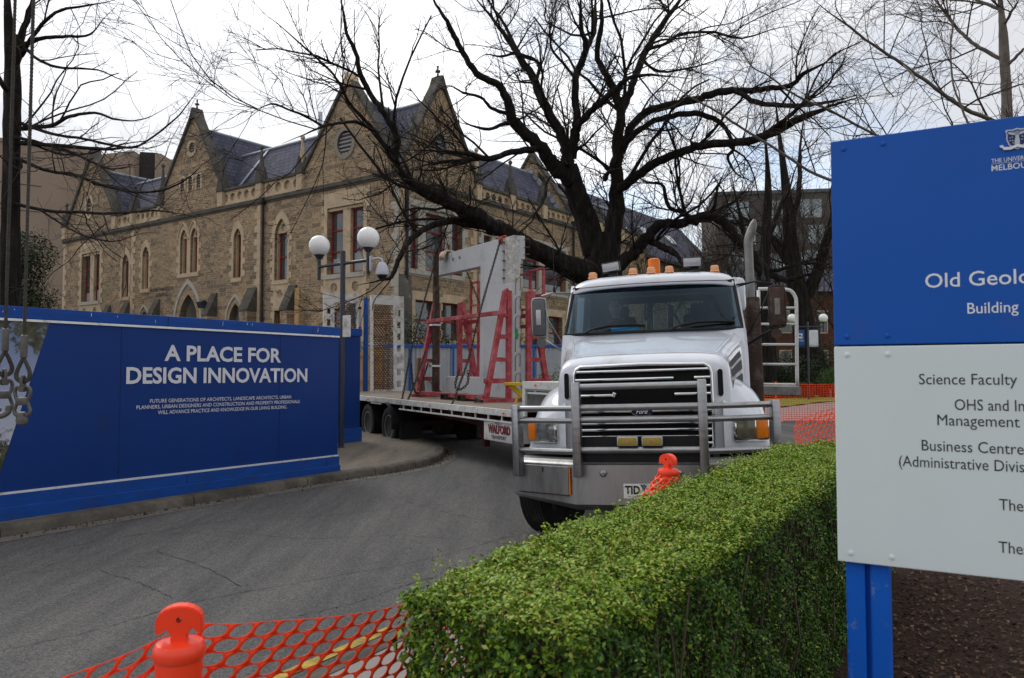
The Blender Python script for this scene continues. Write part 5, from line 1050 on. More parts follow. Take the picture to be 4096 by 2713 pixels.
def rack(label, xpost, xfoot, xap, ys):
    rk = on_trailer('panel_rack', label, 'rack', (xpost, ys[0], 1.10), 'red A-frame racks on the trailer'); sg_ = 1 if xfoot < xpost else -1
    for y in ys:
        o = bpy.data.objects.new('trestle', None); col.objects.link(o); o.parent = rk; o.location = (0, y - ys[0], 0)
        b = MB(); b.rbox((0, 0, 1.16), (.10, .10, 2.30), .008); b.build('post', M['red'], o)
        b = MB(); b.bar((xfoot - xpost, 0, .0), (xap - xpost - sg_ * .02, 0, 2.30), .10, .10, (0, 1, 0)); b.prism([(xap - xpost - .075, 2.24), (xap - xpost + .075, 2.24), (xap - xpost + .06, 2.30), (xap - xpost, 2.36), (xap - xpost - .06, 2.30)], lambda a, z, d: (a, d, z), -.052, .052); b.build('sloping_leg', M['red'], o)
        for z in (.44, .88, 1.35, 1.80):
            xa = (xfoot - xpost) + (xap - xfoot) * z / 2.3; b = MB(); b.rbox(((xa * 1.0 + 0) / 2, .0, z), (abs(xa) - .02, .08, .09), .006)
            if z < .5: b.rbox(((xa - sg_ * .1) / 2, .01, z), (abs(xa) + .12, .085, .10), .006)
            b.build('rung', M['red'], o)
        b = MB(); b.rbox(((xfoot - xpost) / 2, 0, .03), (abs(xfoot - xpost) + .3, .12, .09), .006); b.build('foot', M['red'], o)
    L = ys[-1] - ys[0]; b = MB(); xa = (xfoot - xpost) + (xap - xfoot) * 1.8 / 2.3
    b.rbox((xa - sg_ * .09, L / 2, 1.84), (.075, L + .1, .09), .008); b.build('long_rail', M['red'], rk)
    b = MB(); b.rbox((xfoot - xpost - sg_ * .02, L / 2, .10), (.09, L, .10), .008); b.build('base_rail', M['red'], rk)
    if sg_ < 0: b = MB(); b.rbox((xa, L / 2, 1.60), (.07, L, .08), .008); b.build('long_rail', M['red'], rk)
    else:
        for y in (.9, 1.75): b = MB(); b.plate([[(-.75, .0), (-.53, .0), (-.53, .13), (-.75, .13)], [(-.73, .02), (-.55, .02), (-.55, .11), (-.73, .11)]], lambda a, z, d: (d, y + a + .64, z), -.70, -.1); b.build('fork_pocket', M['brown_steel'], rk)
    return rk
rack('red A-frame rack leaning on the near face of the concrete panel', 1.50, .96, 1.44, (2.81, 6.41)); rack('red A-frame rack behind the concrete panel on its far side', 1.94, 2.47, 1.99, (2.75, 6.05))
cl_ = on_trailer('steel_column', 'slim rusty brown steel column lashed upright to the end of the panel', 'steel column', (1.38, 6.25, 1.1))
b = MB(); b.rbox((0, 0, 1.35), (.13, .13, 2.70), .008); b.build('lower_section', M['brown_steel'], cl_); b = MB(); b.rbox((.01, 0, 3.05), (.09, .09, .85), .006); b.rbox((-.06, 0, 3.05), (.03, .05, .85), .004); b.build('upper_section', M['brown_steel'], cl_)
b = MB()
for z in (.75, 1.75): b.rbox((-.03, -.02, z), (.24, .16, .05), .006)
b.build('clamp', M['alu'], cl_)
pd = on_trailer('padding', 'beige canvas pad folded over the top of the panel beside the column', 'canvas pad', (1.60, 6.2, 4.62)); b = MB()
rows = []
for i in range(9):
    y = -.16 + i * .04; rows.append([(x + .01 * math.sin(i * 2.1 + j), y, z + .012 * math.sin(i * 1.7 + j * 2)) for j, (x, z) in enumerate(((-.10, -.16), (-.11, -.05), (-.06, .05), (.02, .07), (.12, .06), (.20, .05), (.26, -.02), (.27, -.12)))])
b.grid(rows); o = b.build('cloth', M['cloth'], pd, 'all'); s_ = o.modifiers.new('t', 'SOLIDIFY'); s_.thickness = .03
rg = on_trailer('rag', 'red rag protecting the chain at the top corner of the panel', 'rag', (1.62, 3.35, 4.60)); b = MB()
for i in range(5): b.tube([(-.03 + rnd.uniform(-.02, .02), -.06 + i * .03, -.12), (-.03, -.06 + i * .03, .02), (.06, -.06 + i * .03, .04), (.10, -.05 + i * .03, .02)], .022, 6)
b.build('cloth', M['red_cloth'], rg, 'all')
def chain(label, pts, links_scale=1.0, grp='lashing chains on the trailer load'):
    f, L = along(pts); o = on_trailer('lashing_chain', label, 'chain', pts[0], grp); b = MB(); k = 0; s = 0; st = .052 * links_scale
    while s < L:
        p = f(s); q = f(min(s + .01, L)) - f(max(s - .01, 0)); q.normalize(); u = q.orthogonal().normalized(); v = q.cross(u)
        if k % 2: u, v = v, u
        pl = [p - Vector(pts[0]) + q * (.042 * links_scale * math.cos(a)) + u * (.023 * links_scale * math.sin(a)) for a in [i * math.pi / 4 for i in range(8)]]
        b.tube(pl, .0085 * links_scale, 4, closed=True); s += st; k += 1
    return b.build('links', M['chain'], o)
chain('rusty chain running from the rag at the panel corner down to the deck edge', [(1.58, 3.33, 4.55), (.9, 2.95, 2.95), (.55, 2.75, 2.0), (.2, 2.55, 1.35), (-.02, 2.42, .98)])
chain('rusty chain running from the top of the brown column down to the deck edge', [(1.34, 6.2, 4.45), (.75, 5.75, 3.0), (.35, 5.4, 2.0), (.12, 5.1, 1.4), (-.02, 4.95, .95)])
chain('short chain slung from the rack trestle to the deck edge', [(1.15, 6.35, 2.2), (.7, 5.7, 1.68), (.35, 5.1, 1.42), (-.02, 4.72, .95)])
chain('slack chain hanging in a loop below the rack trestle', [(.35, 5.3, 1.9), (.5, 5.5, 1.35), (.8, 5.9, 1.2), (1.0, 6.2, 1.45), (1.2, 6.3, 1.9)])
chain('chain on the far side of the panel seen through its opening', [(1.85, 5.5, 4.1), (2.1, 4.7, 2.7), (2.48, 3.6, 1.15)])
chain('chain tail looped on the tensioner above the base rail', [(.30, 2.68, 1.75), (.24, 2.72, 1.45), (.30, 2.62, 1.38), (.40, 2.5, 1.5), (.42, 2.5, 1.75)])
b = MB(); lb = on_trailer('load_binder', 'black lever load binder lying across the base rail of the rack', 'load binder', (.62, 2.3, 1.12)); b.tube([(0, 0, .03), (.05, .3, .08), (.06, .42, .1)], [.03, .035, .02], 8); b.tube([(.0, .05, .05), (-.2, -.1, .02)], .018, 8); b.build('lever', M['black'], lb, True)
for i, (x, y, h, t_) in enumerate(((1.2, 6.9, .95, 3), (1.32, 7.0, .75, -4))):
    q = on_trailer('timber_block', ('taller' if i == 0 else 'shorter') + ' old timber block standing on end behind the rear trestle', 'timber', (x, y, 1.10), 'timber blocks on the deck'); b = MB(); b.rbox((0, 0, h / 2), (.13, .16, h), .008, Matrix.Rotation(R(t_), 3, 'Y')); b.build('beam', M['old_timber'], q)
hr = on_trailer('handrail_frame', 'red tubular handrail frame standing along the far side of the deck', 'handrail', (2.42, 3.0, 1.10)); b = MB()
for y, h in ((.09, 2.88), (.65, 2.90), (3.2, 2.9), (3.62, 2.9)): b.rbox((.1, y, h / 2), (.055, .055, h), .006)
for z in (2.88, 2.30): b.rbox((.1, .37, z), (.05, .56, .05), .006); b.rbox((.1, 3.4, z), (.05, .45, .05), .006)
b.rbox((-.05, 1.0, 2.80), (.05, .8, .05), .006); b.rbox((-.1, 1.0, 2.0), (.05, .9, .05), .006); b.build('frame', M['red'], hr)
# ------------------------------------------------------------------ the sandstone college building
# local frame: origin at the corner between its two visible fronts; x runs along the long front away to the left (negative), y along the side front
BA = math.atan2(-.586, .81)
bd = thing('college_building', 'gothic revival sandstone college building with steep gables and slate roofs behind the hoarding', 'building', (-5.33, 37.0, .2), BA)
BZ = .2
M['stone_front'] = masonry('coursed_sandstone', 0, (.41, .308, .205), (.185, .152, .115), (.45, .37, .27))
M['stone_side_shaded'] = masonry('coursed_sandstone_shaded', 1, (.385, .288, .19), (.17, .14, .107), (.43, .355, .26))  # same stone toned darker, the side front's shade put into its colour
def slate(name, ax):
    m = bpy.data.materials.new(name); m.use_nodes = True; t = m.node_tree; b = bsdf(m); b.inputs['Roughness'].default_value = .8; b.inputs['Specular IOR Level'].default_value = .15
    tcn = N(t, 'ShaderNodeTexCoord'); sp = N(t, 'ShaderNodeSeparateXYZ'); t.links.new(tcn.outputs['Object'], sp.inputs[0]); cb = N(t, 'ShaderNodeCombineXYZ'); t.links.new(sp.outputs[ax], cb.inputs[0]); t.links.new(sp.outputs[2], cb.inputs[1])
    br = N(t, 'ShaderNodeTexBrick'); br.offset = .5
    for k, v in (('Scale', 1), ('Brick Width', .42), ('Row Height', .27), ('Mortar Size', .016), ('Mortar Smooth', .2), ('Bias', 0)): br.inputs[k].default_value = v
    br.inputs['Color1'].default_value = (.058, .062, .092, 1); br.inputs['Color2'].default_value = (.090, .094, .135, 1); br.inputs['Mortar'].default_value = (.025, .025, .032, 1)
    t.links.new(cb.outputs[0], br.inputs['Vector'])
    nz = N(t, 'ShaderNodeTexNoise', Scale=.8, Detail=7.0, Roughness=.7); t.links.new(cb.outputs[0], nz.inputs['Vector']); rr = N(t, 'ShaderNodeValToRGB'); e = rr.color_ramp.elements
    e[0].position = .3; e[0].color = (.8, .8, .82, 1); e[1].position = .7; e[1].color = (1.2, 1.18, 1.15, 1); t.links.new(nz.outputs['Fac'], rr.inputs['Fac'])
    m1 = N(t, 'ShaderNodeMix', data_type='RGBA', blend_type='MULTIPLY'); m1.inputs['Factor'].default_value = 1; t.links.new(br.outputs['Color'], m1.inputs['A']); t.links.new(rr.outputs[0], m1.inputs['B']); t.links.new(m1.outputs['Result'], b.inputs['Base Color'])
    bp = N(t, 'ShaderNodeBump'); bp.inputs['Strength'].default_value = .6; bp.inputs['Distance'].default_value = .03; bp.invert = True; t.links.new(br.outputs['Fac'], bp.inputs['Height']); t.links.new(bp.outputs[0], b.inputs['Normal'])
    return m
M['slate_x'] = slate('roof_slate', 0); M['slate_y'] = slate('roof_slate_side', 1)
LF = lambda a, z, d: (-a, -d, z - BZ)          # long front: a = metres from the corner, d = out of the wall
SF = lambda a, z, d: (d, a, z - BZ)            # side front
def rect(a0, a1, z0, z1): return [(a0, z0), (a1, z0), (a1, z1), (a0, z1)]
def pointed(a0, a1, z0, zs, n=7):
    """lancet outline: springing at zs, two arcs struck from the opposite jambs"""
    w_ = a1 - a0; o = [(a0, z0), (a1, z0)]
    o += [(a0 + w_ * math.cos(t), zs + w_ * math.sin(t)) for t in [i * math.pi / 3 / n for i in range(n + 1)]]
    o += [(a1 - w_ * math.cos(t), zs + w_ * math.sin(t)) for t in [math.pi / 3 - i * math.pi / 3 / n for i in range(1, n + 1)]]
    return o
def round_top(a0, a1, z0, zs, n=10):
    r_ = (a1 - a0) / 2; c = (a0 + a1) / 2; return [(a0, z0), (a1, z0)] + [(c + r_ * math.cos(t), zs + r_ * math.sin(t)) for t in [i * math.pi / n for i in range(n + 1)]]
def circle(c, z, r_, n=20): return [(c + r_ * math.cos(2 * math.pi * i / n), z + r_ * math.sin(2 * math.pi * i / n)) for i in range(n)]
def jamb_blocks(a0, a1, z0, z1, w0=.16, w1=.32, hb=.34):
    """left and right outlines of a toothed stone surround, going up the right side and down the left"""
    R_ = []; L_ = []; z = z0; k = 0
    while z < z1 - .05:
        h = min(hb, z1 - z); e = w1 if k % 2 else w0; R_ += [(a1 + e, z), (a1 + e, z + h)]; L_ += [(a0 - e, z), (a0 - e, z + h)]; z += h; k += 1
    return R_, L_[::-1]
def surround_rect(a0, a1, z0, z1, top=.45, bot=.28, w0=.22, w1=.42):
    R_, L_ = jamb_blocks(a0, a1, z0 - bot, z1 + top, w0, w1); return R_ + L_
def surround_point(a0, a1, z0, zs, e=.26, bot=.25):
    R_, L_ = jamb_blocks(a0, a1, z0 - bot, zs, .16, .36); w_ = a1 - a0; up = pointed(a0 - e, a1 + e, zs - .01, zs); return R_ + up[2:] + L_
openL, openS = [], []          # wall holes
walls = {'L': [], 'S': []}
def sash(fn, a0, a1, z0, z1, d, bars=(.5,), blind=0, mt=None):
    """red sash window with glass, the frame a part and the glass its sub-part"""
    o = bpy.data.objects.new('window', None); col.objects.link(o); o.parent = bd
    b = MB(); b.plate([rect(a0, a1, z0, z1), rect(a0 + .085, a1 - .085, z0 + .10, z1 - .085)], fn, d, d - .07)
    for q in bars: zc_ = z0 + (z1 - z0) * q; b.plate([rect(a0 + .085, a1 - .085, zc_ - .045, zc_ + .045)], fn, d + .012, d - .06)
    b.build('frame', M['win_red'], o)
    b = MB(); b.holed([rect(a0 + .06, a1 - .06, z0 + .06, z1 - .06)], fn, d - .045); b.build('glass', mt or M['win_glass'], o)
    if blind:
        b = MB(); b.holed([rect(a0 + .09, a1 - .09, z0 + .11, z0 + .11 + (z1 - z0 - .2) * blind)], fn, d - .040); b.build('blind', M['blind'], o)
    b = MB(); b.holed([rect(a0 - .12, a1 + .12, z0 - .12, z1 + .12)], fn, -.455); b.build('room_dark', M['dark'], o)
    return o
def stone(fn, loops, d0, d1, mt, name='window_surround'):
    b = MB(); b.plate(loops, fn, d0, d1); return b.build(name, mt, bd, bevel=0)
def lancet(fn, holes, a0, a1, z0, zs, zw, roundel=True, pale='sand_pale', inner=.0):
    """pointed window: toothed surround, recessed tympanum with a roundel over a tall sash"""
    hole = pointed(a0, a1, z0, zs); holes.append(hole)
    stone(fn, [surround_point(a0, a1, z0, zs), hole], .035, -.16, M[pale])
    ix0, ix1 = a0 + .07 + inner, a1 - .07 - inner; c = (a0 + a1) / 2; w_ = a1 - a0
    lps = [hole, rect(ix0, ix1, z0 + .04, zw)]
    if roundel: lps.append(circle(c, zw + (zs + w_ * .86 - zw) * .40, w_ * .19, 14))
    stone(fn, lps, -.14, -.36, M[pale], 'tympanum')
    if roundel: b = MB(); b.holed([circle(c, zw + (zs + w_ * .86 - zw) * .40, w_ * .21, 14)], fn, -.24); b.build('roundel', M['sand_grey'], bd)
    b = MB(); b.plate([rect(a0 - .14, a1 + .14, z0 - .20, z0 + .02)], fn, .09, -.2); b.build('window_sill', M['sand_pale'], bd)
    sash(fn, ix0 + .01, ix1 - .01, z0 + .03, zw - .01, -.28)
# --- long front openings
lancet(LF, openL, 24.35, 25.20, 6.72, 8.85, 9.18)
lancet(LF, openL, 21.95, 22.72, 7.10, 9.2, 9.62, True)
lancet(LF, openL, 12.28, 13.00, 7.12, 9.35, 9.65, True)
lancet(LF, openL, 8.22, 9.30, 6.72, 9.15, 9.32)
# twin lancet over the door
hA, hB_ = pointed(17.68, 18.42, 7.76, 9.85), pointed(16.58, 17.32, 7.76, 9.85); openL += [hA, hB_]
R_, L_ = jamb_blocks(16.58, 18.42, 7.50, 9.8, .16, .36); arcA = pointed(17.46, 18.64, 9.8, 9.85)[2:]; arcB = pointed(16.36, 17.54, 9.8, 9.85)[2:]
stone(LF, [R_ + arcA[:12] + [(17.5, 10.35)] + arcB[3:] + L_, hA, hB_], .035, -.16, M['sand_pale'])
b = MB()
for a0, a1 in ((17.52, 18.58), (16.42, 17.48)): b.tube([LF(p, q, .05) for p, q in pointed(a0 - .06, a1 + .06, 9.6, 9.85)[2:]], .07, 6)
b.build('hood_mould', M['sand_pale'], bd)
for h, a0, a1 in ((hA, 17.68, 18.42), (hB_, 16.58, 17.32)):
    stone(LF, [h, rect(a0 + .07, a1 - .07, 7.80, 9.94), circle((a0 + a1) / 2, 10.14, .12, 12)], -.14, -.36, M['sand_pale'], 'tympanum'); sash(LF, a0 + .08, a1 - .08, 7.79, 9.93, -.28)
    b = MB(); b.holed([circle((a0 + a1) / 2, 10.14, .14, 12)], LF, -.24); b.build('roundel', M['sand_dark'], bd)
b = MB(); b.plate([rect(16.4, 18.6, 7.54, 7.78)], LF, .09, -.2); b.build('window_sill', M['sand_pale'], bd)
def big_window(fn, holes, lights, z0, z1, pale, top=.6, bot=1.0, blind=.35, rnd_=True, tr_=.24, mull=None):
    a0, a1 = lights[0][0] - .05, lights[-1][1] + .05; hole = rect(a0, a1, z0, z1); holes.append(hole)
    loops = [surround_rect(a0, a1, z0, z1, top, bot), hole]; rc = [(l[0] + l[1]) / 2 for l in lights]
    if rnd_: loops += [circle(c, z0 - .68, .25, 16) for c in rc]
    stone(fn, loops, .04, -.2, M[pale])
    if rnd_:
        for c in rc: b = MB(); b.holed([circle(c, z0 - .68, .28, 16)], fn, -.10); b.build('roundel', M[pale], bd)
    b = MB(); b.plate([rect(a0 - .12, a1 + .12, z0 - .22, z0 + .01)], fn, .11, -.3); b.build('window_sill', M[pale if not rnd_ else 'sand_grey'], bd)
    b = MB()
    for p, q in zip(lights, lights[1:]): b.plate([rect(p[1] - .01, q[0] + .01, z0, z1)], fn, -.08, -.42)
    b.plate([rect(a0 - .02, a1 + .02, z1 - .16, z1 + .02)], fn, -.06, -.42)
    b.build('mullion', M[mull or pale], bd)
    b = MB(); b.holed([rect(a0 - .1, a1 + .1, z0 - .1, z1 + .1)], fn, -.44); b.build('room_dark', M['dark'], bd)
    for i, l in enumerate(lights): sash(fn, l[0], l[1], z0 + .02, z1 - .17, -.26, (.70, .36), blind if i % 2 == 0 else blind * .8)
big_window(LF, openL, [(2.45, 3.46), (3.98, 5.02)], 6.72, 10.15, 'sand_pale', .78, 1.2, .30)
big_window(LF, openL, [(28.2, 29.15), (29.65, 30.62)], 6.70, 10.1, 'sand_pale', .72, 1.2, .22)
big_window(SF, openS, [(.72, 1.40), (1.92, 3.40), (3.92, 4.60)], 6.75, 9.85, 'sand_grey', .32, .3, 0, False)
big_window(SF, openS, [(10.15, 11.95), (12.55, 14.75)], 6.65, 9.35, 'sand_grey', .32, .3, .2, False)
big_window(SF, openS, [(6.5, 7.3), (7.7, 8.7)], 6.65, 9.4, 'sand_grey', .32, .3, 0, False)
big_window(SF, openS, [(17.3, 18.6), (19.0, 20.3)], 6.65, 9.35, 'sand_grey', .32, .3, 0, False)
# ground floor openings
for a0, a1, z0, z1 in ((8.25, 9.25, 3.2, 5.12), (2.5, 3.5, 3.0, 5.0), (4.0, 5.0, 3.0, 5.0)):
    openL.append(rect(a0, a1, z0, z1)); stone(LF, [surround_rect(a0, a1, z0, z1, .3, .2, .16, .3), rect(a0, a1, z0, z1)], .03, -.2, M['sand_pale']); sash(LF, a0, a1, z0, z1, -.25)
for a0, a1, z0, z1 in ((1.1, 2.7, 3.4, 5.3), (3.0, 4.5, 3.4, 5.3), (10.4, 12.0, 3.2, 5.2), (12.8, 14.4, 3.2, 5.2)):
    openS.append(rect(a0, a1, z0, z1)); stone(SF, [surround_rect(a0, a1, z0, z1, .42, .2, .22, .4), rect(a0, a1, z0, z1)], .03, -.2, M['sand_pale']); sash(SF, a0, a1, z0, z1, -.25)
stone(LF, [surround_rect(8.25, 9.25, 5.2, 6.5, .0, .0, .1, .3), circle(8.78, 6.0, .24, 16)], .045, -.1, M['sand_pale'], 'apron')
b = MB(); b.holed([circle(8.78, 6.0, .28, 16)], LF, -.06); b.build('roundel', M['sand_grey'], bd)
# doors: the great arch and two smaller ones
for a0, a1, zs, depth, e in ((16.55, 18.45, 4.85, 1.4, .55), (12.20, 13.35, 4.70, .9, .32), (21.9, 22.9, 4.85, .6, .25)):
    h = pointed(a0, a1, .3, zs, 10); openL.append(h); o = bpy.data.objects.new('doorway', None); col.objects.link(o); o.parent = bd
    for k in range(3):
        q0 = e * (3 - k) / 3; b = MB(); q = e * (2 - k) / 3; b.plate([pointed(a0 - q0, a1 + q0, .25, zs, 10), pointed(a0 - q, a1 + q, .24, zs, 10)], LF, .06 - .12 * k, -.25 - .1 * k); b.build('arch_moulding', M['sand_grey' if k == 0 else 'sand_pale'], o)
    b = MB(); b.reveal(h, LF, 0, -depth); b.build('passage', M['sand_grey'], o)
    b = MB(); b.holed([h], LF, -depth); b.build('door_leaf', M['dark'], o)
# gable openings
def oval(fn, holes, c, z, rx, ry, slats, pale='sand_pale'):
    h = [(c + rx * math.cos(t), z + ry * math.sin(t)) for t in [i * math.pi / 10 for i in range(20)]]; holes.append(h)
    stone(fn, [[(c + (rx + .22) * math.cos(t), z + (ry + .22) * math.sin(t)) for t in [i * math.pi / 10 for i in range(20)]], h], .05, -.2, M[pale], 'vent_surround')
    o = bpy.data.objects.new('gable_vent', None); col.objects.link(o); o.parent = bd; b = MB(); b.holed([h], fn, -.30); b.build('backing', M['dark'], o)
    b = MB()
    for i in range(slats):
        zz = z - ry + (i + .6) * 2 * ry / (slats + .2); hw = rx * math.sqrt(max(.05, 1 - ((zz - z) / ry) ** 2)); b.plate([rect(c - hw, c + hw, zz - .05, zz + .03)], fn, -.08, -.22)
    b.build('slats', M['louvre'], o)
oval(LF, openL, 3.82, 13.35, .55, .62, 6, 'sand_mid'); oval(LF, openL, 29.85, 13.35, .36, .66, 5); oval(LF, openL, 17.35, 15.4, .30, .33, 4); oval(SF, openS, 2.88, 13.2, .42, .62, 5, 'sand_mid')
for c, zb_ in ((18.28, 12.80), (17.43, 12.78), (16.58, 12.80)):
    h = round_top(c - .21, c + .21, zb_, zb_ + .66); openL.append(h); stone(LF, [round_top(c - .36, c + .36, zb_ - .02, zb_ + .66), h], .05, -.2, M['sand_pale'], 'vent_surround')
    o = bpy.data.objects.new('gable_vent', None); col.objects.link(o); o.parent = bd; b = MB(); b.holed([h], LF, -.28); b.build('backing', M['dark'], o); b = MB()
    for i in range(5): b.plate([rect(c - .2, c + .2, zb_ + .05 + i * .16, zb_ + .12 + i * .16)], LF, -.06, -.2)
    b.build('slats', M['louvre'], o)
h = rect(2.88, 3.04, 14.8, 15.3); openS.append(h); b = MB(); b.holed([h], SF, -.3); b.build('slit', M['dark'], bd)
# --- walls with their gables as one outline each
ZS = 11.2
outL = [(0, .2), (33.4, .2), (33.4, ZS), (33.1, 12.2), (29.5, 17.0), (26.1, 12.1), (26.1, ZS), (20.8, ZS), (20.8, 12.5), (17.2, 17.5), (14.25, 12.6), (14.25, ZS), (7.1, ZS), (7.1, 12.1), (3.6, 16.55), (.0, 11.55)]
b = MB(); b.holed([outL] + openL, LF, 0)
for h in openL: b.reveal(h, LF, 0, -.46)
wl_ = b.build('front_wall', M['stone_front'], bd)
outS = [(0, .2), (26, .2), (26, ZS - .2), (5.85, ZS - .2), (5.85, 11.9), (2.9, 16.5), (0, 11.55)]
b = MB(); b.holed([outS] + openS, SF, 0)
for h in openS: b.reveal(h, SF, 0, -.46)
b.build('side_wall', M['stone_side_shaded'], bd)
b = MB(); b.add([LF(33.4, .2, 0), LF(33.4, .2, -12), LF(33.4, 11.2, -12), LF(33.4, 11.2, 0)], [(0, 1, 2, 3)]); b.add([SF(26, .2, 0), SF(26, .2, -12), SF(26, 11, -12), SF(26, 11, 0)], [(0, 1, 2, 3)]); b.build('end_wall', M['stone_side_shaded'], bd)
# gable copings with kneelers and finials
def coping(fn, pts, mt):
    b = MB()
    for (a, p), (c, q) in zip(pts, pts[1:]):
        dx, dz = c - a, q - p; l = math.hypot(dx, dz); nx, nz = -dz / l, dx / l
        if nz < 0: nx, nz = -nx, -nz
        b.prism([(a, p), (c, q), (c + nx * .16, q + nz * .16), (a + nx * .16, p + nz * .16)], fn, .13, -.5)
    b.build('coping', mt, bd)
def finial(p, k=1.0):
    b = MB(); x, y, z = p; b.box((x, y, z + .1 * k), (.30 * k, .30 * k, .35 * k)); b.lathe([(.10 * k, .2 * k), (.05 * k, .55 * k), (.09 * k, .6 * k), (.09 * k, .66 * k), (.05 * k, .7 * k), (.07 * k, .95 * k), (.02 * k, 1.0 * k)], p, 8); b.box((x, y, z + .62 * k), (.36 * k, .10 * k, .10 * k)); b.box((x, y, z + .62 * k), (.10 * k, .34 * k, .09 * k)); b.build('finial', M['sand_dark'], bd)
for fn, pts, fz in ((LF, [(33.1, 12.2), (29.5, 17.0), (26.1, 12.1)], .7), (LF, [(20.8, 12.5), (17.2, 17.5), (14.25, 12.6)], .8), (LF, [(7.1, 12.1), (3.6, 16.55), (0, 11.55)], 0), (SF, [(5.85, 11.9), (2.9, 16.5), (0, 11.55)], .8)):
    coping(fn, pts, M['sand_dark'])
    if fz: finial(fn(pts[1][0], pts[1][1] + .1, -.18), fz)
    b = MB(); b.prism([(pts[1][0] - .35, pts[1][1] - .34), (pts[1][0] + .35, pts[1][1] - .34), (pts[1][0] + .08, pts[1][1] + .32), (pts[1][0] - .08, pts[1][1] + .32)], fn, .16, -.52); b.build('apex_stone', M['sand_pale' if not fz else 'sand_dark'], bd)
# string courses, quoins, rainwater pipes
def course(fn, a0, a1, z, mt, o0=.13, h=.20):
    b = MB(); b.prism([(a0, z), (a1, z), (a1, z + h), (a0, z + h)], fn, o0, -.02); b.prism([(a0, z - .09), (a1, z - .09), (a1, z - .003), (a0, z - .003)], fn, o0 * .55, -.02); b.build('string_course', mt, bd)
course(LF, -.12, 33.5, ZS, M['sand_dark']); course(SF, .0, 26, ZS - .22, M['sand_dark'])
course(LF, -.02, 33.42, 3.05, M['sand_grey'], .08, .15); course(SF, .0, 26, 3.05, M['sand_grey'], .08, .15)
def quoins(fn, a, z0, z1, sgn, mt):
    b = MB(); z = z0; k = 0
    while z < z1: hh = .37; e = .52 if k % 2 else .30; b.prism([(a, z + .006), (a + sgn * e, z + .006), (a + sgn * e, z + hh - .006), (a, z + hh - .006)], fn, .035, -.02); z += hh; k += 1
    b.build('quoins', mt, bd)
quoins(LF, 0, .3, 11.0, 1, M['sand_grey']); quoins(SF, 0, .3, 10.8, 1, M['sand_pale']); quoins(LF, 33.4, .3, 11.0, -1, M['sand_pale']); quoins(LF, 10.55, .3, 11.0, 1, M['sand_pale']); quoins(LF, 24.1, .3, 11.0, -1, M['sand_pale']); quoins(SF, 5.85, 3, 10.8, -1, M['sand_pale'])
for fn, a in ((LF, 10.22), (SF, .42), (SF, 15.6)):
    b = MB(); b.tube([fn(a, .3, .12), fn(a, 11.0, .12)], .07, 10); b.rbox(fn(a, 11.2, .16), (.30, .30, .34), .03)
    for z in (2, 4, 6, 8, 10): b.tube([fn(a, z, .12), fn(a, z + .08, .12)], .09, 10)
    b.build('rain_pipe', M['pipe'], bd, True)
# pierced parapets
def parapet(fn, a0, a1, z0, n, z1=12.25):
    st = (a1 - a0) / n; cs = [a0 + st * (i + .5) for i in range(n)]; zc_ = (z0 + z1) / 2 + .03
    lps = [rect(a0, a1, z0, z1)] + [circle(c, zc_, min(st * .36, .27), 16) for c in cs]
    b = MB(); b.plate(lps, fn, -.02, -.16); b.holed([rect(a0, a1, z0, z1)], fn, -.165); b.build('parapet', M['sand_pale'], bd)
    b = MB(); b.prism([(a0, z1), (a1, z1), (a1, z1 + .15), (a0, z1 + .15)], fn, .10, -.35); b.build('parapet_coping', M['sand_dark'], bd)
parapet(LF, 10.95, 14.2, 11.4, 5); parapet(LF, 7.2, 10.3, 11.4, 4); parapet(LF, 20.85, 23.7, 11.4, 5); parapet(LF, 24.1, 26.05, 11.4, 3)
for k in range(6): parapet(SF, 6.0 + k * 3.3, 8.85 + k * 3.3, 11.0, 5, 11.75)
def pinnacle(fn, a, z, ht=2.9, mt='sand_dark', w_=.46):
    o = bpy.data.objects.new('pinnacle', None); col.objects.link(o); o.parent = bd; p = Vector(fn(a, z, -.05)); o.location = p
    b = MB(); b.box((0, 0, .4), (w_, w_, .9)); b.build('pier', M['sand_pale'], o)
    b = MB()
    for s in (0, 1):
        f_ = (lambda u, v, d: (u, d, v)) if s else (lambda u, v, d: (d, u, v)); b.prism([(-w_ * .62, .80), (w_ * .62, .80), (w_ * .62, .95), (0, 1.75), (-w_ * .62, .95)], f_, -w_ * (.60 + .01 * s), w_ * (.60 + .01 * s))
    b.build('gablet', M[mt], o)
    b = MB(); b.lathe([(w_ * .56, .9), (w_ * .12, ht - .1), (w_ * .05, ht)], (0, 0, 0), 8); b.lathe([(.06, ht - .05), (.12, ht + .04), (.12, ht + .12), (.05, ht + .2)], (0, 0, 0), 8); b.build('spire', M['sand_pale' if mt == 'sand_dark' and a < 8 else mt], o)
for a, ht in ((14.2, 3.3), (10.62, 2.75), (7.15, 2.7), (26.2, 2.5), (23.9, 2.4), (20.6, 3.3), (33.2, 2.4)): pinnacle(LF, a, 11.45, ht)
for a, ht in ((5.9, 2.6), (9.0, 2.6), (12.3, 2.4), (15.7, 2.3), (19, 2.3), (22.2, 2.3)): pinnacle(SF, a, 11.05, ht)
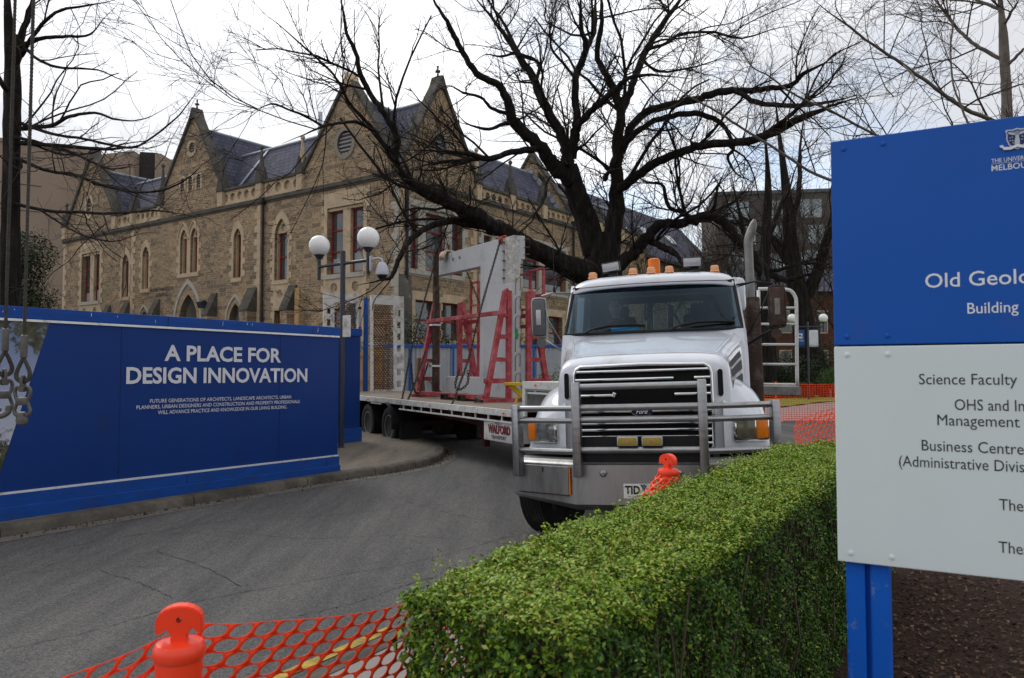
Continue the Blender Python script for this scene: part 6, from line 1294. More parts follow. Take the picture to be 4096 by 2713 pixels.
# buttresses with sloping dark caps
for a, zt, w_ in ((10.8, 6.5, .75), (7.45, 6.4, .55), (14.55, 6.4, .5), (20.6, 6.4, .5), (24.2, 6.4, .55), (26.6, 6.3, .5)):
    o = bpy.data.objects.new('buttress', None); col.objects.link(o); o.parent = bd; f_ = lambda d, z, k: (-k, -d, z - BZ)
    b = MB(); b.prism([(0, .2), (.62, .2), (.62, zt - 1.35), (0, zt - 1.35)], f_, a, a + w_); b.build('pier', M['stone_front'], o)
    b = MB(); b.prism([(-.0, zt - 1.35), (.66, zt - 1.35), (.66, zt - 1.25), (.06, zt), (0, zt)], f_, a - .04, a + w_ + .04); b.build('cap', M['sand_dark'], o)
b = MB(); b.prism([(-.02, .2), (1.25, .2), (1.25, 4.6), (.9, 5.4), (.0, 6.5)], lambda d, z, k: (d * .7 + .0, -d * .7 + k, z - BZ), -.0, .85); b.build('corner_buttress', M['sand_dark'], bd)
# roofs
def roof_prism(name, axis, c, hw, z0, zr, p0, p1, mt):
    """pitched roof: ridge along axis, centre c across it, half width hw"""
    b = MB(); pt = (lambda a, z, d: (d, a, z - BZ)) if axis == 'x' else (lambda a, z, d: (a, d, z - BZ))
    b.prism([(c - hw, z0), (c + hw, z0), (c, zr)], pt, p0, p1); r_ = b.build(name, mt, bd)
    b = MB(); b.tube([pt(c, zr + .03, p0), pt(c, zr + .03, p1)], .10, 6); b.build('ridge', M['lead'], r_)
roof_prism('roof', 'y', -3.6, 3.55, 11.35, 15.75, .12, 8.5, M['slate_y']); roof_prism('roof', 'x', 2.9, 2.95, 11.30, 15.65, -8.0, -.12, M['slate_x'])
roof_prism('roof', 'x', 3.05, 2.75, 11.45, 15.4, -33.0, -6.0, M['slate_x']); roof_prism('roof', 'y', -17.4, 3.2, 11.5, 16.7, .12, 9, M['slate_y']); roof_prism('roof', 'y', -29.6, 3.4, 11.5, 16.0, .12, 8, M['slate_y'])
roof_prism('roof', 'y', -3.0, 2.7, 11.2, 14.8, 5.5, 15.6, M['slate_y']); roof_prism('roof', 'y', -3.2, 2.9, 11.1, 14.3, 15.9, 26, M['slate_y'])
b = MB(); b.prism([(-.2, 11), (-6.2, 11), (-6.2, 12), (-3.1, 16.1), (-.2, 12)], lambda a, z, d: (a, d, z - BZ), 15.5, 15.95); b.build('cross_gable', M['stone_front'], bd)
b = MB(); b.prism([(-.1, 12), (-3.1, 16.1), (-6.3, 12), (-6.3, 12.2), (-3.1, 16.4), (-.1, 12.2)], lambda a, z, d: (a, d, z - BZ), 15.4, 16.05); b.build('coping', M['sand_dark'], bd); finial((-3.1, 15.7, 16.2), .8)
b = MB()
for i in range(9): t = i / 8; b.box((-3.1 + 2.9 * t * .95, 15.45, 15.0 - 3.4 * t - BZ), (.40, .05, .34))
b.build('stepped_flashing', M['lead'], bd)
b = MB()
for x, y in ((-7.0, .2), (-14.2, .2)): b.bar((x, .35, 11.6), (x - (.2 if x > -10 else -.2), 3.0, 15.2), .22, .05)
b.build('valley_flashing', M['lead'], bd)
lettering('wall_lettering', 'ELISABETH MURDOCH', M['pipe'], bd, (-20.35, 6.88, .03), .23, 2.6, lambda a, z, d: (a, -d, z - BZ), .01, 0, 'centre'); lettering('wall_lettering', 'BUILDING', M['pipe'], bd, (-20.35, 6.55, .03), .23, 1.25, lambda a, z, d: (a, -d, z - BZ), .01, 0, 'centre')
b = MB(); b.rbox(LF(15.25, 5.75, .5), (.5, .35, .4), .03, Matrix.Rotation(R(25), 3, 'X')); b.bar(LF(15.2, 5.5, .05), LF(15.2, 5.6, .5), .06); b.tube([LF(15.1, 3, .08), LF(15.1, 5.2, .08)], .05, 6); b.build('floodlight', M['lamp_grey'], bd)
b = MB(); b.lathe([(.19, 0), (.18, 22), (.15, 22.3)], (0, 0, 0), 14)
fl = thing('flue', 'thin pale steel flue rising behind the slate roof', 'flue', (-15.3, 62, .3)); b.build('pipe', M['cctv'], fl, True)
b = MB(); b.rbox((0, 0, .1), (.6, .6, .2), .02); b.build('base', M['concrete'], fl)
tag(fl)
# timber prop leaning on the front
pq = thing('timber_post', 'raw timber post standing against the sandstone front beside a buttress', 'timber', Matrix.Translation((-5.33, 37, .2)) @ (Matrix.Rotation(BA, 4, 'Z') @ Vector((-6.75, -.5, 0))), BA); b = MB(); b.rbox((0, 0, 3.0), (.34, .09, 5.9), .01); b.build('board', M['timber'], pq)
ELM = [
 [[2.99,26.0,2.46,0.828],[3.01,26.0,3.78,0.697],[3.03,26.0,4.83,0.628],[3.0,26.0,5.71,0.593],[2.96,26.0,6.33,0.54]],
 [[2.74,26.0,5.71,0.453],[2.51,25.88,6.66,0.434],[2.2,25.75,7.42,0.397],[2.0,25.62,8.01,0.361],[1.84,25.5,8.5,0.325]],
 [[3.22,26.0,5.71,0.392],[3.38,26.05,6.6,0.349],[3.48,26.09,7.32,0.315],[3.49,26.14,8.22,0.263],[3.56,26.18,9.31,0.228],[3.68,26.23,10.5,0.193],[3.49,26.27,11.24,0.159],[3.09,26.32,12.03,0.124],[2.9,26.36,12.59,0.115],[3.05,26.41,13.58,0.106],[3.08,26.45,14.52,0.098],[3.13,26.5,15.38,0.071]],
 [[1.92,25.5,7.98,0.308],[1.3,25.21,8.51,0.287],[0.91,24.92,8.94,0.267],[0.21,24.62,9.49,0.223],[-0.02,24.33,9.78,0.204],[-0.14,24.04,10.18,0.169],[-0.46,23.75,10.57,0.143],[-1.06,23.46,10.78,0.126],[-1.44,23.17,11.27,0.109],[-1.7,22.88,11.67,0.1],[-1.91,22.58,12.01,0.083],[-2.27,22.29,12.5,0.067],[-2.47,22.0,12.9,0.044]],
 [[0.86,24.8,8.87,0.15],[0.1,24.24,8.62,0.122],[-0.7,23.68,8.26,0.111],[-1.47,23.12,8.26,0.093],[-2.2,22.56,8.17,0.068],[-3.04,22.0,8.02,0.044]],
 [[-1.04,24.0,8.31,0.08],[-1.8,23.33,8.07,0.07],[-2.28,22.67,7.82,0.061],[-2.89,22.0,7.49,0.037]],
 [[0.19,24.5,9.58,0.115],[-0.22,24.12,9.46,0.081],[-0.7,23.75,9.18,0.064],[-1.33,23.38,9.22,0.047],[-1.7,23.0,9.49,0.031]],
 [[0.02,24.5,9.83,0.082],[-0.63,24.1,9.95,0.065],[-0.95,23.7,10.14,0.056],[-1.49,23.3,10.16,0.047],[-1.93,22.9,10.21,0.031],[-2.51,22.5,9.63,0.023]],
 [[1.85,25.5,8.41,0.291],[1.77,25.81,9.29,0.242],[1.44,26.12,10.1,0.21],[1.01,26.44,11.02,0.195],[0.75,26.75,11.87,0.17],[0.3,27.06,12.74,0.154],[-0.07,27.38,13.44,0.128],[-0.73,27.69,14.44,0.111],[-1.41,28.0,15.46,0.084]],
 [[0.25,26.5,12.56,0.098],[-0.23,27.0,13.84,0.072],[-0.73,27.5,14.83,0.055],[-1.22,28.0,15.86,0.038]],
 [[0.83,26.3,11.61,0.079],[0.91,26.84,12.47,0.072],[0.21,27.38,13.01,0.064],[-0.45,27.92,13.14,0.056],[-1.04,28.46,13.41,0.038],[-1.85,29.0,12.93,0.029]],
 [[1.96,25.7,8.82,0.224],[2.05,25.46,9.54,0.205],[2.08,25.21,9.98,0.169],[2.05,24.97,11.2,0.142],[2.34,24.73,12.05,0.124],[2.2,24.49,12.71,0.09],[2.14,24.24,13.45,0.073],[2.08,24.0,14.0,0.048]],
 [[2.06,25.0,9.65,0.142],[2.5,24.71,10.03,0.141],[2.93,24.43,10.36,0.131],[3.23,24.14,10.55,0.113],[3.6,23.86,10.81,0.08],[4.12,23.57,10.79,0.063],[4.7,23.29,10.64,0.047],[5.43,23.0,10.45,0.031]],
 [[2.41,25.0,12.2,0.101],[2.72,25.67,13.06,0.103],[2.83,26.33,14.09,0.097],[2.94,27.0,15.35,0.072]],
 [[2.05,25.0,11.21,0.067],[1.71,24.8,11.56,0.058],[1.28,24.6,11.99,0.049],[1.23,24.4,12.33,0.041],[1.34,24.2,12.75,0.032],[0.92,24.0,13.16,0.024]],
 [[3.74,26.5,10.68,0.16],[4.15,26.92,11.66,0.153],[4.59,27.33,12.81,0.156],[5.04,27.75,13.7,0.14],[5.71,28.17,14.76,0.123],[6.38,28.58,15.75,0.105],[6.98,29.0,16.67,0.078]],
 [[4.72,27.0,13.0,0.081],[5.49,27.17,13.35,0.073],[6.0,27.33,13.71,0.064],[7.16,27.5,13.86,0.055],[8.24,27.67,13.71,0.046],[9.44,27.83,14.12,0.037],[10.64,28.0,14.39,0.028]],
 [[4.7,28.0,13.08,0.075],[5.37,28.5,12.83,0.057],[6.45,29.0,13.11,0.049],[7.57,29.5,13.58,0.04],[8.52,30.0,14.1,0.03]],
 [[3.68,26.3,9.16,0.176],[3.98,25.91,9.94,0.165],[4.45,25.52,10.3,0.154],[5.23,25.13,10.43,0.152],[6.0,24.74,10.51,0.149],[6.57,24.35,10.56,0.147],[7.28,23.95,10.44,0.12],[7.8,23.56,10.38,0.103],[8.3,23.17,10.31,0.093],[8.64,22.78,10.56,0.076],[9.03,22.39,10.68,0.06],[9.4,22.0,10.98,0.037]],
 [[6.96,24.0,10.41,0.097],[7.34,23.4,9.91,0.102],[7.85,22.8,9.58,0.092],[8.4,22.2,9.39,0.089],[8.91,21.6,9.28,0.072],[9.38,21.0,9.25,0.049]],
 [[3.73,26.0,9.26,0.131],[4.12,25.67,9.69,0.129],[4.84,25.33,10.02,0.119],[5.72,25.0,10.09,0.117],[6.39,24.67,9.8,0.107],[6.71,24.33,9.36,0.09],[6.82,24.0,8.68,0.072],[6.56,23.67,8.26,0.063],[6.74,23.33,7.68,0.047],[7.11,23.0,7.36,0.031]],
 [[3.54,26.0,7.83,0.209],[4.07,25.44,8.18,0.188],[4.66,24.89,8.47,0.167],[5.39,24.33,8.67,0.163],[6.15,23.78,8.73,0.159],[7.19,23.22,8.69,0.156],[7.79,22.67,8.83,0.144],[8.36,22.11,9.04,0.126],[8.81,21.56,9.12,0.101],[9.38,21.0,9.18,0.07]],
 [[7.52,23.0,8.82,0.1],[7.81,22.25,8.97,0.082],[7.99,21.5,9.13,0.072],[8.28,20.75,9.38,0.056],[8.54,20.0,9.65,0.034]],
 [[3.23,25.7,5.05,0.293],[3.88,25.42,5.62,0.247],[4.22,25.13,5.92,0.227],[4.64,24.85,6.42,0.208],[5.16,24.56,6.41,0.181],[5.68,24.28,6.5,0.179],[6.18,23.99,6.53,0.177],[6.55,23.71,6.16,0.175],[6.9,23.42,5.59,0.157],[7.27,23.14,5.07,0.14],[7.53,22.85,4.64,0.13],[7.85,22.57,4.42,0.121],[8.35,22.28,4.5,0.097],[8.92,22.0,4.79,0.074]],
 [[4.36,25.2,6.01,0.152],[4.79,24.8,5.73,0.141],[5.12,24.4,5.42,0.131],[5.24,24.0,4.99,0.113]],
 [[5.9,24.5,6.56,0.099],[6.23,24.17,6.82,0.073],[6.28,23.83,7.4,0.056],[6.47,23.5,7.89,0.039]],
 [[5.93,25.0,6.49,0.126],[5.48,24.83,6.8,0.1],[5.02,24.67,6.93,0.074],[4.83,24.5,7.15,0.082],[4.68,24.33,7.61,0.065],[4.19,24.17,7.65,0.049],[3.68,24.0,7.85,0.024]],
 [[2.46,25.0,4.88,0.469],[1.57,24.22,5.11,0.374],[0.57,23.44,5.51,0.314],[-0.06,22.67,5.73,0.274],[-0.65,21.89,5.89,0.257],[-1.3,21.11,6.16,0.234],[-1.98,20.33,6.32,0.204],[-2.42,19.56,6.43,0.177],[-2.67,18.78,6.58,0.151],[-2.71,18.0,6.75,0.127]],
 [[-2.7,18.0,6.69,0.103],[-2.64,17.89,7.15,0.096],[-2.88,17.78,7.6,0.089],[-3.17,17.67,7.99,0.077],[-3.38,17.56,8.38,0.077],[-3.52,17.44,8.94,0.064],[-3.7,17.33,9.31,0.052],[-3.75,17.22,9.69,0.04],[-3.79,17.11,9.99,0.034],[-3.83,17.0,10.29,0.023]],
 [[-2.73,18.0,6.78,0.072],[-2.94,17.78,6.96,0.066],[-3.13,17.56,7.23,0.059],[-3.34,17.33,7.42,0.052],[-3.59,17.11,7.68,0.046],[-3.72,16.89,7.95,0.04],[-3.9,16.67,8.21,0.034],[-4.42,16.44,8.64,0.028],[-4.92,16.22,9.05,0.022],[-5.24,16.0,9.23,0.016]],
 [[-3.02,17.0,7.02,0.051],[-3.31,16.6,7.07,0.045],[-3.62,16.2,6.92,0.038],[-3.85,15.8,6.73,0.037],[-4.12,15.4,6.44,0.026],[-4.44,15.0,6.14,0.015]],
 [[-3.87,16.0,6.79,0.032],[-4.23,15.8,6.95,0.032],[-4.49,15.6,7.01,0.026],[-4.73,15.4,7.05,0.026],[-4.95,15.2,6.9,0.015],[-5.14,15.0,6.68,0.01]],
 [[-0.06,22.5,5.7,0.181],[-0.8,22.0,5.91,0.147],[-1.51,21.5,5.93,0.13],[-2.04,21.0,5.72,0.113],[-2.44,20.5,5.42,0.103],[-2.71,20.0,4.99,0.087],[-2.84,19.5,4.51,0.078],[-2.94,19.0,4.05,0.064],[-3.16,18.5,3.9,0.043],[-3.56,18.0,3.73,0.03]],
 [[0.76,22.0,7.34,0.066],[0.93,21.5,6.92,0.065],[0.84,21.0,6.37,0.063],[0.54,20.5,5.84,0.048],[0.09,20.0,5.4,0.034]],
 [[2.98,25.0,7.94,0.101],[2.99,24.0,7.94,0.072],[3.22,23.0,7.76,0.046]]]
WEST_TREE = [
 [[-7.65,12.0,1.03,0.204],[-7.67,12.0,2.77,0.17],[-7.7,12.0,4.02,0.162],[-7.72,12.0,5.32,0.153],[-7.74,12.0,6.41,0.153],[-7.83,12.0,7.25,0.128],[-7.9,12.0,8.18,0.111]],
 [[-7.74,12.0,6.41,0.111],[-7.58,12.0,7.07,0.06],[-7.46,12.0,7.51,0.051],[-7.33,12.0,8.05,0.038]],
 [[-7.61,12.0,6.63,0.047],[-7.24,11.7,6.83,0.037],[-6.74,11.4,7.03,0.028],[-6.16,11.1,6.99,0.02],[-5.64,10.8,6.91,0.011],[-5.19,10.5,6.87,0.007]],
 [[-7.6,12.0,6.79,0.051],[-7.18,11.8,6.82,0.038],[-6.68,11.6,6.76,0.029],[-6.23,11.4,6.7,0.02],[-5.93,11.2,6.84,0.012],[-5.63,11.0,6.95,0.008]],
 [[-7.69,12.0,6.94,0.047],[-7.3,11.8,6.55,0.029],[-6.83,11.6,6.3,0.025],[-6.1,11.4,6.17,0.016],[-5.58,11.2,5.93,0.012],[-5.13,11.0,5.89,0.008]],
 [[-7.6,12.0,5.49,0.047],[-6.98,11.75,5.45,0.037],[-6.55,11.5,5.51,0.033],[-6.04,11.25,5.48,0.024],[-5.59,11.0,5.3,0.019],[-5.08,10.75,5.23,0.015],[-4.51,10.5,5.4,0.007]],
 [[-7.61,12.0,5.58,0.038],[-6.96,11.71,5.32,0.029],[-6.29,11.43,5.15,0.024],[-5.65,11.14,4.96,0.024],[-5.2,10.86,4.89,0.019],[-4.59,10.57,5.16,0.015],[-4.24,10.29,5.36,0.011],[-3.87,10.0,5.55,0.007]],
 [[-7.64,12.0,5.27,0.047],[-6.74,11.5,5.08,0.037],[-5.86,11.0,4.88,0.031],[-5.14,10.5,4.76,0.019],[-4.57,10.0,4.71,0.011]],
 [[-7.77,12.0,5.38,0.034],[-6.88,11.58,5.1,0.03],[-6.26,11.17,4.85,0.025],[-5.72,10.75,4.59,0.02],[-5.28,10.33,4.42,0.015],[-4.75,9.92,4.37,0.008],[-4.27,9.5,4.3,0.004]],
 [[-7.76,12.0,5.06,0.036],[-6.95,11.72,4.75,0.031],[-6.43,11.44,4.63,0.028],[-5.95,11.17,4.43,0.027],[-5.49,10.89,4.28,0.024],[-5.07,10.61,4.17,0.021],[-4.6,10.33,4.14,0.017],[-4.19,10.06,4.22,0.012],[-3.88,9.78,4.33,0.008],[-3.58,9.5,4.38,0.004]],
 [[-7.74,12.0,4.34,0.036],[-6.85,11.57,4.11,0.03],[-6.18,11.14,4.01,0.027],[-5.62,10.71,3.9,0.024],[-5.03,10.29,3.83,0.021],[-4.46,9.86,3.76,0.016],[-3.94,9.43,3.62,0.01],[-3.49,9.0,3.49,0.005]],
 [[-6.64,11.0,4.0,0.018],[-6.14,10.75,3.73,0.017],[-5.73,10.5,3.55,0.017],[-5.36,10.25,3.45,0.015],[-5.05,10.0,3.4,0.01],[-4.57,9.75,3.46,0.006],[-4.26,9.5,3.4,0.004]],
 [[-5.5,10.5,3.86,0.013],[-5.33,10.25,3.7,0.012],[-5.17,10.0,3.55,0.01],[-4.97,9.75,3.44,0.008],[-4.61,9.5,3.42,0.004]],
 [[-5.3,10.5,4.19,0.011],[-4.9,10.25,4.02,0.01],[-4.53,10.0,3.86,0.008],[-4.17,9.75,3.68,0.006],[-3.82,9.5,3.65,0.004]],
 [[-7.75,12.0,6.06,0.06],[-7.74,11.75,6.1,0.046],[-7.77,11.5,6.43,0.037]]]
PALE_TREE = [
 [[6.92,11.0,1.51,0.127],[6.97,11.0,3.41,0.108],[7.01,11.0,5.35,0.089],[7.01,11.0,5.81,0.085],[7.0,11.0,6.05,0.08],[6.99,11.0,6.54,0.075],[6.96,11.0,7.03,0.066],[6.91,11.0,7.52,0.052]],
 [[6.99,11.0,6.16,0.042],[6.93,11.07,6.23,0.036],[6.68,11.14,6.43,0.031],[6.5,11.21,6.66,0.029],[6.43,11.29,6.84,0.027],[6.32,11.36,7.08,0.024],[6.27,11.43,7.24,0.022],[6.19,11.5,7.48,0.015]],
 [[7.03,11.0,6.08,0.033],[7.05,10.83,6.13,0.026],[7.09,10.67,6.2,0.023],[7.26,10.5,6.32,0.016]],
 [[7.0,11.0,6.88,0.038],[6.9,11.17,7.04,0.029],[6.81,11.33,7.19,0.027],[6.66,11.5,7.43,0.02]],
 [[7.02,11.0,6.69,0.028],[6.81,10.5,6.65,0.022],[6.6,10.0,6.59,0.017]]]
ARCHING_TREE = [
 [[6.17,9.0,0.97,0.116],[6.2,9.0,2.32,0.1],[6.15,9.0,3.49,0.085],[6.02,9.0,4.27,0.065]],
 [[6.08,9.0,4.11,0.058],[5.69,8.78,4.4,0.041],[5.22,8.56,4.52,0.031],[4.83,8.33,4.56,0.027],[4.44,8.11,4.68,0.024],[3.97,7.89,4.86,0.02],[3.54,7.67,4.99,0.016],[3.25,7.44,5.04,0.014],[2.95,7.22,5.09,0.012],[2.71,7.0,5.12,0.009]],
 [[6.1,9.0,3.58,0.046],[4.84,8.72,3.53,0.026],[3.96,8.44,3.65,0.022],[3.21,8.17,3.78,0.019],[2.68,7.89,3.98,0.017],[2.26,7.61,4.1,0.015],[1.93,7.33,4.18,0.013],[1.64,7.06,4.21,0.009],[1.28,6.78,4.32,0.007],[0.96,6.5,4.42,0.004]],
 [[6.05,9.0,3.88,0.039],[4.69,8.78,4.15,0.023],[3.99,8.56,4.34,0.018],[3.42,8.33,4.52,0.016],[3.05,8.11,4.57,0.014],[2.8,7.89,4.59,0.012],[2.54,7.67,4.65,0.01],[2.3,7.44,4.66,0.008],[2.08,7.22,4.83,0.006],[1.88,7.0,5.0,0.004]],
 [[4.44,7.5,4.07,0.014],[4.39,7.5,4.15,0.013],[4.34,7.5,4.29,0.013],[4.27,7.5,4.5,0.011],[4.25,7.5,4.83,0.011],[4.28,7.5,5.08,0.01],[4.32,7.5,5.33,0.008],[4.33,7.5,5.47,0.006]],
 [[3.05,7.0,4.84,0.007],[2.84,6.75,4.88,0.006],[2.73,6.5,4.91,0.004]],
 [[3.64,7.2,4.57,0.009],[3.62,6.97,4.36,0.007],[3.38,6.73,4.13,0.006],[3.06,6.5,3.99,0.003]]]
FAR_TREE_ONE = [
 [[18.02,48.0,0.65,0.791],[17.91,48.0,3.41,0.712],[17.63,48.0,6.06,0.633],[17.27,48.0,8.19,0.527],[17.04,48.0,10.32,0.422],[16.82,48.0,13.54,0.316],[16.47,48.0,16.78,0.211],[16.24,48.0,19.49,0.105]],
 [[17.63,48.0,6.06,0.475],[18.49,47.75,7.62,0.42],[19.08,47.5,9.7,0.313],[19.68,47.25,12.03,0.234],[20.27,47.0,14.35,0.129]],
 [[17.27,48.0,8.19,0.369],[16.32,48.67,9.9,0.294],[15.2,49.33,11.11,0.217],[14.03,50.0,12.36,0.137]],
 [[17.04,48.0,10.32,0.264],[17.61,48.0,12.74,0.211],[17.79,48.0,15.7,0.132],[18.1,48.0,18.13,0.079]]]
FAR_TREE_TWO = [
 [[14.27,44.0,0.86,0.532],[14.25,44.0,4.24,0.484],[14.12,44.0,6.91,0.411],[14.27,44.0,9.11,0.338],[14.44,44.0,12.06,0.242],[14.35,44.0,14.78,0.145],[14.14,44.0,17.01,0.073]],
 [[14.19,44.0,6.91,0.266],[13.31,43.67,8.57,0.216],[12.64,43.33,10.45,0.167],[12.09,43.0,12.79,0.095]],
 [[14.27,44.0,9.11,0.218],[15.2,44.5,10.94,0.171],[16.15,45.0,13.31,0.099]]]
# ------------------------------------------------------------------ bare winter trees: limbs given as (x, y, z, radius), twigs grown from them
def tubes_np(P, Rr, s):
    """all polylines P (n, k, 3) with radii (n, k) as s-sided tubes"""
    n, k, _ = P.shape; T = np.empty_like(P); T[:, 1:-1] = P[:, 2:] - P[:, :-2]; T[:, 0] = P[:, 1] - P[:, 0]; T[:, -1] = P[:, -1] - P[:, -2]
    T /= np.linalg.norm(T, axis=2)[..., None] + 1e-9
    if k > 8:
        for _ in range(3): T[:, 1:-1] = (T[:, 2:] + T[:, :-2] + 2 * T[:, 1:-1]) / 4
        T /= np.linalg.norm(T, axis=2)[..., None] + 1e-9
    ref = np.where(np.abs(T[:, :1, 2:3]) < .9, np.array([[[0, 0, 1.0]]]), np.array([[[1.0, 0, 0]]])); X = np.cross(T, np.broadcast_to(ref, T.shape)); X /= np.linalg.norm(X, axis=2)[..., None] + 1e-9; Y = np.cross(X, T)
    a = np.arange(s) * 2 * np.pi / s; 
    wv = 1 + (.05 * np.sin(5 * a[None, None, :] + 1.7 * np.arange(k)[None, :, None] * .2) + .035 * np.sin(9 * a[None, None, :] - 1.1 * np.arange(k)[None, :, None] * .3) + .02 * np.sin(14 * a[None, None, :] + np.arange(k)[None, :, None] * .15) if s > 16 else 0)
    V = P[:, :, None, :] + (X[:, :, None, :] * np.cos(a)[None, None, :, None] + Y[:, :, None, :] * np.sin(a)[None, None, :, None]) * (Rr[:, :, None] * wv)[..., None]
    idx = np.arange(n * k * s).reshape(n, k, s); nx = np.roll(idx, -1, axis=2)
    F = np.stack([idx[:, :-1], nx[:, :-1], nx[:, 1:], idx[:, 1:]], -1).reshape(-1, 4); return V.reshape(-1, 3), F
def spawn(P, Rr, per_m, len_rng, ratio, k, g, ang=(25, 65), up=.15, droop=0.0, wob=.16, lo=.15, rmin=.002, rmax=9):
    """children along polylines P: count follows length, direction leaves the parent at ang degrees"""
    n, kk, _ = P.shape; seg = np.linalg.norm(np.diff(P, axis=1), axis=2); L = seg.sum(1); cnt = g.poisson(np.maximum(L * per_m, .01)); own = np.repeat(np.arange(n), cnt); m = len(own)
    if m == 0: return np.zeros((0, k, 3)), np.zeros((0, k))
    t = lo + (1 - lo) * g.random(m); f = t * (kk - 1); i = np.minimum(f.astype(int), kk - 2); fr = (f - i)[:, None]
    p0 = P[own, i] * (1 - fr) + P[own, i + 1] * fr; r0 = Rr[own, i] * (1 - fr[:, 0]) + Rr[own, i + 1] * fr[:, 0]; d = P[own, i + 1] - P[own, i]; d /= np.linalg.norm(d, axis=1)[:, None] + 1e-9
    q = g.normal(0, 1, (m, 3)); q -= (q * d).sum(1)[:, None] * d; q /= np.linalg.norm(q, axis=1)[:, None] + 1e-9; A = np.radians(g.uniform(*ang, m))[:, None]
    dr = d * np.cos(A) + q * np.sin(A); dr[:, 2] += up; dr /= np.linalg.norm(dr, axis=1)[:, None]; ln = g.uniform(*len_rng, m) * (1.15 - .55 * t)
    out = np.empty((m, k, 3)); out[:, 0] = p0; cur = dr.copy()
    for j in range(1, k):
        cur += g.normal(0, wob, (m, 3)); cur[:, 2] += up * .35 - droop * j / k; cur /= np.linalg.norm(cur, axis=1)[:, None] + 1e-9; out[:, j] = out[:, j - 1] + cur * (ln / (k - 1))[:, None]
    rb_ = np.clip(np.minimum(r0 * ratio, ln * .016 + .0015), rmin, rmax); return out, rb_[:, None] * np.linspace(1, .4, k)[None, :]
def resample(limb, st, rough, g):
    """dense wavy centre line through the given points"""
    P = np.array(limb); Q = smooth_path([Vector(p[:3]) for p in limb], 5); Rq = []
    for i in range(len(limb) - 1):
        for j in range(5): Rq.append(P[i, 3] + (P[i + 1, 3] - P[i, 3]) * j / 5)
    Rq.append(P[-1, 3]); pts = np.array([tuple(q) for q in Q]); Rq = np.array(Rq)
    Rq = Rq * np.interp(Rq, [.25, .6], [.80, .97])
    pts[1:-1] += g.normal(0, 1, (len(pts) - 2, 3)) * np.minimum(Rq[1:-1, None], .3) * np.where(Rq[1:-1, None] > .28, .02, rough); Rq[1:] *= np.where(Rq[1:] > .35, g.uniform(.99, 1.01, len(Rq) - 1), g.uniform(.95, 1.06, len(Rq) - 1))
    if Rq[-1] < .22: k = min(12, len(Rq) // 2); Rq[-k:] *= np.linspace(1, .25, k)
    return pts, Rq
def tree(name, label, limbs, bark, twig, seed, dens=1.0, twig_len=1.0, group=None, trunk_n=1, droop=.05, levels=3, ground=None, up=.15, fine=.0032, boughs=.3):
    g = np.random.default_rng(seed); base = limbs[0][0]; o = thing(name, label, 'tree', (base[0], base[1], base[2] if ground is None else ground), 0, group); org = np.array(o.location)
    tV, tF, n0 = [], [], 0; cV, cF, n1 = [], [], 0; ch = []
    for i, l in enumerate(limbs):
        if i == 0 and ground is not None:
            b0 = l[0]; l = [[b0[0] - .03, b0[1], ground - .1, b0[3] * 1.55], [b0[0], b0[1], ground + .5, b0[3] * 1.15]] + l
        p, r_ = resample(l, .3, .0 if i == 0 else .14, g); V, F = tubes_np(p[None], r_[None], 28 if r_.max() > .28 else 12 if r_.max() > .12 else 7)
        # ridged bark on the thick wood
        tV.append(V); tF.append(F + n0); n0 += len(V)
        for a in range(0, len(p) - 1, 4):
            s = p[a:a + 5]; q = r_[a:a + 5]
            if len(s) == 5 and i >= trunk_n: ch.append((s, q))
    P = np.array([c[0] for c in ch]); Rr = np.array([c[1] for c in ch])
    if boughs:      # middling boughs between the main limbs and the twigs
        BP, BR = spawn(P, Rr, boughs, (1.6 * twig_len, 5.0 * twig_len), .55, 9, g, (25, 60), .22, .06, .17, .05, fine * 3, .07)
        V, F = tubes_np(BP, BR, 6); tV.append(V); tF.append(F + n0)
        P = np.concatenate([P] + [BP[:, i:i + 5] for i in (0, 4)]); Rr = np.concatenate([Rr] + [BR[:, i:i + 5] for i in (0, 4)])
    b = mesh_np('trunk', np.concatenate(tV) - org, np.concatenate(tF), bark, o, smooth=True)
    l1 = spawn(P, Rr, 1.7 * dens, (.8 * twig_len, 2.9 * twig_len), .5, 7, g, (25, 75), up, droop, .16, 0.02, fine * 1.6)
    l2 = spawn(*l1, 3.0 * dens, (.45 * twig_len, 1.4 * twig_len), .6, 5, g, (20, 60), up * .6, droop, .18, .1, fine * 1.2)
    lay = [(l1, 5), (l2, 4)]
    if levels > 2: l3 = spawn(*l2, 4.6 * dens, (.2 * twig_len, .75 * twig_len), .7, 4, g, (20, 60), up * .4, droop, .2, .08, fine); lay.append((l3, 3))
    if levels > 2: lay.append((spawn(P, Rr, 3.0 * dens, (.25 * twig_len, 1.0 * twig_len), .2, 4, g, (40, 90), up, droop, .2, 0, fine, .008), 3))
    for (p, r_), s in lay:
        if len(p): V, F = tubes_np(p, r_, s); cV.append(V); cF.append(F + n1); n1 += len(V)
    mesh_np('crown', np.concatenate(cV) - org, np.concatenate(cF), twig, o); return o
tree('elm_tree', 'huge spreading bare elm with black limbs rising behind the truck cab', ELM, M['bark'], M['twig'], 3, .98, 1.05, trunk_n=1, ground=zg(26), fine=.0044, droop=.06, boughs=.24)
tree('bare_tree', 'tall bare tree with level branches standing beside the crane slings', WEST_TREE, M['bark'], M['twig_brown'], 5, 1.2, .5, trunk_n=1, ground=zg(12) + .1, droop=.05, up=.04, fine=.0022, levels=3)
tree('bare_tree', 'straight pale grey trunk with bare boughs rising above the top edge of the blue sign', PALE_TREE, M['bark_pale'], M['twig_brown'], 8, 2.4, .75, trunk_n=1, ground=.1, fine=.0022)
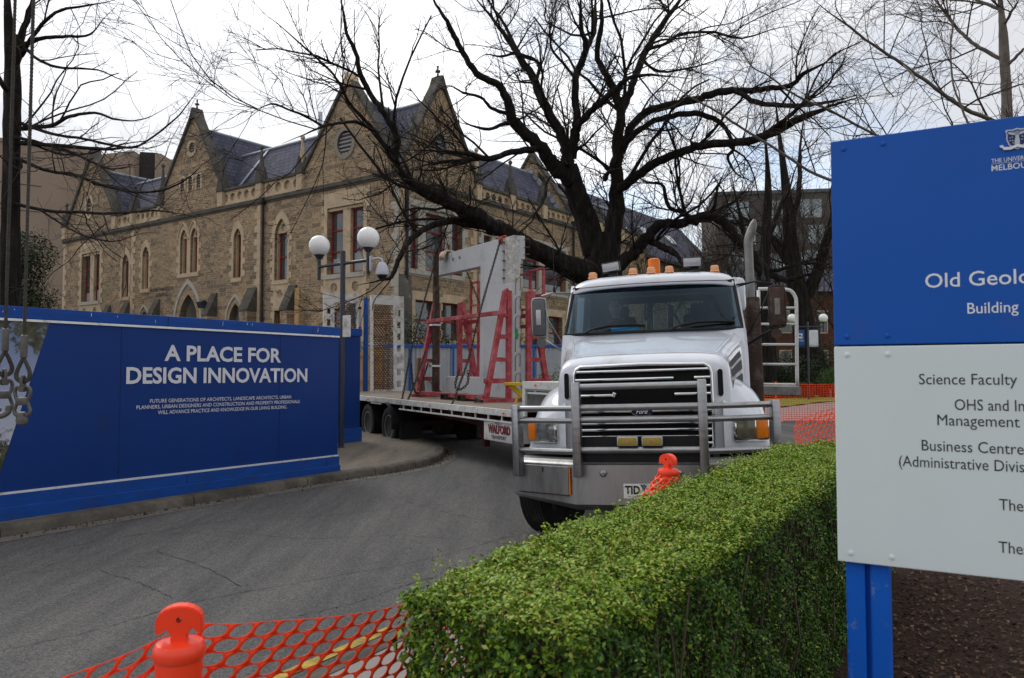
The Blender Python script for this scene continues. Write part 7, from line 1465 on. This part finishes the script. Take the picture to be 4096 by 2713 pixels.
tree('bare_tree', 'pale slanting boughs arching across the sky towards the upper edge of the sign', ARCHING_TREE, M['bark_pale'], M['twig_brown'], 9, 1.9, .55, trunk_n=1, ground=.1, fine=.0018)
tree('park_tree', 'thick dark forked tree behind the banner lamp post in the park', FAR_TREE_ONE, M['bark'], M['twig_brown'], 12, .5, 1.5, 'bare trees in the park', ground=.38, fine=.009)
tree('park_tree', 'slimmer dark tree rising beside the exhaust stack in the park', FAR_TREE_TWO, M['bark'], M['twig_brown'], 13, .45, 1.4, 'bare trees in the park', ground=.38, fine=.009)
M['bark_far'] = pmat('weathered_bark', (.045, .038, .033), .9, var=.4, vs=3, spec=.05); M['twig_far'] = pmat('park_twigs', (.075, .06, .05), .9, var=.3, spec=.05)
def grown(x, y, z, ht, r0, seed, spread=.5):
    """limbs of a plain bare tree: a trunk that forks and forks again"""
    g = random.Random(seed); L = []
    def grow(p, d, l, r_, lev):
        pts = [[*p, r_]]; q = Vector(p); dd = Vector(d)
        for i in range(4):
            dd = (dd + Vector((g.uniform(-.16, .16), g.uniform(-.16, .16), g.uniform(-.02, .14)))).normalized(); q = q + dd * l / 4; pts.append([q.x, q.y, q.z, r_ * (1 - .13 * (i + 1))])
        L.append(pts)
        if lev < 3:
            for k in range(3 if lev else 4):
                a = g.uniform(0, 6.28); e = (dd + Vector((math.cos(a), math.sin(a), g.uniform(-.1, .4))) * g.uniform(.45, .95) * spread * 2).normalized(); s = pts[-1 if k < 2 else -2]; grow(s[:3], e, l * g.uniform(.62, .85), s[3] * .72, lev + 1)
    grow((x, y, z), (0, 0, 1), ht * .30, r0, 0); return L
for i, (px, Y, ht, r0, lab) in enumerate(((1480, 58, 15, .40, 'bare park tree seen past the elm trunk above the cab roof'), (1585, 66, 16, .42, 'bare park tree above the work lamps of the cab'), (1665, 54, 14, .35, 'bare park tree just left of the exhaust stack'), (1720, 70, 18, .5, 'bare park tree in front of the left corner of the apartment block'), (1905, 60, 17, .42, 'bare park tree beside the edge of the blue sign'), (1960, 52, 16, .4, 'bare park tree whose crown shows above the near corner of the blue sign'), (2060, 58, 17, .42, 'bare park tree whose crown shows above the middle of the blue sign'))):
    X = (px - 1183) / 1820 * Y; tree('park_tree', lab, grown(X, Y, .38, ht, r0, 40 + i), M['bark_far'], M['twig_far'], 60 + i, .26, 1.6, 'bare trees in the park', ground=.38, levels=3, fine=.010)
# ------------------------------------------------------------------ evergreen trees and shrubs made of many leaves
def bush(name, label, blobs, mt, n, size, base, cat='shrub', group=None, stems=5, seed=1):
    o = thing(name, label, cat, base, 0, group); g = np.random.default_rng(seed); tot = sum(b_[3] * b_[4] * b_[5] for b_ in blobs); Vs, Ts = [], []
    for (x, y, z, a, b_, c) in blobs:
        k = int(n * a * b_ * c / tot); u = g.normal(0, 1, (k, 3)); u /= np.linalg.norm(u, axis=1)[:, None]; rr = (g.random(k) ** .38); wv = 1 + .16 * np.sin(u[:, 0] * 5 + x * 3) * np.cos(u[:, 2] * 6 + y) + .12 * np.sin(u[:, 1] * 9 + z)
        C = np.array([x, y, z]) + u * np.array([a, b_, c]) * (rr * wv)[:, None]; V, F, t_ = leaves(C, u + np.array([0, 0, .4]), size, np.clip(g.normal(.5, .25, k), 0, 1), .8, .55); Vs.append(V); Ts.append(t_)
    V = np.concatenate(Vs); mesh_np('foliage', V, np.arange(len(V)).reshape(-1, 4), mt, o, tint=np.concatenate(Ts))
    b = MB()
    for i in range(stems):
        x, y, z, a, b_, c = blobs[i % len(blobs)]; b.tube([(x * .3, y * .3, 0), (x * .7 + rnd.uniform(-.1, .1), y * .7, max(z * .5, .1)), (x, y, z)], [.06 * max(1, c * .6), .04, .015], 6)
    b.build('stem', M['bark'], o); return o
bush('evergreen_tree', 'dark evergreen tree at the far end of the sandstone front', [(0, 0, 6.5, 2.6, 2.2, 2.6), (1.6, 0, 8.2, 1.8, 1.8, 1.7), (-1.6, .5, 8.0, 2.2, 2, 2.2), (.6, 0, 4.2, 2.2, 2, 2.0), (2.2, 0, 5.4, 1.4, 1.5, 1.2), (-2, 0, 4.6, 2, 2, 2)], M['leaf_dark'], 30000, .16, (-30.2, 46, .4), 'tree', None, 6, 4)
bush('shrub', 'tall dark shrub between the loading ramp and the red rack', [(0, 0, 1.9, 1.3, .9, 1.7), (1.1, .2, 1.6, 1.2, .9, 1.5), (-.8, 0, 1.2, 1.0, .8, 1.2), (2.2, .1, 1.4, 1.1, .8, 1.3)], M['leaf_dark'], 16000, .09, (-3.6, 28, .24), group='dark shrubs along the sandstone side', seed=5)
bush('shrub', 'dark shrub behind the red racks under the side windows', [(0, 0, 1.5, 1.3, .9, 1.5), (1.4, 0, 1.4, 1.3, .9, 1.4), (3.0, 0, 1.2, 1.4, .8, 1.2)], M['leaf_dark'], 14000, .09, (-.2, 28.6, .24), group='dark shrubs along the sandstone side', seed=6)
bush('shrub', 'low leafy shrub below the elm beside the left mirror of the truck', [(0, 0, .8, .9, .7, .9), (.9, .3, 1.0, .8, .7, 1.0), (-.7, .2, .6, .7, .6, .7)], M['hedge_far'], 8000, .06, (1.25, 22.6, .17), seed=7)
for i, (x, y, bl, lab) in enumerate(((13.2, 46, [(0, 0, 1.5, 2.2, 1.2, 1.6), (2.6, 0, 1.3, 2.2, 1.2, 1.4)], 'dark evergreen bush seen through the white ladder rack'), (19.2, 48, [(0, 0, 1.6, 2.0, 1.4, 1.9), (2.6, 0, 1.7, 2.2, 1.4, 2.0), (4.5, 0, 1.5, 2, 1.4, 1.8)], 'dark evergreen bush at the edge of the blue sign'), (10.4, 48, [(0, 0, 1.4, 1.8, 1.2, 1.5)], 'dark evergreen bush behind the exhaust stack'))):
    bush('shrub', lab, bl, M['leaf_dark'], 12000, .13, (x, y, .38), group='evergreen bushes in the park', seed=20 + i)
def hedge_box(label, x0, x1, y, h, d=.8):
    o = thing('low_hedge', label, 'hedge', ((x0 + x1) / 2, y, .43), 0, 'low clipped hedges in the park'); n = int(2600 * (x1 - x0)); L = x1 - x0; u = rng.random(n)
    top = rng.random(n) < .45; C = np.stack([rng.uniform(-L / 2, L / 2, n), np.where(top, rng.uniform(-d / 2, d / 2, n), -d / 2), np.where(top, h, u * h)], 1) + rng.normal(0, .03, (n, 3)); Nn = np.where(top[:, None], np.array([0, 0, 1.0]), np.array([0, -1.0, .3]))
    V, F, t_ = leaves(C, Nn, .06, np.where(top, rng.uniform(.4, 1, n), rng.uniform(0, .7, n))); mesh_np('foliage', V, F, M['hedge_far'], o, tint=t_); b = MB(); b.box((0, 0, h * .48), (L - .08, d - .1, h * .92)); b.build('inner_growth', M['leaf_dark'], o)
hedge_box('low clipped hedge seen through the white ladder rack', 12.6, 16.0, 42, .75); hedge_box('low clipped hedge running behind the blue sign', 17.2, 22.5, 44, .7)
bush('shrub', 'yellow green rounded shrub at the foot of the forked park tree', [(0, 0, .8, .7, .6, .9)], M['hedge_far'], 5000, .06, (17.3, 43, .4), seed=31)

# ------------------------------------------------------------------ behind the trailer: corrugated fence and posts
cf = thing('corrugated_fence', 'pale corrugated metal fence with a blue top rail behind the trailer', 'fence', (-6.5, 25.6, zg(25.6)))
b = MB(); X = [i * .025 for i in range(340)]; b.grid([[(x, .022 * math.sin(x * 2 * math.pi / .15), z) for x in X] for z in (.02, 2.36)]); b.build('sheeting', M['corr'], cf, 'all')
b = MB(); b.rbox((4.25, -.03, 2.40), (8.55, .10, .09), .008); b.build('top_rail', M['blue_steel'], cf)
for x in (.1, 2.15, 3.2, 4.6, 6.0, 7.2, 8.4): b = MB(); b.rbox((x, -.07, 1.2), (.07, .06, 2.4), .005); b.build('post', M['blue_steel'], cf)
for i in range(3): b = MB(); b.bar((1.4 + i * 2.4, -.08, 1.3), (2.6 + i * 2.4, -.10, .1), .05); b.build('brace', M['galv'], cf)
pp = thing('site_post', 'tall bright blue steel post standing beside the loading ramp', 'post', (-4.50, 24.2, zg(24.4)), 0, 'steel posts beside the site entrance'); b = MB(); b.rbox((0, 0, 1.93), (.13, .13, 3.86), .008); b.build('shaft', M['blue_steel'], pp); b = MB(); b.rbox((0, 0, .01), (.3, .3, .02), .003); b.build('base_plate', M['blue_steel'], pp)
b = MB(); b.rbox((-.14, -.05, 2.35), (.16, .10, .32), .01); b.build('junction_box', M['white_worn'], pp)
pp = thing('site_post', 'dark teal steel post rising above the set back hoarding', 'post', (-4.86, 24.0, zg(24)), 0, 'steel posts beside the site entrance'); b = MB(); b.rbox((0, 0, 1.9), (.20, .20, 3.8), .008); b.build('shaft', M['teal_steel'], pp); b = MB(); b.rbox((0, -.02, 2.9), (.13, .24, .16), .005); b.build('packing', M['timber'], pp)
pf_ = thing('timber_hoarding', 'raw pine plywood hoarding behind the blue post', 'hoarding', (-5.6, 25.3, zg(25))); b = MB()
for i in range(6): b.box((.1 + i * .245, 0, 1.2), (.238, .03, 2.4))
b.build('boards', M['timber'], pf_); b = MB()
for z in (.4, 1.3, 2.1): b.box((.7, -.04, z), (1.45, .04, .09))
b.build('battens', M['timber'], pf_)
# ------------------------------------------------------------------ right-hand background
l2 = copy_tree(l1)
for ch in [c for c in list(l2.children) if c.name.startswith('notice_plate')]: bpy.data.objects.remove(ch)
l2['label'] = 'distant grey lamp post with twin globes carrying a blue and a white banner'; l2.location = (15.05, 40, zg(40) - .02); l2.rotation_euler = (0, 0, R(-6))
for x0, x1, mt, nm in ((-.74, -.26, 'sign_blue', 'blue_banner'), (.0, .5, 'sign_white', 'white_banner')):
    b = MB(); rows = [[(x0 + (x1 - x0) * i / 6 + (.1 if x0 < 0 else 0), -.02 + .012 * math.sin(i * 1.4 + j), 2.72 + .85 * j / 6) for i in range(7)] for j in range(7)]; b.grid(rows); o = b.build(nm, pmat(nm, (.015, .07, .22) if x0 < 0 else (.55, .57, .60), .6), l2, 'all'); s_ = o.modifiers.new('t', 'SOLIDIFY'); s_.thickness = .006
    b = MB(); b.tube([(x0 + (.1 if x0 < 0 else 0), -.02, 3.60), (x1 + (.1 if x0 < 0 else 0), -.02, 3.60)], .015, 6); b.tube([(x0 + (.1 if x0 < 0 else 0), -.02, 2.70), (x1 + (.1 if x0 < 0 else 0), -.02, 2.70)], .015, 6); b.build('banner_rod', M['lamp_grey'], l2)
bn = [o for o in l2.children if o.name.startswith('blue_banner')][0]
q = MB(); q.prism([(-.40 + x * 2.6, 3.28 + z * 2.4) for x, z in sh], lambda a, z, d: (a, -.05 - d, z), 0, .004); q.build('crest', M['crest_grey'], bn)
q = MB(); q.prism([(-.40 + x * 2.0, 3.26 + z * 2.0) for x, z in rb], lambda a, z, d: (a, -.056 - d, z), 0, .004); q.build('crest_ribbon', M['white_letter'], bn)
q = MB(); q.prism([(-.46, 3.24), (-.34, 3.24), (-.37, 3.34), (-.43, 3.34)], lambda a, z, d: (a, -.055 - d, z), 0, .003); q.build('crest_field', M['navy_ink'], bn)
lettering('lettering', 'THE UNIVERSITY OF', M['white_letter'], bn, (-.40, 3.06, .05), .028, .36, None, 0, 0, 'centre'); lettering('lettering', 'MELBOURNE', M['white_letter'], bn, (-.40, 3.0, .05), .036, .36, None, .004, 0, 'centre')
of = thing('safety_fence', 'far orange grid safety fence strung across the park path', 'barrier mesh', (6.6, 24.9, zg(24.9))); b = MB(); zf = lambda x, z: z + .025 * math.sin(x * 1.7) * (z / 1.2)
for i in range(98): x = i * .085; b.box((x, 0, .60), (.011, .006, 1.16))
for j in range(18): z = .03 + j * .068; b.tube([(x * .5, .0, zf(x * .5, z)) for x in range(0, 17)], .0075, 4)
b.build('grid', M['mesh_orange'], of)
for x in (1.72, 4.3, 6.9): b = MB(); b.rbox((x, -.02, .62), (.05, .05, 1.28), .006); b.lathe([(.22, 0), (.2, .05), (.03, .07)], (x, -.02, .0), 14); b.build('post', M['orange'], of)
pb = thing('park_bench', 'low dark bench on the lawn edge behind the far orange fence', 'bench', (18.3, 43.0, .42)); b = MB()
for i in range(4): b.rbox((0, -.2 + i * .12, .45), (2.4, .10, .04), .006)
b.build('seat', M['old_timber'], pb)
for x in (-1, 1): b = MB(); b.rbox((x, 0, .22), (.08, .44, .42), .01); b.build('leg', M['concrete'], pb)
# apartment block, brick hall, stone hall, concrete tower block
M['apt'] = masonry('dark_brick', 0, (.115, .107, .104), (.085, .081, .082), (.14, .134, .13), .5, .2)
M['brick'] = masonry('red_brick', 0, (.13, .042, .03), (.09, .032, .025), (.13, .09, .07), .45, .15)
M['apt_glass'] = pmat('apartment_glass', (.26, .32, .33), .12, var=.35, vs=.8, spec=.8); M['apt_frame'] = pmat('apartment_frame', (.10, .105, .11), .5)
ab = thing('apartment_block', 'dark brick apartment block with rows of glazed bays beyond the park trees', 'building', (26.0, 92, .4), R(-8)); b = MB(); b.box((9, 8, 11.2), (22, 16, 22.4)); b.build('wall', M['apt'], ab)
b = MB(); b.box((9, 8, 22.6), (22.3, 16.3, .4)); b.build('roof_edge', M['apt_frame'], ab)
for fl_ in range(7):
    for bay in range(5):
        x = -.6 + bay * 4.1 + (.8 if fl_ % 2 else 0); z = 1.4 + fl_ * 3.0; o = bpy.data.objects.new('window', None); col.objects.link(o); o.parent = ab; o.location = (x, -.02, z)
        b = MB(); b.plate([rect(0, 2.5, 0, 2.3), rect(.07, 1.2, .07, 2.23), rect(1.3, 2.43, .07, 2.23)], lambda a, zz, d: (a, -d, zz), .05, -.1); b.build('frame', M['apt_frame'], o)
        b = MB(); b.box((1.25, .0, 1.15), (2.4, .02, 2.2)); b.build('glass', M['apt_glass'], o)
rbk = thing('brick_building', 'long red brick building half hidden behind the park trees', 'building', (8, 74, .4), R(4)); b = MB(); b.box((16, 6, 4.6), (44, 12, 9.2)); b.build('wall', M['brick'], rbk); b = MB(); b.prism([(-.6, 9.2), (12.6, 9.2), (6, 12.2)], lambda a, z, d: (d, a, z), -6.3, 38.3); b.build('roof', M['slate_x'], rbk)
for k in range(11):
    for z in (1.4, 5.2): o = bpy.data.objects.new('window', None); col.objects.link(o); o.parent = rbk; o.location = (-4 + k * 3.6, -.02, z); b = MB(); b.plate([rect(0, 1.2, 0, 2.2), rect(.08, 1.12, .08, 2.12)], lambda a, zz, d: (a, -d, zz), .04, -.06); b.build('frame', M['sand_pale'], o); b = MB(); b.box((.6, 0, 1.1), (1.1, .02, 2.1)); b.build('glass', M['win_glass'], o)
sh_ = thing('stone_hall', 'lower sandstone hall with a long slate roof and skylights behind the elm', 'building', (8.6, 60, .35), BA + R(90)); b = MB(); b.prism([(.2, 0), (9.4, 0), (9.4, 11.0), (4.8, 16.0), (.2, 11.0)], lambda a, z, d: (d, a, z), -2, 20); b.build('wall', M['stone_front'], sh_)
b = MB(); b.prism([(-.3, 10.7), (9.9, 10.7), (9.9, 10.95), (4.8, 16.4), (-.3, 10.95)], lambda a, z, d: (d, a, z), -1.7, 20.3); b.build('roof', M['slate_x'], sh_)
for x in (3, 8, 13): b = MB(); b.box((x, 2.1, 13.62), (1.6, 1.2, .14), 0, Matrix.Rotation(R(47), 3, 'X')); b.build('skylight', M['apt_glass'], sh_)
for k in range(5): o = bpy.data.objects.new('window', None); col.objects.link(o); o.parent = sh_; o.location = (k * 4, .19, 4); b = MB(); b.plate([rect(0, 1.4, 0, 3.4), rect(.12, 1.28, .12, 3.28)], lambda a, zz, d: (a, -d, zz), .04, -.06); b.build('frame', M['sand_pale'], o); b = MB(); b.box((.7, 0, 1.7), (1.2, .02, 3.2)); b.build('glass', M['win_glass'], o)
tw = thing('tower_block', 'plain brown concrete tower block behind the far gable of the college', 'building', (0, 0, .4), 0); M['tower'] = pmat('brown_cladding', (.29, .225, .172), .85, var=.08, vs=.3, dirt=((.23, .18, .14), .3, .2))
pl = [(-78, 74), (-54.5, 90.3), (-50, 93.5), (-44.6, 91.7), (-44.6, 93.4), (-42.6, 93.9), (-42.6, 92.9), (-41.9, 92.9), (-41.9, 95.5), (-34, 104), (-34, 125), (-78, 125)]
b = MB(); b.prism(pl, lambda a, z, d: (a, z, d), 0, 27.6); b.build('wall', M['tower'], tw)
b = MB(); b.prism([(-44.58, 93.2), (-42.62, 93.7), (-42.62, 93.95), (-44.58, 93.6)], lambda a, z, d: (a, z, d), 4, 27.9); b.build('louvre_bay', M['pipe'], tw)
ed = Vector((23.5, 16.3, 0)).normalized()
b = MB(); b.box((-62, 84.0, 20.4), (7, 2.4, 1.7), math.atan2(16.3, 23.5)); b.build('balcony', M['concrete'], tw)
b = MB(); b.prism([(p[0] * 1.0, p[1] - .15) for p in pl[:3]] + [(-50, 93.9), (-54.5, 90.7), (-78, 74.4)], lambda a, z, d: (a, z, d), 27.6, 28.0); b.build('parapet', M['tower'], tw)
b = MB()
for i in range(9): b.bar((-77, 74.65, 2 + i * 3), (-54.5, 90.27, 2 + i * 3), .05, .06); b.bar((-49.9, 93.45, 2 + i * 3), (-44.7, 91.7, 2 + i * 3), .05, .06)
b.build('panel_joint', M['pipe'], tw)
